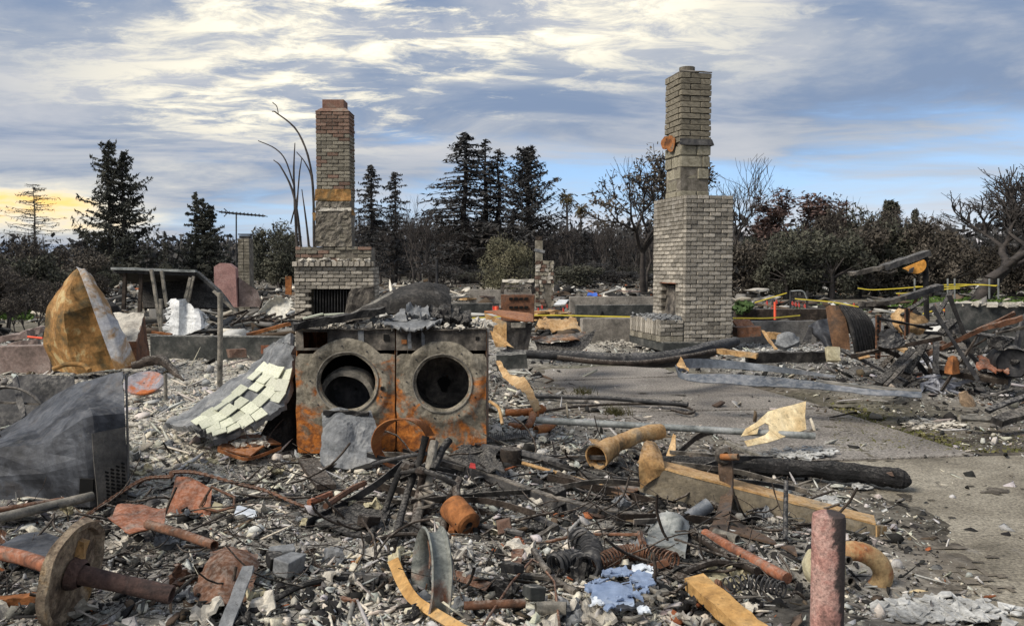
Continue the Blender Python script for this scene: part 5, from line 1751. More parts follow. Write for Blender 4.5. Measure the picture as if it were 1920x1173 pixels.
def chain():
    t = thing('chain', 'rusty chain draped over the rusted plate and across the ash', 'chain', G(330, 940, .1))
    P = curve([W(150, 975, 4.6), W(215, 930, 4.8), W(270, 898, 4.95), W(318, 893, 4.93), W(325, 885, 4.95), W(370, 886, 4.95), W(440, 905, 4.9), W(500, 920, 4.9), W(560, 945, 4.8), W(620, 960, 4.8)], 12)
    MB().tube(P, .008, 6).build('links', 'rust_brown', t, True)
    me = None
    for i in range(3, len(P) - 1, 1):
        a, b = P[i], P[min(i + 1, len(P) - 1)]
        d = (b - a)
        if me is None:
            mb = MB().tube([Vector((math.cos(q) * .016, math.sin(q) * .009, 0)) for q in [2 * math.pi * k / 8 for k in range(8)]], .0042, 4, closed=True)
            me = bpy.data.meshes.new('link'); me.from_pydata([tuple(p) for p in mb.v], [], mb.f); me.materials.append(MATS['rust_brown'])
        o = bpy.data.objects.new('link', me); COL.objects.link(o); o.parent = t
        R = d.to_track_quat('X', 'Z').to_matrix().to_4x4() @ Euler((math.pi / 2 * (i % 2), 0, 0)).to_matrix().to_4x4()
        o.matrix_local = Matrix.Translation(a - ORG[t]) @ R


chain()
t = thing('ash_tray', 'bright orange rusted metal tray with ash on it, in front of the tiled slab', 'tray', G(468, 845, .1))
MB().surf([[W(408, 838, 6.05), W(445, 850, 5.9), W(470, 854, 5.85)], [W(428, 822, 6.2), W(460, 826, 6.15), W(500, 834, 6.05)], [W(440, 818, 6.35), W(490, 815, 6.35), W(527, 832, 6.2)]], 12, 12, .008, 5, .012).build('pan', 'rust_bright', t)
MB().surf([[W(408, 840, 6.05), W(440, 852, 5.9), W(470, 856, 5.85), W(527, 836, 6.18)], [W(409, 846, 6.05), W(440, 858, 5.9), W(470, 862, 5.85), W(527, 842, 6.18)]], 16, 3, .003, 5, .008).build('rim', 'rust_bright', t)
mb = MB()
for i in range(60):
    u, v = rr.random(), rr.random()
    p = W(430 + 75 * u, 824 + 16 * v, 6.2 - .25 * v) + Vector((0, 0, .015)); s = rr.uniform(.01, .035)
    mb.box(p, (s, s, s * .4), (rr.gauss(0, .4), rr.gauss(0, .4), rr.uniform(0, 3)), s * .2)
mb.build('tray_ash', 'plaster', t, kind='stuff')
for o in t.children:
    if o.name.startswith(('pan', 'rim')): o.data.materials[0] = MATS['rust_bright']

# ------------------------------------------------------------------ left middle ground
t = thing('crumpled_tank', 'large crumpled ochre rusted metal casing with a grey folded seam, standing on the left', 'metal casing', G(165, 692, .1))
MB().surf([[W(146, 504, 10.5), W(149, 506, 10.4), W(153, 512, 10.4)], [W(110, 548, 10.5), W(128, 545, 10.2), W(164, 545, 10.3)], [W(88, 582, 10.5), W(122, 588, 10.0), W(178, 572, 10.25)], [W(83, 645, 10.5), W(130, 650, 10.1), W(202, 628, 10.2)], [W(106, 692, 10.6), W(150, 700, 10.1), W(224, 690, 10.2)]], 20, 20, .006, 4, .006, 3, 0, True, .045).build('front_sheet', 'tank_rust', t, False)
MB().surf([[W(146, 500, 10.2), W(156, 504, 10.15), W(167, 514, 10.3)], [W(160, 540, 10.1), W(178, 545, 10.15), W(188, 548, 10.3)], [W(186, 612, 10.05), W(206, 608, 10.1), W(220, 606, 10.3)], [W(216, 694, 10.0), W(232, 690, 10.05), W(254, 682, 10.3)]], 20, 14, .012, 4, .008, 5, 0, True, .04).build('seam_strip', 'tank_seam', t, True)
MB().surf([[W(148, 502, 10.5), W(152, 506, 10.45), W(162, 512, 10.5)], [W(110, 545, 10.8), W(112, 552, 10.7), W(120, 556, 10.7)], [W(92, 580, 10.9), W(93, 586, 10.8), W(98, 590, 10.8)]], 8, 6, .015, 5, .01).build('rolled_edge', 'rust_brown', t, True)
MB().surf([[W(120, 548, 10.7), W(160, 512, 10.7), W(196, 560, 10.8)], [W(90, 650, 11.0), W(150, 650, 11.1), W(228, 620, 10.9)], [W(108, 690, 11.0), W(160, 690, 11.1), W(250, 682, 10.9)]], 8, 8, .02, 3, .006).build('back_sheet', 'dark_steel', t, True)
for o in t.children:
    if o.name.startswith('seam'): o.data.materials[0] = MATS['tank_seam']
t = thing('ash_bin', 'open rusty metal cabinet filled with white ash beside the crumpled casing', 'cabinet', G(248, 685, .1))
b0 = W(212, 680, 11.0); b1 = W(268, 682, 11.0); zt_ = W(240, 640, 11.0).z
MB().surf([[W(256, 640, 10.9), W(270, 590, 11.6)], [W(254, 690, 10.9), W(282, 676, 11.5)]], 6, 6, .012, 4, .01).surf([[W(206, 640, 10.9), W(256, 640, 10.9)], [W(208, 690, 10.9), W(254, 690, 10.9)]], 6, 6, .012, 4, .01).build('sides', 'rust_brown', t, True)
MB().surf([[W(206, 640, 10.9), W(256, 640, 10.9)], [W(212, 588, 11.7), W(270, 587, 11.6)]], 14, 14, .03, 6, .012).build('ash_fill', 'plaster', t)
rod('steel_post', 'grey steel post standing alone in the plaster rubble', 'post', 'galv_burnt', [(412, 735, 9.6), (413, 640, 9.6), (413, 548, 9.6)], .030, n=10)
rod('short_stake', 'short grey stake in the rubble beside the round lid', 'stake', 'galv_burnt', [(311, 748, 8.6), (310, 700, 8.6)], .018)
c = W(270, 718, 8.9)
MB().lathe([(.01, 0), (.15, .004), (.185, .018), (.20, .012), (.20, -.006), (.18, .004), (.01, -.012)], c, (.10, -.55, 1), 32).build('round_lid', 'lid_rust', None, True, label='round rusted lid lying tilted on the plaster rubble', cat='lid', dent=.006)
bpy.data.objects['round_lid'].data.materials[0] = MATS['lid_rust']
plank('loose_block', 'pinkish broken block lying in front of the dark foundation wall', 'block', 'brick_red', (428, 663, 11.2), (460, 660, 11.3), .2, .11, seg=2, jit=.01, bev=.008)
rod('bent_tube', 'bent olive brass tube at the foot of the crumpled casing', 'tube', 'tank_rust', [(100, 692, 9.7), (125, 683, 9.7), (155, 684, 9.7), (168, 694, 9.6)], .028, cv=6)
rod('burnt_branch', 'burnt brown branch stub between the casing and the round lid', 'branch', 'char_brown', [(250, 684, 9.6), (300, 676, 9.6), (325, 695, 9.4), (345, 712, 9.2)], [.045, .06, .04, .012], cv=5, wob=.03, jit=.2)

def fwall(name, label, a, b, top, bot, Y0, Y1, m, w=.2):
    p0, p1 = W(a, bot, Y0), W(b, bot, Y1)
    z1 = W(a, top, Y0).z
    p0.z = p1.z = 0
    return MB().beam(Vector((p0.x, p0.y + w / 2, z1 / 2)), Vector((p1.x, p1.y + w / 2, z1 / 2)), w, z1 + .06, seg=10, jit=.006).build(name, m, None, bev=.01, label=label, cat='wall')


fwall('foundation_wall', 'dark sooty foundation wall behind the steel post', 282, 545, 633, 662, 12.6, 12.4, 'dark_concrete')
fwall('foundation_wall', 'pinkish grey foundation wall at the left edge, in front of the brush', -260, 95, 655, 690, 10.9, 11.1, 'pink_concrete')
plank('rusty_lintel', 'reddish rusty strip lying against the dark foundation wall', 'strip', 'rust_red', (490, 655, 12.2), (540, 653, 12.2), .05, .12)
plank('orange_timber', 'orange brown timber leaning behind the dark foundation wall', 'timber', 'rust_orange', (462, 628, 13.2), (545, 606, 13.4), .15, .05)
plank('orange_timber', 'thin orange strip on the rubble at the left end of the dark wall', 'timber', 'rust_orange', (285, 622, 13), (322, 627, 13), .06, .03)
rod('red_rod', 'bright red rod on the wall by the crumpled casing', 'rod', 'stake_orange', [(52, 631, 11), (80, 634, 11)], .014)
for i, (a, b, w) in enumerate((((-10, 640, 12.5), (60, 625, 12.6), .3), ((20, 650, 12), (75, 640, 12.1), .25), ((40, 628, 13.2), (85, 615, 13.3), .3))):
    plank('broken_slab', ('lowest', 'middle', 'rearmost')[i] + ' of the pinkish broken slabs behind the left foundation wall', 'slab', 'pink_concrete', a, b, w, .09, seg=4, jit=.02, group='broken slabs at the left')

# white corrugated sheets and posts
rows = [[W(310, 628, 14.2), W(330, 630, 14.0), W(350, 628, 14.1), W(372, 622, 14.0), W(388, 612, 14.2)], [W(314, 600, 14.3), W(332, 598, 14.1), W(350, 600, 14.2), W(372, 602, 14.1), W(386, 600, 14.3)], [W(316, 566, 14.4), W(333, 561, 14.2), W(347, 568, 14.3), W(368, 578, 14.2), W(386, 590, 14.3)]]
mb = MB().surf(rows, 10, 40, .05, 3, .012, 4, .05)
mb.build('white_sheeting', 'white_sheet', None, True, label='torn white ribbed metal sheeting standing behind the dark foundation wall', cat='sheeting')
for pts, lab in ((((302, 620, 15), (284, 505, 15)), 'tall thin leaning post nearest the dark canopy middle'), (((313, 575, 15.2), (303, 508, 15.2)), 'short leaning post beside the tall leaning post'),
                 (((346, 570, 15.1), (357, 520, 15.1)), 'left of two crossed posts leaning right under the canopy'), (((350, 572, 15.4), (363, 518, 15.4)), 'right of two crossed posts leaning right under the canopy'), (((302, 622, 14.8), (301, 560, 14.8)), 'short upright post beside the white sheeting'), (((448, 590, 15), (400, 545, 15)), 'thin rafter stub leaning down beside the pink wall')):
    plank('leaning_post', lab, 'post', 'galv_burnt', pts[0], pts[1], .05, .05, seg=4, jit=.005, up=(0, 1, 0))
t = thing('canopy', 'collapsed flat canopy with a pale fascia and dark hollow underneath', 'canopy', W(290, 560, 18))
MB().beam(W(210, 503, 18), W(368, 508, 18), .12, .045, seg=8, jit=.004).build('fascia', 'galvanised', t)
MB().beam(W(214, 508, 18.1), W(366, 514, 18.1), .1, .07, seg=8, jit=.004).build('beam', 'dark_steel', t)
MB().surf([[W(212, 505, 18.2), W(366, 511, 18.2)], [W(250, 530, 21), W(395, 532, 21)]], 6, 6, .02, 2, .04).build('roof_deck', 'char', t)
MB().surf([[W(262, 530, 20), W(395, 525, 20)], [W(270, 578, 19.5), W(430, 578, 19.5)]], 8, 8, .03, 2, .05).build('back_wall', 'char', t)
MB().surf([[W(366, 510, 18.1), W(372, 510, 18.3)], [W(405, 545, 18.2), W(412, 545, 18.4)], [W(430, 575, 18.2), W(437, 578, 18.4)]], 6, 4, .01, 2, .06).build('fallen_rafter', 'dark_concrete', t)
for i, (x, y0_, y1_) in enumerate(((232, 580, 508), (262, 585, 512))):
    MB().beam(W(x, y0_, 18.1), W(x + 3, y1_, 18.1), .07, .07, (0, 1, 0), 4, .006).build('post', 'char_brown', t)
t = thing('pink_wall', 'surviving pink stucco wall with a sloped top behind the ruins', 'wall', W(437, 570, 24))
zb_ = 0
P = [W(404, 500, 24), W(415, 493, 24), W(432, 494, 24), W(444, 503, 24), W(447, 575, 24), W(405, 575, 24)]
MB().plate(P, .25).build('wall_face', 'pink_stucco', t)
MB().plate([W(447, 520, 24.1), W(482, 545, 24.3), W(492, 575, 24.3), W(448, 575, 24.1)], .25).build('side_wall', 'pink_concrete', t)
t = thing('brick_chimney', 'slender distant brick chimney with a metal cap beside the roof antenna', 'chimney', W(457, 560, 26))
x0_, x1_ = W(446, 520, 26).x, W(468, 520, 26).x
zt_ = W(457, 447, 26).z
MB().box(((x0_ + x1_) / 2, 26.25, zt_ / 2), (x1_ - x0_ - .02, .42, zt_)).build('mortar_core', 'mortar', t)
mb = MB()
for i in range(int(zt_ / .1)):
    for j in range(2):
        w_ = (x1_ - x0_) / 2
        mb.box((x0_ + w_ * (j + .5), 26.05, .05 + i * .1), (w_ - .02 - .1 * ((i + j) % 2) * 0, .06, .085), None, .006)
mb.build('brickwork', 'brick_old', t, kind='stuff')
MB().box(((x0_ + x1_) / 2, 26.25, zt_ + .05), (.3, .3, .08)).box(((x0_ + x1_) / 2, 26.25, zt_ + .13), (.36, .36, .03)).build('cap', 'dark_steel', t)
t = thing('roof_antenna', 'tall television antenna on a thin mast rising behind the distant chimney', 'antenna', W(443, 540, 27))
MB().tube([W(443, 560, 27), W(443, 402, 27)], .022, 6).build('mast', 'dark_steel', t)
MB().tube([W(411, 397, 27), W(443, 401, 27), W(497, 405, 27)], .028, 6).build('boom', 'dark_steel', t)
for i in range(12):
    x = 416 + i * 7
    p = W(x, 397.5 + i * .62, 27)
    MB().tube([p + Vector((0, -.5, 0)), p + Vector((0, .5, 0))], .012, 4).build('element', 'dark_steel', t)
    MB().tube([p + Vector((0, 0, -.05)), p + Vector((0, 0, .05))], .014, 4).build('element_clip', 'dark_steel', t)
MB().tube([W(420, 391, 27), W(428, 398, 27), W(420, 406, 27)], .016, 4).build('reflector', 'dark_steel', t)
t = thing('film_sheet', 'tattered translucent pale sheet hung on a bent frame left of the narrow chimney', 'sheet', W(512, 604, 14.6))
MB().surf([[W(490, 562, 14.6), W(518, 561, 14.5), W(546, 557, 14.6)], [W(488, 585, 14.5), W(512, 575, 14.7), W(545, 575, 14.5)], [W(482, 604, 14.5), W(500, 590, 14.6), W(528, 604, 14.4)]], 18, 18, .08, 3, .006, 1, .03).build('film', 'plastic_film', t, True)
MB().tube([W(484, 606, 14.6), W(488, 575, 14.6), W(494, 560, 14.6), W(545, 558, 14.7)], .02, 6).build('frame', 'char_brown', t)
for i in range(9):
    x = 430 + i * 12
    plank('charred_stick', 'charred stick in the pile behind the dark foundation wall', 'stick', 'char_brown', (x + rr.uniform(-25, 0), 605 + rr.uniform(-10, 10), 14.2), (x + rr.uniform(10, 50), 595 + rr.uniform(-14, 8), 14.6), .04, .03, seg=4, jit=.01, group='charred sticks behind the foundation wall')
plank('orange_board', 'upright orange brown board leaning at the left side of the narrow chimney', 'board', 'rust_orange', (541, 552, 16.5), (541, 518, 16.5), .12, .03, up=(0, 1, 0))

for i in range(16):
    x = rr.uniform(575, 900); L = rr.uniform(10, 45); y = 606 - rr.uniform(-6, 12); Yd = rr.uniform(6.25, 6.6)
    plank('charred_stick', 'short charred stick lying on top of the machines', 'stick', rr.choice(('char', 'char', 'char_brown', 'ash_slab')), (x - L, y + rr.uniform(-5, 5), Yd), (x + L, y + rr.uniform(-5, 5), Yd + rr.uniform(-.1, .2)), rr.uniform(.015, .04), .015, seg=4, jit=.005, group='charred sticks on the machines')

W0_ = W


def W(px, py, Y):
    """as before, but nothing in the foreground heap may sink below its surface"""
    q = W0_(px, py, Y)
    if q.z < .115 and py < 1150 and px < 1520:
        return G(px, py, .115)
    return q


# ------------------------------------------------------------------ centre foreground
def ringpts(cx, cy, rx, ry, Y, n=24, dY=0, a0=0, a1=2 * math.pi):
    return [W(cx + rx * math.cos(a), cy + ry * math.sin(a), Y + dY * math.sin(a)) for a in [a0 + (a1 - a0) * i / n for i in range(n + 1)]]


def ribbon(pts, w, axis, th, m, name, parent=None, **k):
    """flat strip of width w along axis following pts"""
    ax = Vector(axis).normalized() * w / 2
    P = [PT(p) for p in pts]
    return MB().surf([[p - ax for p in P], [p + ax for p in P]], len(P) * 4, 4, k.pop('bump', .004), 6, th, k.pop('seed', 1)).build(name, m, parent, True, **k)


ribbon(ringpts(757, 830, 52, 46, 5.35, 14, .25, -.2, 2 * math.pi - .3), .10, (.45, .85, -.12), .006, 'rust_bright', 'rusted_hoop', label='orange rusted hoop of wide strip leaning against the dryer corner', cat='hoop')

# tangle of scorched pipes standing in front of the machines
t = thing('pipe_tangle', 'tangle of scorched pipes leaning together like a burnt tripod, in the centre foreground', 'pipe frame', G(770, 990, .1))
for i, (pts, r, m, hl) in enumerate((
        ([(738, 1020, 4.45), (762, 930, 4.6), (785, 870, 4.7), (798, 818, 4.75)], .020, 'char', 0),
        ([(690, 1010, 4.6), (722, 955, 4.65), (752, 880, 4.7), (768, 866, 4.7)], .018, 'char', 0),
        ([(797, 960, 4.6), (803, 900, 4.62), (808, 860, 4.65), (815, 828, 4.7)], .026, 'galv_burnt', .25),
        ([(780, 990, 4.6), (790, 930, 4.6), (792, 880, 4.65)], .024, 'soot_steel', 0),
        ([(752, 885, 4.7), (790, 882, 4.6), (830, 895, 4.5), (858, 912, 4.5)], .016, 'char', 0),
        ([(792, 892, 4.6), (784, 930, 4.6), (776, 990, 4.65)], .02, 'char_brown', 0),
        ([(862, 900, 4.55), (846, 930, 4.5), (838, 960, 4.5), (826, 1010, 4.5)], .020, 'char_brown', .3),
        ([(812, 880, 4.6), (826, 850, 4.7), (842, 824, 4.8)], .022, 'char', 0),
        ([(700, 870, 5.1), (735, 860, 5.0), (800, 850, 4.9)], .012, 'dark_steel', 0))):
    P = curve([W(*q) for q in pts], 5)
    MB().tube(P, r, 9, hl, jit=.06).build('tube', m, t, True, dent=.006)
for q, s in (((768, 872, 4.7), .045), ((790, 884, 4.6), .04), ((800, 955, 4.58), .05)):
    MB().lathe([(s * .5, -s * .8), (s, -s * .3), (s * .9, s * .4), (s * .45, s * .8)], W(*q), (.3, .2, 1), 10).build('joint', 'char_brown', t, dent=.02)
MB().tube([W(800 + 14 * math.cos(a), 985 - a * 3.2, 4.5 + .05 * math.sin(a)) for a in [i * .5 for i in range(50)]], .009, 6).build('spring', 'soot_steel', t, True)
ribbon([(575, 982, 4.9), (640, 948, 4.8), (700, 912, 4.75), (750, 872, 4.75)], .07, (.3, -.3, .9), .006, 'dark_steel', 'dark_strip', label='long dark perforated steel strip leaning into the pipe tangle', cat='strip')
ribbon([(630, 948, 5.0), (690, 938, 4.9), (760, 945, 4.9), (800, 956, 4.9)], .06, (0, -.5, .8), .008, 'soot_steel', 'curved_strip', label='curved sooty steel strip arching behind the pipe tangle', cat='strip')
sheet('burnt_pan', 'black pan lying behind the legs of the pipe tangle', 'pan', 'char', [[(590, 985, 4.9), (650, 1000, 4.8), (715, 1000, 4.8)], [(600, 950, 5.0), (650, 955, 5.0), (735, 950, 5.0)], [(640, 945, 5.2), (690, 940, 5.2), (760, 942, 5.2)]], .03, 5, .01, 14, 12)
rod('rusty_bar', 'reddish brown bar behind the dark perforated strip', 'bar', 'rust_brown', [(610, 948), (660, 915), (684, 905)], .018, z=.18, n=6)
rod('rusty_bar', 'short rust red bar lying beside the reddish brown bar', 'bar', 'rust_red', [(580, 942), (620, 926)], .02, z=.14, n=6)

# roller
c0, ax = W(846, 948, 4.35), Vector((.50, -.62, -.32)).normalized()
t = thing('roller', 'rust orange cylindrical roller with a hole through its end, on a bent stand', 'roller', W(850, 1000, 4.4))
MB().lathe([(.018, .01), (.018, .17), (.055, .175), (.068, .165), (.070, .10), (.072, .095), (.070, .09), (.072, .02), (.066, 0), (.018, 0)], c0, ax, 28).build('drum', 'rust_orange', t, True, dent=.004)
MB().lathe([(.001, .171), (.02, .171)], c0, ax, 14).build('bore', 'void', t)
MB().tube([W(857, 938, 4.42), W(855, 912, 4.5), W(862, 898, 4.55)], .022, 8).build('neck', 'char_brown', t, True)
MB().tube([W(852, 975, 4.38), W(846, 1000, 4.4)], .02, 8).build('foot', 'rust_orange', t, True)

# wheel rim standing in the debris
c, ax = W(808, 1086, 3.4), Vector((.95, .28, -.10)).normalized()
R = .205
t = thing('bicycle_rim', 'grey steel wheel rim standing upright in the foreground debris', 'wheel rim', Vector((c.x, c.y, .05)))
MB().lathe([(R, -.042), (R * 1.03, -.036), (R * .93, -.028), (R * .90, 0), (R * .93, .028), (R * 1.03, .036), (R, .042), (R * .87, .024), (R * .84, 0), (R * .87, -.024)], c, ax, 56, True).build('rim', 'rim_steel', t, True, dent=.004)
for i in range(7):
    a = i * 2.4
    v = ax.orthogonal().normalized(); w_ = ax.cross(v)
    MB().tube([c + ax * .005 * i + (v * math.cos(a) + w_ * math.sin(a)) * R * .86, c + (v * math.cos(a + .5) + w_ * math.sin(a + .5)) * R * .4 + Vector((0, 0, -.03))], .003, 5).build('spoke', 'rust_brown', t)

# bent tan strip and others
ribbon([(738, 1050, 3.7), (752, 1085, 3.5), (772, 1118, 3.35), (800, 1140, 3.25), (870, 1182, 3.0)], .055, (.8, -.2, .45), .012, 'wood_tan', 'bent_strip', label='bent orange tan strip lying across the foot of the wheel rim', cat='strip', bump=.003)
ribbon([(665, 1058, 4.1), (678, 1038, 4.15), (703, 1018, 4.2)], .04, (.7, 0, .6), .005, 'rust_tan', 'short_strip', label='short twisted orange strip left of the bent tan strip', cat='strip')
MB().beam(W(1302, 1090, 3.5), W(1430, 1200, 3.05), .095, .05, (0, -.3, 1), 10, .004).build('tan_timber', 'wood_tan', None, label='thick tan timber with a cut end at the bottom edge', cat='timber')
# long dark angle bar
t = thing('angle_bar', 'very long dark sagging steel angle bar crossing the centre foreground', 'bar', G(1020, 930, .1))
P = curve([W(820, 862, 5.6), W(930, 905, 5.2), W(1040, 945, 4.9), (W(1140, 968, 4.75)), W(1240, 985, 4.65)], 8)
MB().surf([[p + Vector((0, 0, -.03)) for p in P], [p + Vector((0, 0, .03)) for p in P]], 40, 2, .003, 5, .006).build('web', 'dark_steel', t, True)
MB().surf([[p + Vector((0, 0, .033)) for p in P], [p + Vector((.01, .05, .036)) for p in P]], 40, 2, .003, 5, .006).build('flange', 'soot_steel', t, True)
for a, b, r, m, lab in (((905, 838, 5.9), (1050, 868, 5.6), .03, 'dark_steel', 'upper dark bar running right from the dark cloth'),
                       ((980, 868, 5.55), (1130, 912, 5.3), .012, 'rust_tan', 'thin tan rod below the upper dark bar'),
                       ((1030, 866, 5.6), (1128, 900, 5.35), .022, 'char', 'charred bar lying beside the flared rusty pipe'),
                       ((1045, 885, 5.4), (1190, 945, 5.0), .016, 'char_brown', 'brown charred stick pointing at the rusted channel beam'),
                       ((985, 960, 4.7), (1085, 1012, 4.4), .020, 'dark_steel', 'short dark tube leading into the black hose coil')):
    rod('scorched_bar', lab, 'bar', m, [a, ((a[0] + b[0]) / 2, (a[1] + b[1]) / 2 - 2, (a[2] + b[2]) / 2), b], r, n=6, wob=.012)
sheet('dark_cloth', 'crumpled dark fabric lying just right of the dryer hoop', 'cloth', 'char', [[(845, 862), (900, 878), (950, 888)], [(850, 845), (890, 840), (930, 858)], [(870, 838), (905, 838), (935, 848)]], .05, 8, .008, 18, 14, z=.18)
sheet('red_scrap', 'tiny bright red scrap lying on the dark fabric', 'scrap', 'red_cloth', [[(880, 876), (892, 878)], [(882, 868), (891, 870)]], .005, 8, .004, 4, 4, z=.22)
sheet('rusty_mesh', 'square of grey mesh with orange rust patches beside the channel beam', 'mesh', 'rust_steel', [[(1128, 915), (1170, 928), (1195, 918)], [(1150, 895), (1180, 898), (1205, 908)]], .008, 6, .006, 8, 8, z=.14)
MB().lathe([(.001, .0), (.07, 0), (.075, .02), (.07, .10), (.068, .115), (.04, .118), (.001, .116)], G(957, 872, .10), (.05, 0, 1), 22).build('concrete_cylinder', 'char_brown', None, True, label='short sooty concrete cylinder standing in the pale ash right of the dryer', cat='cylinder', dent=.01)

# rusty elbows, pipes, flared pipe
t = thing('rusty_pipes', 'cluster of orange rusted elbow pipes lying beside the dryer', 'pipe fitting', G(1000, 800, .08))
for pts, r in (([(948, 773), (980, 773), (1012, 768), (1018, 766)], .034), ([(1002, 768), (995, 790), (985, 800), (955, 798)], .032), ([(1005, 806), (1025, 802), (1038, 788)], .038)):
    P = curve([PT(q, .13) for q in pts], 4)
    MB().tube(P, r, 14, .25).build('elbow', 'rust_bright', t, True, dent=.004)
for q, d in (((1014, 767), (1, .2, .1)), ((1001, 776), (-.2, -.7, .4)), ((1034, 793), (.5, .5, .6))):
    MB().lathe([(.036, -.02), (.045, -.02), (.045, .02), (.036, .02)], PT(q, .13), d, 16).build('collar', 'rust_orange', t, True)
t = thing('flared_pipe', 'rust tan flue pipe with a flared open end and a flattened flap', 'pipe', G(1170, 850, .1))
P = curve([W(1118, 858, 5.55), W(1150, 835, 5.75), W(1195, 816, 5.95), W(1238, 808, 6.1)], 6)
MB().tube(P, [float(np.interp(i / (len(P) - 1), [0, .10, .3, 1], [.085, .078, .055, .055])) for i in range(len(P))], 20, .12, jit=.02).build('flue', 'rust_tan', t, True, dent=.012)
MB().surf([[W(1105, 822, 6.0), W(1140, 826, 6.05), W(1180, 820, 6.1), W(1240, 812, 6.2)], [W(1112, 830, 5.9), W(1145, 832, 5.95), W(1190, 828, 6.0), W(1262, 818, 6.1)]], 14, 6, .02, 6, .005).build('flap', 'rust_tan', t, True)
MB().surf([[W(1248, 858, 5.9), W(1262, 812, 6.1)], [W(1268, 860, 5.85), W(1265, 815, 6.05)]], 8, 6, .015, 6, .005).build('flap', 'paper_tan', t, True)
sheet('curled_metal', 'curled tan strip of metal hanging down beside the driveway corner', 'strip', 'paper_tan', [[(930, 680, 8.6), (942, 705, 8.2), (960, 722, 7.9), (985, 738, 7.4), (1000, 772, 6.8)], [(938, 678, 8.6), (955, 700, 8.2), (983, 708, 7.9), (1000, 735, 7.4), (1014, 765, 6.8)]], .04, 6, .006, 26, 10, rag=.006)
rod('black_pole', 'straight black pole lying on the driveway nearest the curled tan metal', 'pole', 'black_rubber', [(992, 742), (1140, 746), (1290, 758)], .024, z=.09)
rod('conduit', 'bent brown flexible conduit looped at its right end on the driveway', 'conduit', 'char_brown', [(1018, 770), (1080, 762), (1160, 757), (1260, 758), (1300, 768), (1290, 775), (1260, 768)], .014, z=.06, cv=6)
rod('grey_pipe', 'long straight grey pipe passing through the cream metal plate', 'pipe', 'galvanised', [(1005, 787, 6.55), (1270, 802, 6.45), (1528, 817, 6.35)], .026, n=14)
def cream_plate():
    D = lambda q: [W(x, y, 6.36 + (y - 806) * -.003 + (x - 1440) * .0008) for x, y in q]
    hp = MB().plate(D([(1388, 816), (1400, 803), (1418, 790), (1440, 772), (1462, 764), (1486, 760), (1508, 753), (1510, 780), (1511, 806), (1482, 812), (1460, 820), (1443, 808), (1442, 797), (1434, 793), (1424, 799), (1418, 810)]), .008)
    hp.plate(D([(1396, 824), (1420, 818), (1434, 815), (1444, 809), (1459, 821), (1440, 831), (1402, 834)]), .008)
    hp.build('cream_plate', 'cream_metal', None, label='torn cream metal plate with a notch where the grey pipe passes through', cat='plate', dent=.02)
cream_plate()
rod('thin_spring', 'stretched thin black spring lying in the ash right of the dryer', 'spring', 'dark_steel', [PT((890 + i * .55, 826 - i * .08 + 7 * math.sin(i * .9)), .16) + Vector((0, .02 * math.cos(i * .9), 0)) for i in range(190)], .0035, n=4)
rod('rusty_tube', 'thin curved rusty tube by the lower right corner of the dryer', 'tube', 'rust_tan', [(918, 752, 6.1), (935, 765, 6.0), (942, 795, 5.9)], .012, cv=6)

# rusted channel beam
t = thing('channel_beam', 'long rusted steel channel beam with a torn upturned end, lying in the foreground', 'beam', G(1420, 960, .05))
A, B = W(1204, 893, 4.85), W(1650, 1000, 4.42)
d = (B - A).normalized(); up = Vector((0, 0, 1)); sd = d.cross(up).normalized()
MB().beam(A + Vector((0, 0, -.01)), B + Vector((0, 0, -.035)), .012, .16, up, 16, .002).build('web', 'beam_web', t)
MB().beam(A + Vector((0, .07, .085)), B + Vector((0, .07, .050)), .15, .012, up, 16, .002).build('top_flange', 'rust_tan', t)
MB().beam(A + Vector((0, .06, -.075)), B + Vector((0, .06, -.10)), .11, .012, up, 10, .002).build('bottom_flange', 'beam_web', t)
MB().surf([[W(1201, 918, 4.82), W(1198, 868, 4.8), W(1206, 832, 4.9), W(1216, 826, 4.95)], [W(1222, 900, 4.8), W(1222, 860, 4.8), W(1222, 832, 4.92), W(1224, 827, 5.0)], [W(1250, 885, 4.82), W(1244, 872, 4.8), W(1236, 850, 4.9), W(1228, 829, 5.0)]], 14, 10, .015, 6, .012).build('torn_end', 'rust_tan', t, True)
MB().surf([[B + Vector((-.03, -.02, .05)), B + Vector((.05, .04, .03))], [B + Vector((-.03, -.02, -.08)), B + Vector((.03, .02, -.06))]], 5, 5, .01, 6, .008).build('bent_lip', 'rust_tan', t)

# charred log
t = thing('charred_log', 'long charred black log with a burnt rounded end, lying across the slab edge', 'log', G(1480, 900, 0))
P = curve([W(1242, 868, 5.95), W(1360, 872, 5.8), W(1480, 876, 5.65), W(1600, 886, 5.5), W(1672, 894, 5.4), W(1708, 902, 5.38)], 8)
MB().tube(P, [float(np.interp(i / (len(P) - 1), [0, .5, .85, .95, 1], [.062, .07, .075, .062, .022])) for i in range(len(P))], 14, jit=.10, flat=.85).build('trunk', 'char_log', t, False, dent=.012)
for i in range(9):
    p = W(1285 + i * 42, 893 + i * 3.2, 5.72 - i * .04)
    MB().tube([p, p + Vector((.004, -.02, -.05))], .003, 5).build('nail', 'galvanised', t)
MB().plate([W(1662, 886, 5.33), W(1672, 884, 5.33), W(1676, 892, 5.33), W(1670, 891, 5.33)], .01).build('bark_scar', 'brick_red', t)
plank('angle_iron', 'thin grey angle iron sloping down to the charred log', 'bar', 'galv_burnt', (1362, 828, 6.1), (1462, 872, 5.6), .03, .02)
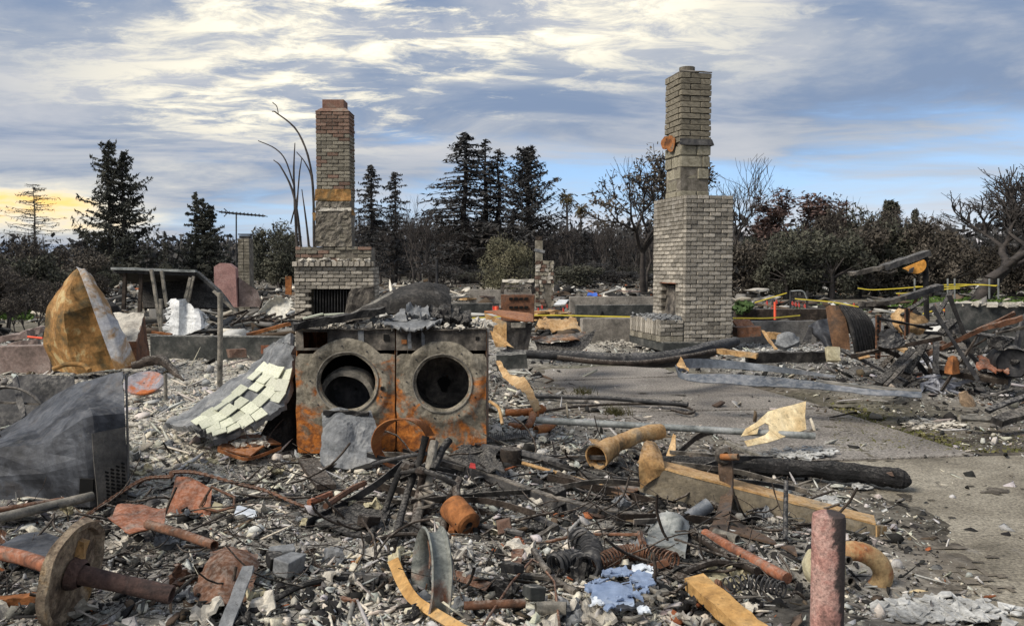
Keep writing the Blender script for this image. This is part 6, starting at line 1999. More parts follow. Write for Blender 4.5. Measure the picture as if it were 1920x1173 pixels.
# upright bracket and lower strip
t = thing('upright_bracket', 'twisted dark steel bracket standing upright in front of the channel beam', 'bracket', G(1350, 1010, .05))
MB().surf([[W(1349, 838, 4.75), W(1348, 880, 4.72), W(1352, 930, 4.7), W(1330, 1000, 4.6)], [W(1370, 838, 4.7), W(1374, 880, 4.66), W(1374, 935, 4.62), W(1362, 1010, 4.5)]], 18, 6, .01, 5, .012).build('leg', 'rust_steel_dark', t, True)
MB().surf([[W(1330, 995, 4.62), W(1390, 1005, 4.55), W(1440, 1018, 4.45), W(1490, 1025, 4.4)], [W(1350, 950, 4.65), W(1395, 985, 4.6), W(1440, 1010, 4.5), W(1495, 1040, 4.38)]], 16, 6, .01, 5, .012).build('foot_strip', 'rust_steel_dark', t, True)
MB().lathe([(.04, -.02), (.055, 0), (.045, .02), (.02, .025)], W(1357, 852, 4.7), (.2, -1, .2), 14).build('boss', 'soot_steel', t, True, dent=.01)
MB().tube([W(1352, 856, 4.66), W(1384, 856, 4.6)], .018, 12, .25).build('pipe_stub', 'rust_orange', t, True)
rod('pipe_stub', 'bluish grey pipe stub pointing up right in front of the bracket', 'pipe', 'grey_duct', [(1290, 972, 4.5), (1330, 945, 4.5)], .038, n=16, hollow=.2)
rod('pipe_stub', 'short grey pipe stub with an open end at the foot of the bracket', 'pipe', 'galv_burnt', [(1340, 998, 4.4), (1383, 1011, 4.25)], .024, n=16, hollow=.2)
rod('red_pipe', 'rusty red pipe sloping down to the right below the bracket', 'pipe', 'rust_red', [(1322, 1000, 4.35), (1395, 1040, 4.15), (1476, 1084, 3.95)], .026, n=12)
rod('dark_tube', 'dark pipe lying alongside the rusty red pipe', 'pipe', 'char_brown', [(1285, 990, 4.4), (1370, 1045, 4.1), (1420, 1070, 4.0)], .022, n=10)
t = thing('metal_jug', 'crushed pale grey metal canister with a round open neck', 'canister', G(1240, 1030, .08))
MB().surf([[W(1195, 1045, 4.3), W(1220, 1030, 4.22), W(1250, 1028, 4.2), W(1285, 1040, 4.28)], [W(1212, 1015, 4.3), W(1232, 1000, 4.18), W(1262, 1000, 4.16), W(1288, 1015, 4.28)], [W(1232, 985, 4.35), W(1245, 968, 4.28), W(1268, 966, 4.26), W(1284, 980, 4.35)]], 14, 14, .02, 6, .03).build('shell', 'galvanised', t, True)
MB().tube([W(1262, 1008, 4.2), W(1270, 978, 4.22)], .034, 16, .2).build('neck', 'galvanised', t, True)
# stake and wire loop
t = thing('iron_stake', 'thin iron stake with a twisted wire loop, behind the pinkish post', 'stake', G(1470, 1010, .02))
MB().tube([W(1472, 1012, 4.45), W(1474, 902, 4.45)], .012, 8).build('shaft', 'dark_steel', t, True)
MB().tube(curve([W(1464, 976, 4.42), W(1480, 980, 4.40), W(1506, 978, 4.42), W(1506, 972, 4.46), W(1480, 972, 4.48), W(1464, 974, 4.44)], 4), .004, 5).build('wire_loop', 'galv_burnt', t, True)
# pinkish post
t = thing('bollard', 'weathered pink and black steel post rising from the bottom edge', 'post', Vector((W(1555, 950, 3.05).x, 3.05, 0)))
MB().lathe([(.001, 1.0), (.040, 1.0), (.055, .992), (.058, .975), (.058, 0)], (W(1555, 950, 3.05).x, 3.05, W(1555, 960, 3.05).z - 1.0), (0, 0, 1), 36).build('shaft', 'post_paint', t, True, dent=.003)
# cream tank and its return bend
t = thing('bent_pipe_tank', 'cream rounded tank with a thick rusty U shaped pipe, behind the pinkish post', 'tank', G(1600, 1118, .02))
c = W(1545, 1068, 3.75)
MB().lathe([(.001, -.085), (.05, -.078), (.085, -.05), (.105, .0), (.085, .05), (.05, .078), (.001, .085)], c, (.8, .3, .35), 28).build('tank', 'cream_paint', t, True, dent=.008)
P = [W(1590 + 66 * math.sin(a) * (1 if a < 3.3 else .8), 1075 - 44 * math.cos(a), 3.72 - .03 * math.cos(a)) for a in [i * .18 for i in range(1, 27)]]
MB().tube([W(1560, 1035, 3.75)] + P, .043, 18, .15).build('return_bend', 'bend_rust', t, True, dent=.004)
MB().tube([W(1572, 1082, 3.6), W(1596, 1090, 3.5)], .02, 12, .25).build('stub', 'soot_steel', t, True)
MB().tube([W(1572, 1050, 3.62), W(1592, 1050, 3.55)], .018, 12, .25).build('stub', 'soot_steel', t, True)
rod('wire_hook', 'thin pale wire hook on the ground beside the U shaped pipe', 'wire', 'galvanised', [(1672, 1108), (1690, 1120), (1710, 1118), (1712, 1110)], .006, z=.03, cv=5, n=5)
rod('wire_hook', 'thin pale wire arc on the ground under the cream tank', 'wire', 'galvanised', [(1590, 1128), (1605, 1119), (1620, 1121), (1626, 1128)], .006, z=.03, cv=5, n=5)
sheet('cream_sliver', 'cream sliver of metal on the slab right of the U shaped pipe', 'sliver', 'cream_metal', [[(1700, 1112), (1740, 1108)], [(1722, 1104), (1738, 1102)]], .005, 6, .006, 6, 3, z=.03)

# coils of burnt spring
def coil(name, label, pts, R, r, turns, m, n=12):
    P = curve([PT(p, .14) for p in pts], 12)
    out = []
    N = turns * n
    for i in range(N + 1):
        u = i / N * (len(P) - 1); a = min(int(u), len(P) - 2); q = P[a].lerp(P[a + 1], u - a)
        d = (P[a + 1] - P[a]).normalized(); s = d.cross(Vector((0, 0, 1))).normalized(); w = s.cross(d)
        t_ = 2 * math.pi * i / n
        out.append(q + s * math.cos(t_) * R + w * math.sin(t_) * R)
    return MB().tube(out, r, 5).build(name, m, None, True, label=label, cat='spring')


coil('coil_spring', 'long rusty coil spring lying in an arc behind the blue china pieces', [(1120, 1055), (1165, 1038), (1210, 1036), (1268, 1052)], .036, .005, 24, 'rust_brown')
coil('hose_coil', 'thick black ribbed hose curling down left of the rusty coil spring', [(1085, 1008), (1105, 1025), (1110, 1048), (1100, 1065)], .05, .010, 12, 'black_rubber')
coil('hose_coil', 'tight black ribbed hose end furthest to the left of the springs', [(1040, 1060), (1060, 1052), (1080, 1050), (1090, 1060)], .045, .010, 8, 'black_rubber')
coil('coil_spring', 'dim grey zigzag spring lying in the black char right of the tan timber', [(1360, 1098), (1400, 1090), (1440, 1096), (1470, 1105)], .03, .004, 12, 'dark_steel')
for i, (rows, lab) in enumerate((([[(1108, 1122), (1150, 1140), (1190, 1136)], [(1112, 1106), (1150, 1112), (1185, 1100)], [(1130, 1100), (1160, 1096), (1182, 1092)]], 'largest blue white china sheet, curved up at its left edge'),
                         ([[(1128, 1082), (1165, 1078)], [(1130, 1066), (1162, 1064)]], 'small blue china piece directly under the coil spring'),
                         ([[(1180, 1088), (1225, 1092)], [(1188, 1074), (1222, 1080)]], 'mid blue china piece right of the small one'),
                         ([[(1190, 1102), (1230, 1096)], [(1196, 1094), (1226, 1088)]], 'narrow pale blue china piece above the largest'),
                         ([[(1150, 1145), (1215, 1138)], [(1160, 1135), (1205, 1128)]], 'dark edged china strip in front of the largest'))):
    sheet('china_piece', lab, 'china', 'blue_china' if i != 4 else 'burnt_steel', rows, .02, 8, .008, 10, 8, z=.15, rag=.004)
for i, (x, y, s) in enumerate(((1215, 1110, .05), (1240, 1100, .06), (1255, 1115, .05), (1140, 1092, .05), (1200, 1125, .06), (1100, 1090, .05), (1180, 1150, .05))):
    rod('curled_shard', 'thin curled grey shard lying among the blue china', 'shard', 'galv_burnt', [PT((x + 22 * math.cos(a), y + 10 * math.sin(a)), .14) for a in [.3 * k + i for k in range(9)]], .010, n=5, group='curled shards by the blue china')
for i in range(16):
    x, y = rr.uniform(1100, 1250), rr.uniform(1068, 1150); w_ = rr.uniform(8, 20)
    sheet('china_shard', 'small blue white china shard scattered below the coil spring', 'china', rr.choice(('blue_china', 'white_china', 'blue_china')), [[(x - w_, y + 4), (x, y + rr.uniform(2, 8)), (x + w_, y + 3)], [(x - w_ * rr.uniform(.4, .9), y - rr.uniform(3, 9)), (x, y - rr.uniform(5, 9)), (x + w_ * .7, y - rr.uniform(3, 8))]], .03, 9, .007, 8, 5, z=.15, rag=.006, group='china shards below the spring')
# gear and small parts
c = W(972, 1020, 4.2)
t = thing('gear', 'small brown rusted gear wheel on a stub arm, half buried in the ash', 'gear', W(972, 1060, 4.2))
prof = []
n = 28
gp = []
for k in range(n):
    a = 2 * math.pi * k / n; r_ = .042 if k % 2 else .034
    gp.append(c + Vector((math.cos(a) * r_ * .75, -math.cos(a) * r_ * .5, math.sin(a) * r_)))
MB().plate(gp, .012).build('toothed_disc', 'rust_red', t)
MB().lathe([(.001, .0), (.018, 0), (.018, .018), (.001, .02)], c, (-.5, -.8, .1), 12).build('hub', 'rust_orange', t)
MB().surf([[W(958, 1030, 4.22), W(960, 1060, 4.2)], [W(982, 1030, 4.2), W(976, 1062, 4.18)]], 4, 4, .01, 5, .012).build('arm', 'rust_brown', t)
for pts, r, m, lab in (([(1005, 1140), (1030, 1138), (1062, 1140)], .026, 'galv_burnt', 'short grey pipe lying at the bottom edge among cream plaster'),
                       ([(870, 1078), (900, 1066)], .012, 'plaster', 'pale bone like stick right of the wheel rim'),
                       ([(1000, 1030), (1020, 1062), (1028, 1070)], .014, 'soot_steel', 'grey stick pointing down from the gear'),
                       ([(1200, 1000), (1206, 1020)], .018, 'rust_brown', 'short rusty stub left of the crushed canister'),
                       ([(870, 1135), (930, 1132), (985, 1130)], .018, 'rust_brown', 'brown bar lying flat right of the wheel rim foot'),
                       ([(900, 1180), (960, 1090), (998, 1048), (1012, 1055), (1040, 1090), (1050, 1180)], .005, 'rust_brown', 'bent thin rusty wire arching over the foreground plaster')):
    rod('small_pipe' if r > .02 else 'small_rod', lab, 'pipe' if r > .02 else 'rod', m, pts, r, z=.14, n=8, hollow=.2 if r > .02 else 0)
for i, (x, y, s, m) in enumerate(((945, 985, .07, 'brick_red'), (960, 1065, .06, 'char'), (1000, 1110, .07, 'dark_concrete'), (1045, 925, .08, 'char'), (690, 975, .07, 'char_brown'), (530, 1035, .07, 'ash_slab'), (545, 1060, .09, 'ash_slab'), (515, 1050, .06, 'char'))):
    MB().box(PT((x, y), .15), (s * 1.5, s, s * .8), (rr.uniform(-.3, .3), rr.uniform(-.3, .3), rr.uniform(0, 3)), s * .12).build('broken_block', m, None, bev=.006, dent=.01, label=('broken reddish brick near the gear', 'black charred block below the gear', 'grey block left of the blue china', 'black charred block beside the long angle bar', 'brown charred block left of the pipe tangle', 'upper grey ash lump right of the china strips', 'lower and larger grey ash lump right of the china strips', 'small black block by the grey ash lumps')[i], cat='block')

W = W0_

# ------------------------------------------------------------------ middle distance
t = thing('rusty_furnace', 'open rusty furnace box with a ridged sloping top, behind the dryer', 'furnace', W(960, 662, 10))
MB().surf([[W(908, 584, 9.9), W(970, 600, 9.7), W(1000, 604, 9.9)], [W(935, 582, 10.6), W(985, 586, 10.6), W(998, 590, 10.6)]], 18, 8, .008, 6, .012).build('top', 'rust_bright', t)
MB().surf([[W(908, 586, 9.9), W(950, 604, 9.75)], [W(930, 650, 9.9), W(950, 650, 9.75)]], 8, 8, .012, 5, .01).build('side', 'rust_tan', t)
MB().surf([[W(950, 604, 9.75), W(998, 605, 9.9)], [W(950, 662, 9.75), W(990, 660, 9.9)]], 8, 8, .01, 5, .01).build('front', 'soot_steel', t)
MB().plate([W(958, 605, 9.72), W(985, 604, 9.72), W(985, 614, 9.72), W(958, 614, 9.72)], .01).build('label_plate', 'galv_burnt', t)
MB().surf([[W(918, 612, 9.6), W(926, 640, 9.55)], [W(940, 632, 9.5), W(964, 652, 9.3)]], 6, 4, .01, 6, .008).build('loose_flap', 'rust_tan', t)
t = thing('rusty_cabinet', 'tall rusty cabinet with punched holes and an ash covered frame on top', 'cabinet', W(970, 600, 12))
MB().box((W(971, 560, 12).x, 12.2, (W(0, 555, 12).z + W(0, 600, 12).z) / 2), (62 * 12 / F, .4, 50 * 12 / F), None, .01).build('body', 'rust_brown', t, bev=.008)
for i in range(4):
    for j in range(2):
        MB().box((W(958 + i * 9.5, 560, 12).x, 11.99, W(0, 560 + j * 16, 12).z), (.05, .02, .035)).build('hole', 'void', t)
for x in (941, 1001):
    MB().beam(W(x, 550, 12.1), W(x + (3 if x < 960 else -4), 527, 12.1), .05, .05, (0, 1, 0), 3, .006).build('frame_post', 'soot_steel', t)
for y, dx in ((527, 0), (536, 4), (545, 8)):
    MB().beam(W(942 + dx, y, 12.05), W(1001 - dx, y - 1, 12.05), .05, .04, seg=8, jit=.008).build('frame_rail', 'plaster' if y == 527 else 'soot_steel', t)
sheet('rusty_canopy', 'crumpled orange and blue grey metal sheet bent over black debris, left of the block chimney', 'sheet', 'rust_steel', [[(995, 636, 10.2), (1030, 628, 10.0), (1070, 625, 10), (1098, 622, 10.2)], [(1000, 640, 9.9), (1035, 640, 9.7), (1075, 636, 9.7), (1092, 640, 9.9)]], .05, 4, .008, 20, 8)
sheet('black_debris', 'black crumpled sheet hanging below the orange canopy sheet', 'sheet', 'char', [[(1002, 640, 9.9), (1040, 642, 9.8), (1085, 638, 9.9), (1118, 618, 10.1)], [(1008, 658, 9.8), (1050, 662, 9.6), (1088, 660, 9.7), (1108, 640, 9.9)]], .04, 5, .01, 14, 8)
sheet('tan_debris', 'crumpled tan sheet lying behind the orange canopy sheet', 'sheet', 'rust_tan', [[(1005, 622, 10.8), (1040, 616, 10.8), (1088, 618, 10.8)], [(1010, 606, 11.2), (1045, 598, 11.2), (1080, 602, 11.2)]], .06, 5, .01, 14, 8, rag=.02)
rod('burnt_hose', 'long black hose like rail sagging along the far edge of the driveway', 'rail', 'black_rubber', [(938, 662, 9.6), (1000, 664, 9.6), (1090, 668, 9.5), (1170, 674, 9.4), (1260, 672, 9.6), (1330, 655, 10.2), (1380, 640, 10.8)], [.045, .05, .06, .07, .10, .10, .06], cv=6, n=8)
rod('thin_rail', 'thinner brown rail bending below the long black rail', 'rail', 'char_brown', [(1045, 670, 9.3), (1120, 678, 9.2), (1200, 680, 9.2), (1290, 668, 9.5), (1340, 658, 9.8)], .03, cv=6)
plank('sooty_block', 'dark sooty concrete block at the near corner of the driveway, behind the curled tan metal', 'block', 'dark_concrete', (932, 676, 9.0), (988, 674, 9.0), .3, .16, seg=2, jit=.012)
plank('tan_board', 'tan grey board lying right of the long black rail', 'board', 'rust_tan', (1345, 657, 10.2), (1420, 667, 10.0), .16, .05)
plank('charred_beam', 'black charred beam lying behind the grey duct', 'beam', 'char', (1400, 670, 10.2), (1548, 668, 10.2), .16, .12, seg=10, jit=.012)
# grey duct ribbons
t = thing('grey_duct', 'long collapsed grey sheet metal gutter bent back on itself on the driveway', 'gutter', G(1480, 740, .05))
MB().surf([[W(1270, 690, 8.6), W(1290, 672, 9.2), W(1390, 678, 9.3), W(1480, 690, 9.0), W(1568, 704, 8.8)], [W(1275, 700, 8.6), W(1295, 690, 9.2), W(1390, 692, 9.25), W(1480, 700, 9.0), W(1565, 708, 8.8)]], 34, 6, .012, 4, .008).build('back_fold', 'grey_duct', t, True)
MB().surf([[W(1266, 684, 8.7), W(1285, 700, 8.1), W(1400, 702, 8.0), W(1530, 716, 7.8), W(1640, 730, 7.6), W(1728, 734, 7.5)], [W(1268, 696, 8.65), W(1288, 713, 8.0), W(1400, 722, 7.85), W(1530, 730, 7.7), W(1640, 740, 7.5), W(1728, 746, 7.4)]], 44, 6, .014, 4, .008).build('front_fold', 'grey_duct', t, True)
MB().surf([[W(1530, 716, 7.85), W(1640, 729, 7.65), W(1728, 733, 7.55)], [W(1530, 712, 8.1), W(1640, 724, 7.95), W(1728, 730, 7.8)]], 14, 3, .008, 4, .008).build('top_fold', 'galv_burnt', t, True)
MB().surf([[W(1268, 684, 8.7), W(1276, 672, 8.8)], [W(1292, 694, 8.5), W(1288, 684, 8.7)]], 6, 6, .04, 6, .008).build('torn_tip', 'paper_tan', t, True)

# tangle on the right
t = thing('ribbed_panel', 'curved black ribbed panel with a rusty brown end plate, standing on edge', 'panel', W(1600, 665, 9.6))
MB().surf([[W(1549, 576, 9.7), W(1560, 572, 9.6), W(1578, 574, 9.6)], [W(1556, 620, 9.6), W(1570, 618, 9.5), W(1590, 622, 9.5)], [W(1562, 652, 9.55), W(1576, 652, 9.5), W(1594, 656, 9.45)]], 12, 8, .008, 5, .02).build('end_plate', 'rust_brown_dark', t, True)
for i in range(9):
    f = i / 8
    MB().tube(curve([W(1575 + f * 36, 573 + f * 6, 9.6 + f * .4), W(1592 + f * 40, 600 + f * 4, 9.5 + f * .4), W(1602 + f * 42, 640 + f * 4, 9.4 + f * .4), W(1606 + f * 40, 662 + f * 2, 9.4 + f * .4)], 5), .03, 6, flat=.7).build('rib', 'char', t, True)
MB().surf([[W(1575, 575, 9.66), W(1614, 582, 10.06)], [W(1600, 640, 9.5), W(1644, 645, 9.9)], [W(1606, 664, 9.46), W(1646, 664, 9.86)]], 8, 8, .01, 4, .01).build('backing', 'char_brown', t, True)
sheet('grey_hood', 'dented blue grey sheet behind the left of the ribbed panel', 'sheet', 'burnt_steel', [[(1518, 612, 10.2), (1535, 600, 10.1), (1560, 594, 10.2)], [(1520, 625, 10.1), (1545, 630, 9.9), (1562, 640, 9.9)], [(1548, 650, 10), (1555, 660, 9.8), (1565, 662, 9.8)]], .04, 4, .008, 14, 14)
sheet('dark_fin', 'black triangular fin leaning left of the grey hood sheet', 'fin', 'dark_steel', [[(1505, 640, 10), (1520, 642, 10)], [(1517, 612, 10.1), (1524, 615, 10.1)]], .01, 5, .008, 6, 6)
plank('cream_block', 'pale cream scorched block standing under the ribbed panel', 'block', 'cream_paint', (1562, 676, 9.3), (1560, 650, 9.35), .13, .08, up=(0, 1, 0), seg=3, jit=.01)
plank('orange_chip', 'small orange flat chip on the ground below the ribbed panel', 'chip', 'rust_tan', (1608, 668, 9.2), (1628, 664, 9.2), .09, .015, up=(0, -.6, .7), seg=2)
# carport frame with the orange half disc
t = thing('sign_canopy', 'bent charred canopy arm on a black post with an orange half round plate', 'canopy', W(1737, 600, 11))
MB().tube([W(1738, 602, 11), W(1736, 540, 11), W(1735, 478, 11)], .035, 8).build('post', 'char', t, True)
MB().beam(W(1594, 514, 10.9), W(1660, 500, 10.95), .12, .05, seg=8, jit=.008).build('arm', 'soot_steel', t)
MB().beam(W(1655, 502, 10.95), W(1738, 475, 11), .16, .07, seg=8, jit=.008).build('arm', 'dark_steel', t)
MB().tube(curve([W(1648, 508, 10.9), W(1668, 511, 10.9), W(1682, 506, 10.9)], 4), .012, 5).build('bracket', 'soot_steel', t, True)
pp = [W(1692 + 0, 503, 10.9), W(1732, 487, 10.9)] + [W(1714 + 20 * math.cos(a) + 2, 496 + 17 * math.sin(a), 10.9) for a in [-.3 + .28 * k for k in range(11)]]
MB().plate(pp, .03).build('half_disc', 'disc_orange', t)
MB().plate([W(1706, 504, 10.86), W(1714, 500, 10.86), W(1711, 511, 10.86), W(1703, 512, 10.86)], .02).build('dark_patch', 'dark_steel', t)
t = thing('fallen_gutter', 'second bent grey gutter arm lower down beside the black post', 'gutter', W(1690, 580, 10.5))
MB().beam(W(1612, 570, 10.3), W(1660, 568, 10.35), .10, .06, seg=6, jit=.008).build('arm', 'soot_steel', t)
MB().beam(W(1655, 569, 10.35), W(1700, 556, 10.45), .11, .06, seg=6, jit=.008).build('arm', 'soot_steel', t)
MB().beam(W(1695, 558, 10.45), W(1762, 538, 10.6), .13, .07, seg=6, jit=.008).build('arm', 'dark_steel', t)
MB().beam(W(1612, 574, 10.4), W(1700, 578, 10.4), .08, .03, seg=6, jit=.006).build('shelf', 'char', t)
for x, y0_, y1_ in ((1646, 672, 590), (1700, 635, 578)):
    q = thing('shelf_upright', 'perforated steel shelf upright standing ' + ('right of the ribbed panel' if x < 1680 else 'beside the tan bundle'), 'upright', W(x, y0_, 9.6))
    MB().beam(W(x, y0_, 9.6), W(x + 1, y1_, 9.6), .05, .03, (0, 1, 0), 6, .004).build('bar', 'rust_brown', q)
    for k in range(10):
        MB().box(W(x + .5, y0_ + (y1_ - y0_) * (k + .5) / 10, 9.58), (.02, .016, .03)).build('slot', 'void', q)
sheet('tan_bundle', 'pale tan crumpled bundle in the middle of the right hand scrap', 'bundle', 'paper_tan', [[(1672, 590, 10.4), (1690, 582, 10.2), (1708, 585, 10.3), (1740, 602, 10.4)], [(1670, 610, 10.2), (1690, 604, 10.0), (1712, 608, 10.1), (1735, 612, 10.3)], [(1680, 625, 10.2), (1695, 630, 10.0), (1712, 632, 10.1), (1730, 622, 10.3)]], .08, 5, .01, 16, 12, rag=.01)
sheet('white_bundle', 'pale grey crumpled sheet left of the tan bundle', 'bundle', 'ash_slab', [[(1628, 600, 10.3), (1650, 596, 10.2)], [(1640, 622, 10.1), (1665, 625, 10.1)]], .08, 6, .01, 12, 12, rag=.01)
BARS = (((1655, 590, 9.9), (1725, 690, 9.3), .05, 'char'), ((1690, 610, 10), (1760, 705, 9.2), .06, 'char'), ((1650, 690, 9.5), (1690, 650, 9.7), .05, 'char_brown'), ((1648, 720, 8.6), (1712, 655, 9.2), .07, 'char'),
        ((1660, 722, 8.5), (1720, 660, 9.1), .04, 'soot_steel'), ((1645, 632, 9.7), (1700, 658, 9.4), .07, 'rust_tan'), ((1720, 612, 9.8), (1800, 600, 9.9), .05, 'dark_steel'), ((1740, 690, 9.2), (1890, 712, 8.9), .12, 'char_brown'),
        ((1800, 622, 9.9), (1905, 636, 9.7), .07, 'dark_steel'), ((1720, 655, 9.4), (1810, 648, 9.5), .08, 'soot_steel'), ((1756, 590, 10), (1785, 545, 10.4), .05, 'char'), ((1762, 625, 9.6), (1790, 600, 9.8), .07, 'char'),
        ((1752, 570, 10.2), (1800, 640, 9.6), .02, 'char_brown'), ((1845, 660, 9.4), (1870, 620, 9.7), .02, 'dark_steel'), ((1700, 700, 9), (1735, 640, 9.3), .08, 'char'), ((1755, 700, 9), (1755, 640, 9.2), .06, 'dark_steel'),
        ((1840, 745, 7.6), (1900, 730, 7.8), .03, 'soot_steel'), ((1850, 770, 7.4), (1940, 735, 7.7), .05, 'dark_steel'), ((1800, 784, 7.2), (1875, 786, 7.2), .06, 'galv_burnt'), ((1868, 790, 7.1), (1960, 760, 7.4), .10, 'soot_steel'),
        ((1430, 620, 12), (1455, 655, 11.5), .04, 'rust_tan'), ((1575, 655, 9.4), (1700, 715, 8.9), .05, 'dark_steel'), ((1900, 680, 8.8), (1960, 640, 9.2), .06, 'char'), ((1690, 590, 10.1), (1735, 560, 10.4), .04, 'char'))
HOW = ('steep', 'steepest', 'short brown', 'thick lower', 'thin grey lower', 'pale tan', 'level dark', 'long brown level', 'long dark shelf', 'grey level', 'short upright', 'stubby', 'thin slanting', 'thin upright', 'broad slanting', 'upright dark', 'short grey near', 'slanting near', 'flat pale near', 'broad near', 'small tan leaning', 'long diagonal', 'edge', 'short topmost')
WHERE = ('under the canopy arm', 'through the middle of the scrap', 'by the ribbed panel', 'at the front of the scrap', 'at the front of the scrap', 'right of the ribbed panel', 'right of the tan bundle', 'across the right of the scrap', 'below the dark concrete wall', 'below the tan bundle', 'beside the black post', 'beside the black post', 'by the black post', 'by the bent handle', 'at the centre of the scrap', 'at the centre of the scrap', 'by the aluminium lumps', 'by the scorched cylinder', 'at the edge of the dry grass', 'at the right edge', 'beside the block chimney footing', 'along the bottom of the ribbed panel', 'at the right edge of the scrap', 'under the black post')
for (a, b, w, m), h_, wh in zip(BARS, HOW, WHERE):
    plank('scrap_bar', h_ + ' scorched bar ' + wh, 'bar', m, a, b, w, w * .5, seg=5, jit=.006, up=(0, -.4, 1))
rod('trolley_hoop', 'bent round handle of a burnt trolley at the right edge', 'handle', 'dark_steel', [(1872, 655, 9.4), (1876, 622, 9.4), (1892, 614, 9.4), (1908, 624, 9.4), (1906, 660, 9.2), (1900, 690, 9)], .018, cv=5)
fwall('scorched_wall', 'dark scorched concrete wall standing behind the scrap at the right edge', 1782, 2150, 572, 640, 14.0, 14.3, 'dark_concrete', .2)
mb = MB()
for i in range(150):
    p = W(rr.uniform(1780, 2120), 571, 14.15); s = rr.uniform(.03, .14)
    p.y += rr.uniform(-.1, .1)
    mb.box(p, (s * 1.4, s, s * .4), (rr.gauss(0, .2), rr.gauss(0, .2), rr.uniform(0, 3)), s * .15)
mb.build('wall_ash', 'plaster', label='white ash and plaster lying along the top of the scorched wall', cat='ash', kind='stuff')
t = thing('burnt_barrel', 'dark open barrel lying on its side at the right edge', 'barrel', W(1905, 700, 9))
MB().lathe([(.16, 0), (.165, .01), (.17, .2), (.165, .4), (.15, .41), (.15, .03), (.01, .05)], W(1900, 680, 8.8), (.35, 1, .05), 24).build('shell', 'dark_steel', t, True, dent=.02)
sheet('red_debris', 'dull red crumpled debris in front of the barrel', 'debris', 'rust_red', [[(1830, 690, 9), (1870, 700, 8.8), (1890, 700, 8.8)], [(1835, 672, 9.2), (1870, 678, 9.1), (1900, 684, 9)]], .06, 7, .012, 12, 8, rag=.02)
sheet('orange_can', 'crushed orange rusty can on its end behind the aluminium lump', 'can', 'rust_orange', [[(1773, 700, 8.9), (1785, 702, 8.8), (1797, 700, 8.9)], [(1776, 682, 8.95), (1786, 680, 8.85), (1796, 682, 8.95)], [(1780, 672, 9), (1786, 670, 8.95), (1792, 673, 9)]], .03, 6, .03, 8, 8)
MB().lathe([(.001, 0), (.05, 0), (.062, .02), (.062, .10), (.045, .14), (.048, .17), (.03, .18), (.03, .15)], G(1820, 765, .04), (-.35, .3, .9), 20).build('scorched_cylinder', 'cream_smoke', None, True, label='scorched cream cylinder standing tilted in front of the right hand scrap', cat='cylinder', dent=.008)
for i, (x, y, s, n) in enumerate(((1765, 745, .14, 46), (1880, 712, .13, 30), (1745, 690, .08, 18))):
    mb = MB()
    c_ = PT((x, y), .05)
    q = [c_]
    for k in range(n):
        e = c_ + Vector((rr.gauss(0, s * .8), rr.gauss(0, s * .5), abs(rr.gauss(0, s))))
        m_ = q[rr.randrange(len(q))]
        mb.tube([m_, m_.lerp(e, .5) + rv(rr, .012), e], [.02, .016, .008], 6, jit=.3); q.append(e)
    mb.build('melted_metal', 'pale_metal', None, True, dent=.02, label=('largest frothy lump of melted aluminium at the front of the right hand scrap', 'spiky lump of melted aluminium at the right edge', 'small lump of melted aluminium deep in the scrap')[i], cat='metal lump')

# ------------------------------------------------------------------ far lots
t = thing('stone_chimney', 'small distant stone chimney with a dark fireplace mouth, right of the olive shrub tree', 'chimney', W(1022, 545, 30))
x0_, x1_ = W(1004, 0, 30).x, W(1040, 0, 30).x
zt_ = W(0, 492, 30).z
MB().box(((x0_ + x1_) / 2, 30.3, zt_ / 2), (x1_ - x0_ - .06, .55, zt_ - .05)).build('core', 'mortar', t)
mb = [MB() for _ in range(3)]
zz = .05
while zz < zt_ - .05:
    xx = x0_
    while xx < x1_ - .02:
        w_ = min(rr.uniform(.09, .22), x1_ - xx)
        h_ = .13
        if not (W(1021, 0, 30).x < xx + w_ / 2 < W(1034, 0, 30).x and zz < W(0, 534, 30).z):
            mb[rr.randrange(3)].box((xx + w_ / 2, 30.02 + rr.uniform(-.02, .02), zz + h_ / 2), (w_ - .02, .08, h_ - .02), (0, rr.uniform(-.15, .15), 0), .018)
        xx += w_
    zz += .135
for q, m in zip(mb, ('brick_red', 'brick_pale', 'brick_old')):
    q.build('stonework', m, t, kind='stuff')
MB().box((W(1027, 0, 30).x, 30.05, W(0, 541, 30).z), (.26, .02, .28)).build('firebox', 'void', t)
MB().box((W(1012, 0, 30).x, 30.2, (W(0, 492, 30).z + W(0, 452, 30).z) / 2), (.26, .3, .76), None, .02).build('stack', 'brick_old', t)
MB().box((W(1013, 0, 30).x, 30.2, W(0, 470, 30).z), (.36, .36, .10), (0, .2, 0)).build('flashing', 'ash_slab', t)
MB().box((W(1011, 0, 30).x, 30.2, W(0, 447, 30).z), (.22, .26, .14)).build('flue', 'char_brown', t)
for i, (a, b, tp, bt, Y, m, lab) in enumerate(((845, 935, 571, 582, 24, 'dark_concrete', 'low dark foundation wall across the lot behind the dryer'),
                                            (1068, 1225, 558, 580, 25, 'concrete', 'pale low foundation wall left of the block chimney, furthest back'),
                                            (1080, 1230, 574, 590, 22, 'dark_concrete', 'dark low foundation wall left of the block chimney'),
                                            (1090, 1225, 600, 628, 15.6, 'concrete', 'grey foundation wall ending at the chimney hearth'),
                                            (1380, 1530, 606, 634, 15.4, 'concrete', 'grey foundation wall running right from the block chimney'),
                                            (880, 1010, 545, 560, 30, 'concrete', 'distant pale foundation wall left of the stone chimney'),
                                            (1380, 1570, 582, 596, 20, 'char_brown', 'low brown foundation edge by the orange stake'))):
    fwall('foundation_wall', lab, a, b, tp, bt, Y, Y + .2, m, .2)
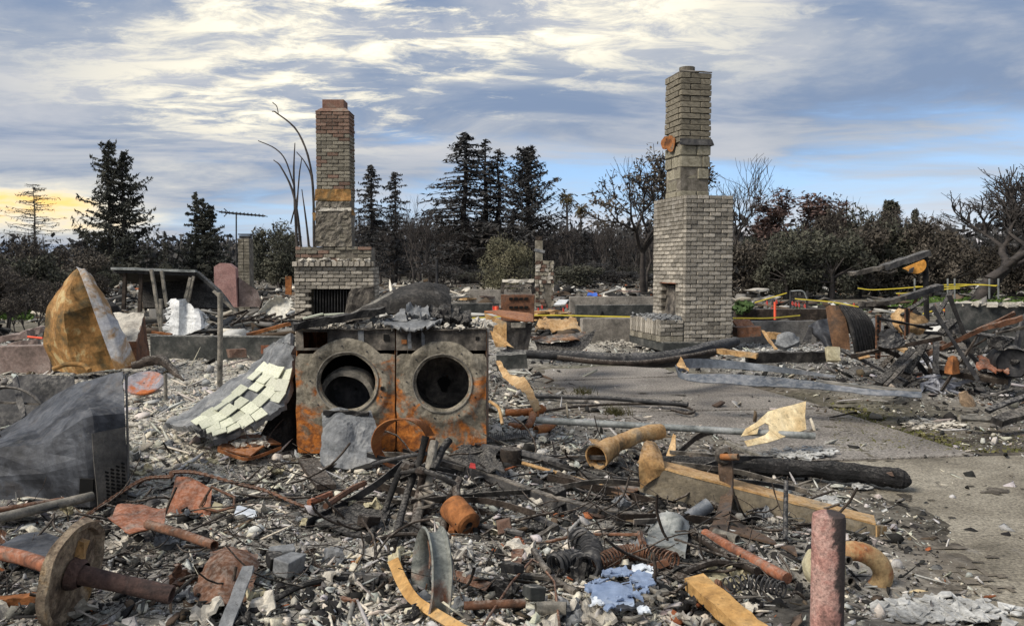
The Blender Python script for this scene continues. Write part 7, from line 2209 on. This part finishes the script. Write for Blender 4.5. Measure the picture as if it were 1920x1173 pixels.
plank('orange_sheet', 'orange strip of metal lying right of the block chimney', 'panel', 'rust_bright', (1378, 608, 14.6), (1410, 606, 14.6), .3, .04, up=(0, -.3, 1))
plank('rusty_box_beam', 'rusty brown box beam right of the block chimney footing', 'panel', 'rust_brown', (1378, 622, 14.2), (1422, 620, 14.2), .3, .16)
plank('tan_block', 'tan hollow block on the ash right of the block chimney footing', 'block', 'rust_tan', (1438, 628, 13.6), (1465, 630, 13.6), .2, .10)
sheet('grey_rock', 'grey lump of fallen render on the ash by the tan block', 'rock', 'ash_slab', [[(1455, 650, 12.6), (1475, 650, 12.5), (1498, 648, 12.6)], [(1462, 630, 12.8), (1478, 626, 12.7), (1492, 636, 12.8)]], .06, 4, .08, 10, 8)
for i in range(14):
    x, y = ((1008, 590), (1030, 594), (1020, 586), (1050, 596), (1044, 588), (1015, 600), (1060, 590), (1036, 600), (1420, 545), (1440, 560), (1180, 545), (1215, 560), (890, 560), (915, 556))[i]
    plank('pale_board', 'pale board lying flat on the cleared lot', 'board', rr.choice(('plaster', 'paper_tan', 'pink_concrete')), (x - rr.uniform(8, 22), y, 22 if i < 8 else 30), (x + rr.uniform(8, 22), y + rr.uniform(-4, 4), 22.5 if i < 8 else 30.5), .5, .05, seg=3, jit=.03, group='pale boards on the cleared lots')
sheet('white_sheet', 'white flat panel propped up on the lot beside the stone chimney', 'panel', 'white_sheet', [[(1038, 572, 24), (1060, 571, 24)], [(1048, 562, 24.5), (1067, 562, 24.5)]], .02, 3, .03, 5, 5)
sheet('blue_tarp', 'small bright blue tarp on the far lot', 'tarp', 'tarp_blue', [[(1101, 555, 30), (1120, 556, 30)], [(1103, 549, 30.5), (1119, 549, 30.5)]], .1, 2, .03, 8, 8)
mb = Tree(31)
for i in range(500):
    p = W(1394 + rr.gauss(0, 7), 575 + rr.gauss(0, 3.5), 20 + rr.gauss(0, .2))
    mb.leaf(p, rv(rr, .05), rv(rr, .04))
mb.seg(W(1394, 590, 20), W(1394, 572, 20), .03, .01)
a_, b_ = mb.meshes()
t = thing('green_bush', 'small bright green bush right of the block chimney', 'bush', W(1394, 590, 20))
for nm, me_, m_ in (('stem', a_, 'bark_dark'), ('foliage', b_, 'leaf_green')):
    o = link(nm, me_, m_, t); o.location = -ORG[t]

# flags, stake and caution tape
fm = None
FL = [(924, 576), (930, 580), (957, 577), (1015, 574), (1055, 579), (1062, 572), (1082, 578), (1101, 580), (1144, 578), (1184, 580), (1217, 581), (1008, 579), (1116, 574), (1437, 566), (1402, 582), (1455, 564), (1485, 567), (1491, 569), (1497, 570), (1508, 572), (1483, 584), (1530, 582), (1600, 570), (1733, 581), (1753, 572), (1769, 579), (1446, 578), (972, 574)]
for i, (x, y) in enumerate(FL):
    base = G(x, y + 12, 0) if y < 560 else W(x, y + 6, 23)
    o = thing('pin_flag', 'small red pin flag on a wire stake marking the cleared lots', 'flag', W(x, y + 8, 23), 0, 'red pin flags on the cleared lots')
    if fm is None:
        a_ = MB().tube([Vector((0, 0, -.1)), Vector((0, 0, .22))], .008, 4); ma_ = bpy.data.meshes.new('wire'); ma_.from_pydata([tuple(p) for p in a_.v], [], a_.f); ma_.materials.append(MATS['galvanised'])
        b_ = MB().plate([Vector((0, 0, .06)), Vector((.055, .02, .05)), Vector((.05, .02, .17)), Vector((0, 0, .22)), Vector((-.02, 0, .10))], .012); mb_ = bpy.data.meshes.new('flag'); mb_.from_pydata([tuple(p) for p in b_.v], [], b_.f); mb_.materials.append(MATS['flag_red'])
        fm = (ma_, mb_)
    for nm, me_ in zip(('wire', 'flag_cloth'), fm):
        q = bpy.data.objects.new(nm, me_); COL.objects.link(q); q.parent = o; q.scale = (.75, .75, .75)
rod('marker_stake', 'bright orange marker stake on the lot right of the block chimney', 'stake', 'stake_orange', [(1453, 599, 19), (1453, 566, 19)], .028, n=6)
rod('marker_stake', 'short orange marker stub on the lot left of the rusty cabinet', 'stake', 'stake_orange', [(931, 582, 23), (931, 574, 23)], .06, n=6)
for pts, lab in ((((845, 598, 18), (1000, 591, 18), (1100, 592, 18), (1225, 595, 18)), 'yellow caution tape crossing the lot between the cabinets and the block chimney'),
                 (((1375, 596, 18), (1440, 596, 18.5), (1500, 591, 19)), 'yellow caution tape low on the ground right of the block chimney'),
                 (((1415, 567, 24), (1445, 558, 24), (1475, 549, 24)), 'yellow tape slanting up over the rubble toward the dark fence'),
                 (((1490, 560, 22), (1560, 566, 22), (1610, 575, 22)), 'yellow tape sagging behind the ribbed panel'),
                 (((1608, 540, 26), (1640, 543, 26), (1720, 538, 26), (1790, 533, 26), (1872, 535, 26)), 'upper yellow caution tape across the back of the right hand lot'),
                 (((1715, 537, 25), (1790, 537, 25), (1830, 533, 25), (1868, 536, 25)), 'middle yellow caution tape across the back of the right hand lot'),
                 (((1680, 550, 24), (1700, 549, 24), (1770, 542, 24), (1800, 540, 24)), 'lower yellow caution tape across the back of the right hand lot'),
                 (((1730, 588, 20), (1760, 580, 20), (1780, 584, 20)), 'short yellow tape behind the dark concrete wall')):
    P = curve([W(*q) for q in pts], 8)
    ax_ = Vector((0, .2, 1)).normalized() * .014
    MB().surf([[p - ax_ for p in P], [p + ax_ for p in P]], len(P) * 2, 2, .02, 2, .004).build('caution_tape', 'tape_yellow', None, True, label=lab, cat='tape')
for i, x in enumerate((1715, 1777, 1790, 1855, 1872)):
    rod('tape_post', 'thin pale post holding up the yellow caution tape', 'post', 'galvanised', [(x, 560, 25.5), (x, 522, 25.5)], .025, n=5, group='posts of the caution tape')
t = thing('wire_fence', 'short dark wire mesh fence panel in front of the right hand thicket', 'fence', W(1500, 580, 24))
for x in (1482, 1514): MB().tube([W(x, 582, 24), W(x, 545, 24)], .03, 5).build('post', 'dark_steel', t)
MB().tube(curve([W(1482, 546, 24), W(1505, 546, 24), W(1514, 562, 24)], 4), .025, 5).build('rail', 'galvanised', t)
for k in range(12):
    MB().tube([W(1484 + k * 2.5, 580, 24), W(1484 + k * 2.5, 547, 24)], .008, 4).build('wire', 'dark_steel', t)
t = thing('pylon', 'faint distant power line tower right of the block chimney', 'pylon', W(1385, 520, 260))
for sx_ in (-1, 1):
    MB().tube([W(1385 + 5 * sx_, 505, 260), W(1385 + 1.5 * sx_, 432, 260)], .25, 4).build('leg', 'galvanised', t)
for y, w_ in ((440, 7), (448, 9), (456, 7), (475, 3), (490, 4)):
    MB().tube([W(1385 - w_, y, 260), W(1385 + w_, y, 260)], .2, 4).build('cross_arm', 'galvanised', t)

# weeds and grass
def tuft(name, label, x, y, n, h, m, sp=.12):
    T = Tree(int(x)); g = PT((x, y), .02)
    for i in range(n):
        a = g + Vector((rr.gauss(0, sp), rr.gauss(0, sp), 0)); b = a + Vector((rr.gauss(0, h * .5), rr.gauss(0, h * .5), h * rr.uniform(.5, 1.1)))
        T.seg(a, a.lerp(b, .5) + Vector((0, 0, h * .12)), .004, .003); T.seg(a.lerp(b, .5) + Vector((0, 0, h * .12)), b, .003, .001)
    me_, _ = T.meshes(3); me_.name = name
    o = link(name, me_, m); o.location = (0, 0, 0)
    tag(o, label, 'weed', kind='stuff')


tuft('weed_tuft', 'dark burnt weed tuft growing between the black pole and the driveway joint', 1155, 778, 90, .10, 'moss', .05)
tuft('weed_tuft', 'small dark weed tuft on the driveway above the black pole', 1090, 738, 60, .08, 'moss', .07)


def grass(name, label, x0, x1, y0, y1, n, h, m):
    T = Tree(int(x0))
    for i in range(n):
        p = G(rr.uniform(x0, x1), rr.uniform(y0, y1), 0)
        k = p.y / 8
        T.leaf(p + Vector((0, 0, h * .4)), Vector((rr.gauss(0, h * .4), rr.gauss(0, h * .4), h * .6)), rv(rr, .012 * k))
    _, cm = (lambda: (None, None))(), None
    T.seg((0, 0, -1), (0, 0, -1.1), .001, .001)
    _, cm = T.meshes(3); cm.name = name
    tag(link(name, cm, m), label, 'grass', kind='stuff')


grass('dry_grass', 'patchy dry grass and moss at the right edge of the driveway', 1560, 2000, 756, 850, 5000, .028, 'grass_dry')
grass('green_grass', 'green grass on the lot behind the right hand scrap', 1700, 1960, 545, 575, 5000, .10, 'grass_green')
grass('green_grass', 'green grass verge far back right of the block chimney', 1480, 1700, 572, 584, 1500, .08, 'grass_green')
grass('green_grass', 'green grass showing through the brush at the left edge', -60, 60, 585, 600, 1500, .12, 'grass_green')

# flat white ash flakes on the slab, each patch one heap
for i, (x, y, sx_, sy_, n) in enumerate(((1500, 852, 60, 8, 150), (1545, 942, 26, 6, 60), (1750, 797, 45, 6, 110), (1760, 1150, 90, 18, 260), (1615, 912, 14, 4, 24), (1480, 660, 70, 9, 200), (1170, 645, 60, 6, 160), (960, 820, 45, 22, 220))):
    mb = MB()
    for k in range(n):
        p = PT((x + rr.gauss(0, sx_ * .6), y + rr.gauss(0, sy_ * .6)), .03 if i < 5 else .1); s = .02 * math.exp(rr.expovariate(1.8)); s = min(s, .05)
        p.z += s * .1 + rr.uniform(0, .02)
        mb.plate([p + Vector((math.cos(a) * s * rr.uniform(.5, 1.1), math.sin(a) * s * rr.uniform(.5, 1.1), rr.gauss(0, s * .15))) for a in [.9 * q for q in range(7)]], .005)
    mb.build('ash_flakes', 'plaster' if i in (2, 6, 7) else 'ash_white', label='white ash flakes ' + ('behind the charred log', 'in front of the charred log', 'at the edge of the dry grass', 'on the slab at the bottom edge', 'beside the middle of the charred log', 'right of the block chimney footing', 'left of the block chimney footing', 'right of the dryer')[i], cat='ash', kind='stuff')

# tangle of fine wire and twigs in the rubble
def wires():
    T = Tree(91); r = T.r
    for i in range(650):
        px = r.uniform(-60, 1500); py = r.uniform(860, 1180)
        g = G(px, py, 0); x, y = g.x, g.y
        if float(dens(np.array([x]), np.array([y]))[0]) < .4: continue
        d = Vector((r.gauss(0, 1), r.gauss(0, 1), r.gauss(0, .25))).normalized(); L = r.uniform(.08, .45)
        p = Vector((x, y, float(Hh(np.array([x]), np.array([y]))[0]) + r.uniform(.01, .06)))
        rad = r.choice((.0018, .0025, .004, .007))
        k = rv(r, .25)
        for s in range(5):
            q = p + d * L / 5; T.seg(p, q, rad, rad); p = q; d = (d + k * .5 + rv(r, .12)).normalized()
            if p.z < .02: d.z = abs(d.z)
    me_, _ = T.meshes(4); me_.name = 'wire_scraps'
    tag(link('wire_scraps', me_, 'char_brown'), 'tangled scraps of wire and twig lying all over the foreground ash', 'wire', kind='stuff')


wires()
# larger crumpled scraps lying in the rubble
LG = {'plaster': 'pale flake of plaster lying loose on the rubble', 'ash_slab': 'grey curled flake of burnt board lying in the ash', 'char': 'black curled flake of char lying in the ash', 'rust_brown': 'rust brown scrap of sheet metal lying in the ash', 'cream_paint': 'cream scrap of plaster board lying on the rubble'}
n_ = 0
while n_ < 150:
    px, py = rr.uniform(-20, 1480), rr.uniform(860, 1190)
    if n_ > 110: px, py = rr.uniform(240, 560), rr.uniform(700, 900)
    g = G(px, py, .05)
    if float(dens(np.array([g.x]), np.array([g.y]))[0]) < .6: continue
    z_ = float(Hh(np.array([g.x]), np.array([g.y]))[0]) + .02
    s = rr.uniform(.022, .065) * (1.25 if py > 1050 else 1)
    m = rr.choices(('plaster', 'ash_slab', 'char', 'rust_brown', 'cream_paint'), (.3, .32, .2, .05, .13))[0]
    if n_ > 110: m = rr.choice(('plaster', 'cream_paint', 'ash_slab'))
    c = Vector((g.x, g.y, z_)); R = Euler((rr.gauss(0, .45), rr.gauss(0, .45), rr.uniform(0, 6.3))).to_matrix()
    b = rr.uniform(-.5, .5) * s
    rows = [[c + R @ Vector((u * s * rr.uniform(.8, 1.1), v * s * rr.uniform(.5, .9), b * (u * u))) for u in (-1, 0, 1)] for v in (-1, 0, 1)]
    MB().surf(rows, 7, 7, s * .7, .9 / s, .006 + s * .12, rr.random() * 50, s * .12).build('rubble_flake', m, None, False, label=LG[m], cat='flake', group={'plaster': 'pale plaster flakes', 'ash_slab': 'grey board flakes', 'char': 'black char flakes', 'rust_brown': 'rusty metal scraps', 'cream_paint': 'cream plaster scraps'}[m] + ' on the rubble')
    n_ += 1

# more scorched bars, pipes and strips tangled through the foreground
for i in range(46):
    px, py = rr.uniform(560, 1480), rr.uniform(875, 1165)
    if i > 36: px, py = rr.uniform(1640, 1900), rr.uniform(670, 790)
    g = G(px, py, 0)
    if float(dens(np.array([g.x]), np.array([g.y]))[0]) < .4: continue
    a = rr.uniform(-.9, .9) + (math.pi if rr.random() < .5 else 0); L = rr.uniform(.18, .6)
    c = Vector((g.x, g.y, .07 + rr.uniform(0, .06))); d = Vector((math.cos(a), math.sin(a) * .9, rr.gauss(0, .16))) * L / 2
    m = rr.choice(('char', 'dark_steel', 'char_brown', 'soot_steel', 'rust_brown'))
    k = i % 3
    bow = Vector((0, 0, rr.uniform(0, .05))) + Vector((-d.y, d.x, 0)) * rr.uniform(-.3, .3)
    P = curve([c - d, c + bow, c + d], 5)
    if k == 0:
        MB().tube(P, rr.uniform(.008, .02), 7, jit=.08).build('scorched_rod', m, None, True, label='thin scorched rod lying in the tangled foreground debris', cat='rod', group='scorched rods in the debris')
    elif k == 1:
        w_ = Vector((-d.y, d.x, d.length * .6)).normalized() * rr.uniform(.012, .03)
        MB().surf([[p - w_ for p in P], [p + w_ for p in P]], 12, 3, .006, 8, .004, i).build('scorched_strip', m, None, True, label='bent scorched metal strip lying in the tangled debris', cat='strip', group='scorched strips in the debris')
    else:
        MB().beam(c - d, c + d, rr.uniform(.02, .05), rr.uniform(.015, .03), seg=5, jit=.005).build('charred_stick', m, None, label='charred stick lying in the tangled debris', cat='stick', group='charred sticks in the debris')

# long bars across the centre and a taller tangle of scrap on the right
for i in range(18):
    px, py = rr.uniform(620, 1420), rr.uniform(860, 1030)
    g = G(px, py, 0)
    if float(dens(np.array([g.x]), np.array([g.y]))[0]) < .4: continue
    a = rr.choice((-.5, -.25, .35, .7, 2.6)) + rr.gauss(0, .2); L = rr.uniform(.6, 1.2)
    c = Vector((g.x, g.y, .10 + rr.uniform(0, .08))); d = Vector((math.cos(a), math.sin(a), rr.gauss(0, .10))) * L / 2
    P = curve([c - d, c + Vector((0, 0, rr.uniform(-.02, .05))), c + d], 6)
    w_ = Vector((rr.gauss(0, .2), -.3, 1)).normalized() * rr.uniform(.012, .028)
    MB().surf([[p - w_ for p in P], [p + w_ for p in P]], 20, 2, .005, 6, .007, i).build('steel_strip', rr.choice(('dark_steel', 'soot_steel', 'char_brown')), None, True, label='long scorched steel strip lying across the centre foreground', cat='strip', group='long steel strips in the foreground')
for i in range(20):
    px, py, Y = rr.uniform(1640, 1915), rr.uniform(600, 705), rr.uniform(8.8, 10.6)
    c = W(px, py, Y); L = rr.uniform(.3, .95); a = rr.uniform(-1.3, 1.3)
    d = Vector((math.cos(a), rr.gauss(0, .4), math.sin(a))) * L / 2
    MB().beam(c - d, c + d, rr.uniform(.02, .06), rr.uniform(.015, .04), (0, 1, .2), 5, .008).build('scrap_rod', rr.choice(('char', 'rust_brown', 'dark_steel', 'char_brown', 'soot_steel')), None, label='thin scorched bar in the tall tangle of scrap on the right', cat='bar', group='thin bars in the right hand scrap')
for i in range(12):
    px, py, Y = rr.uniform(1650, 1910), rr.uniform(615, 715), rr.uniform(8.8, 10.4)
    s = rr.uniform(10, 26)
    sheet('scrap_sheet', 'crumpled dark sheet metal scrap in the right hand tangle', 'sheet', rr.choice(('dark_steel', 'soot_steel', 'char', 'burnt_steel', 'rust_brown')), [[(px - s, py + s * .5, Y), (px, py + s * .6, Y - .15), (px + s, py + s * .4, Y)], [(px - s * .8, py - s * .4, Y + .1), (px, py - s * .5, Y), (px + s * .9, py - s * .3, Y + .15)]], .06, 5, .006, 9, 9, rag=.02, group='sheet scraps in the right hand scrap', smooth=False)
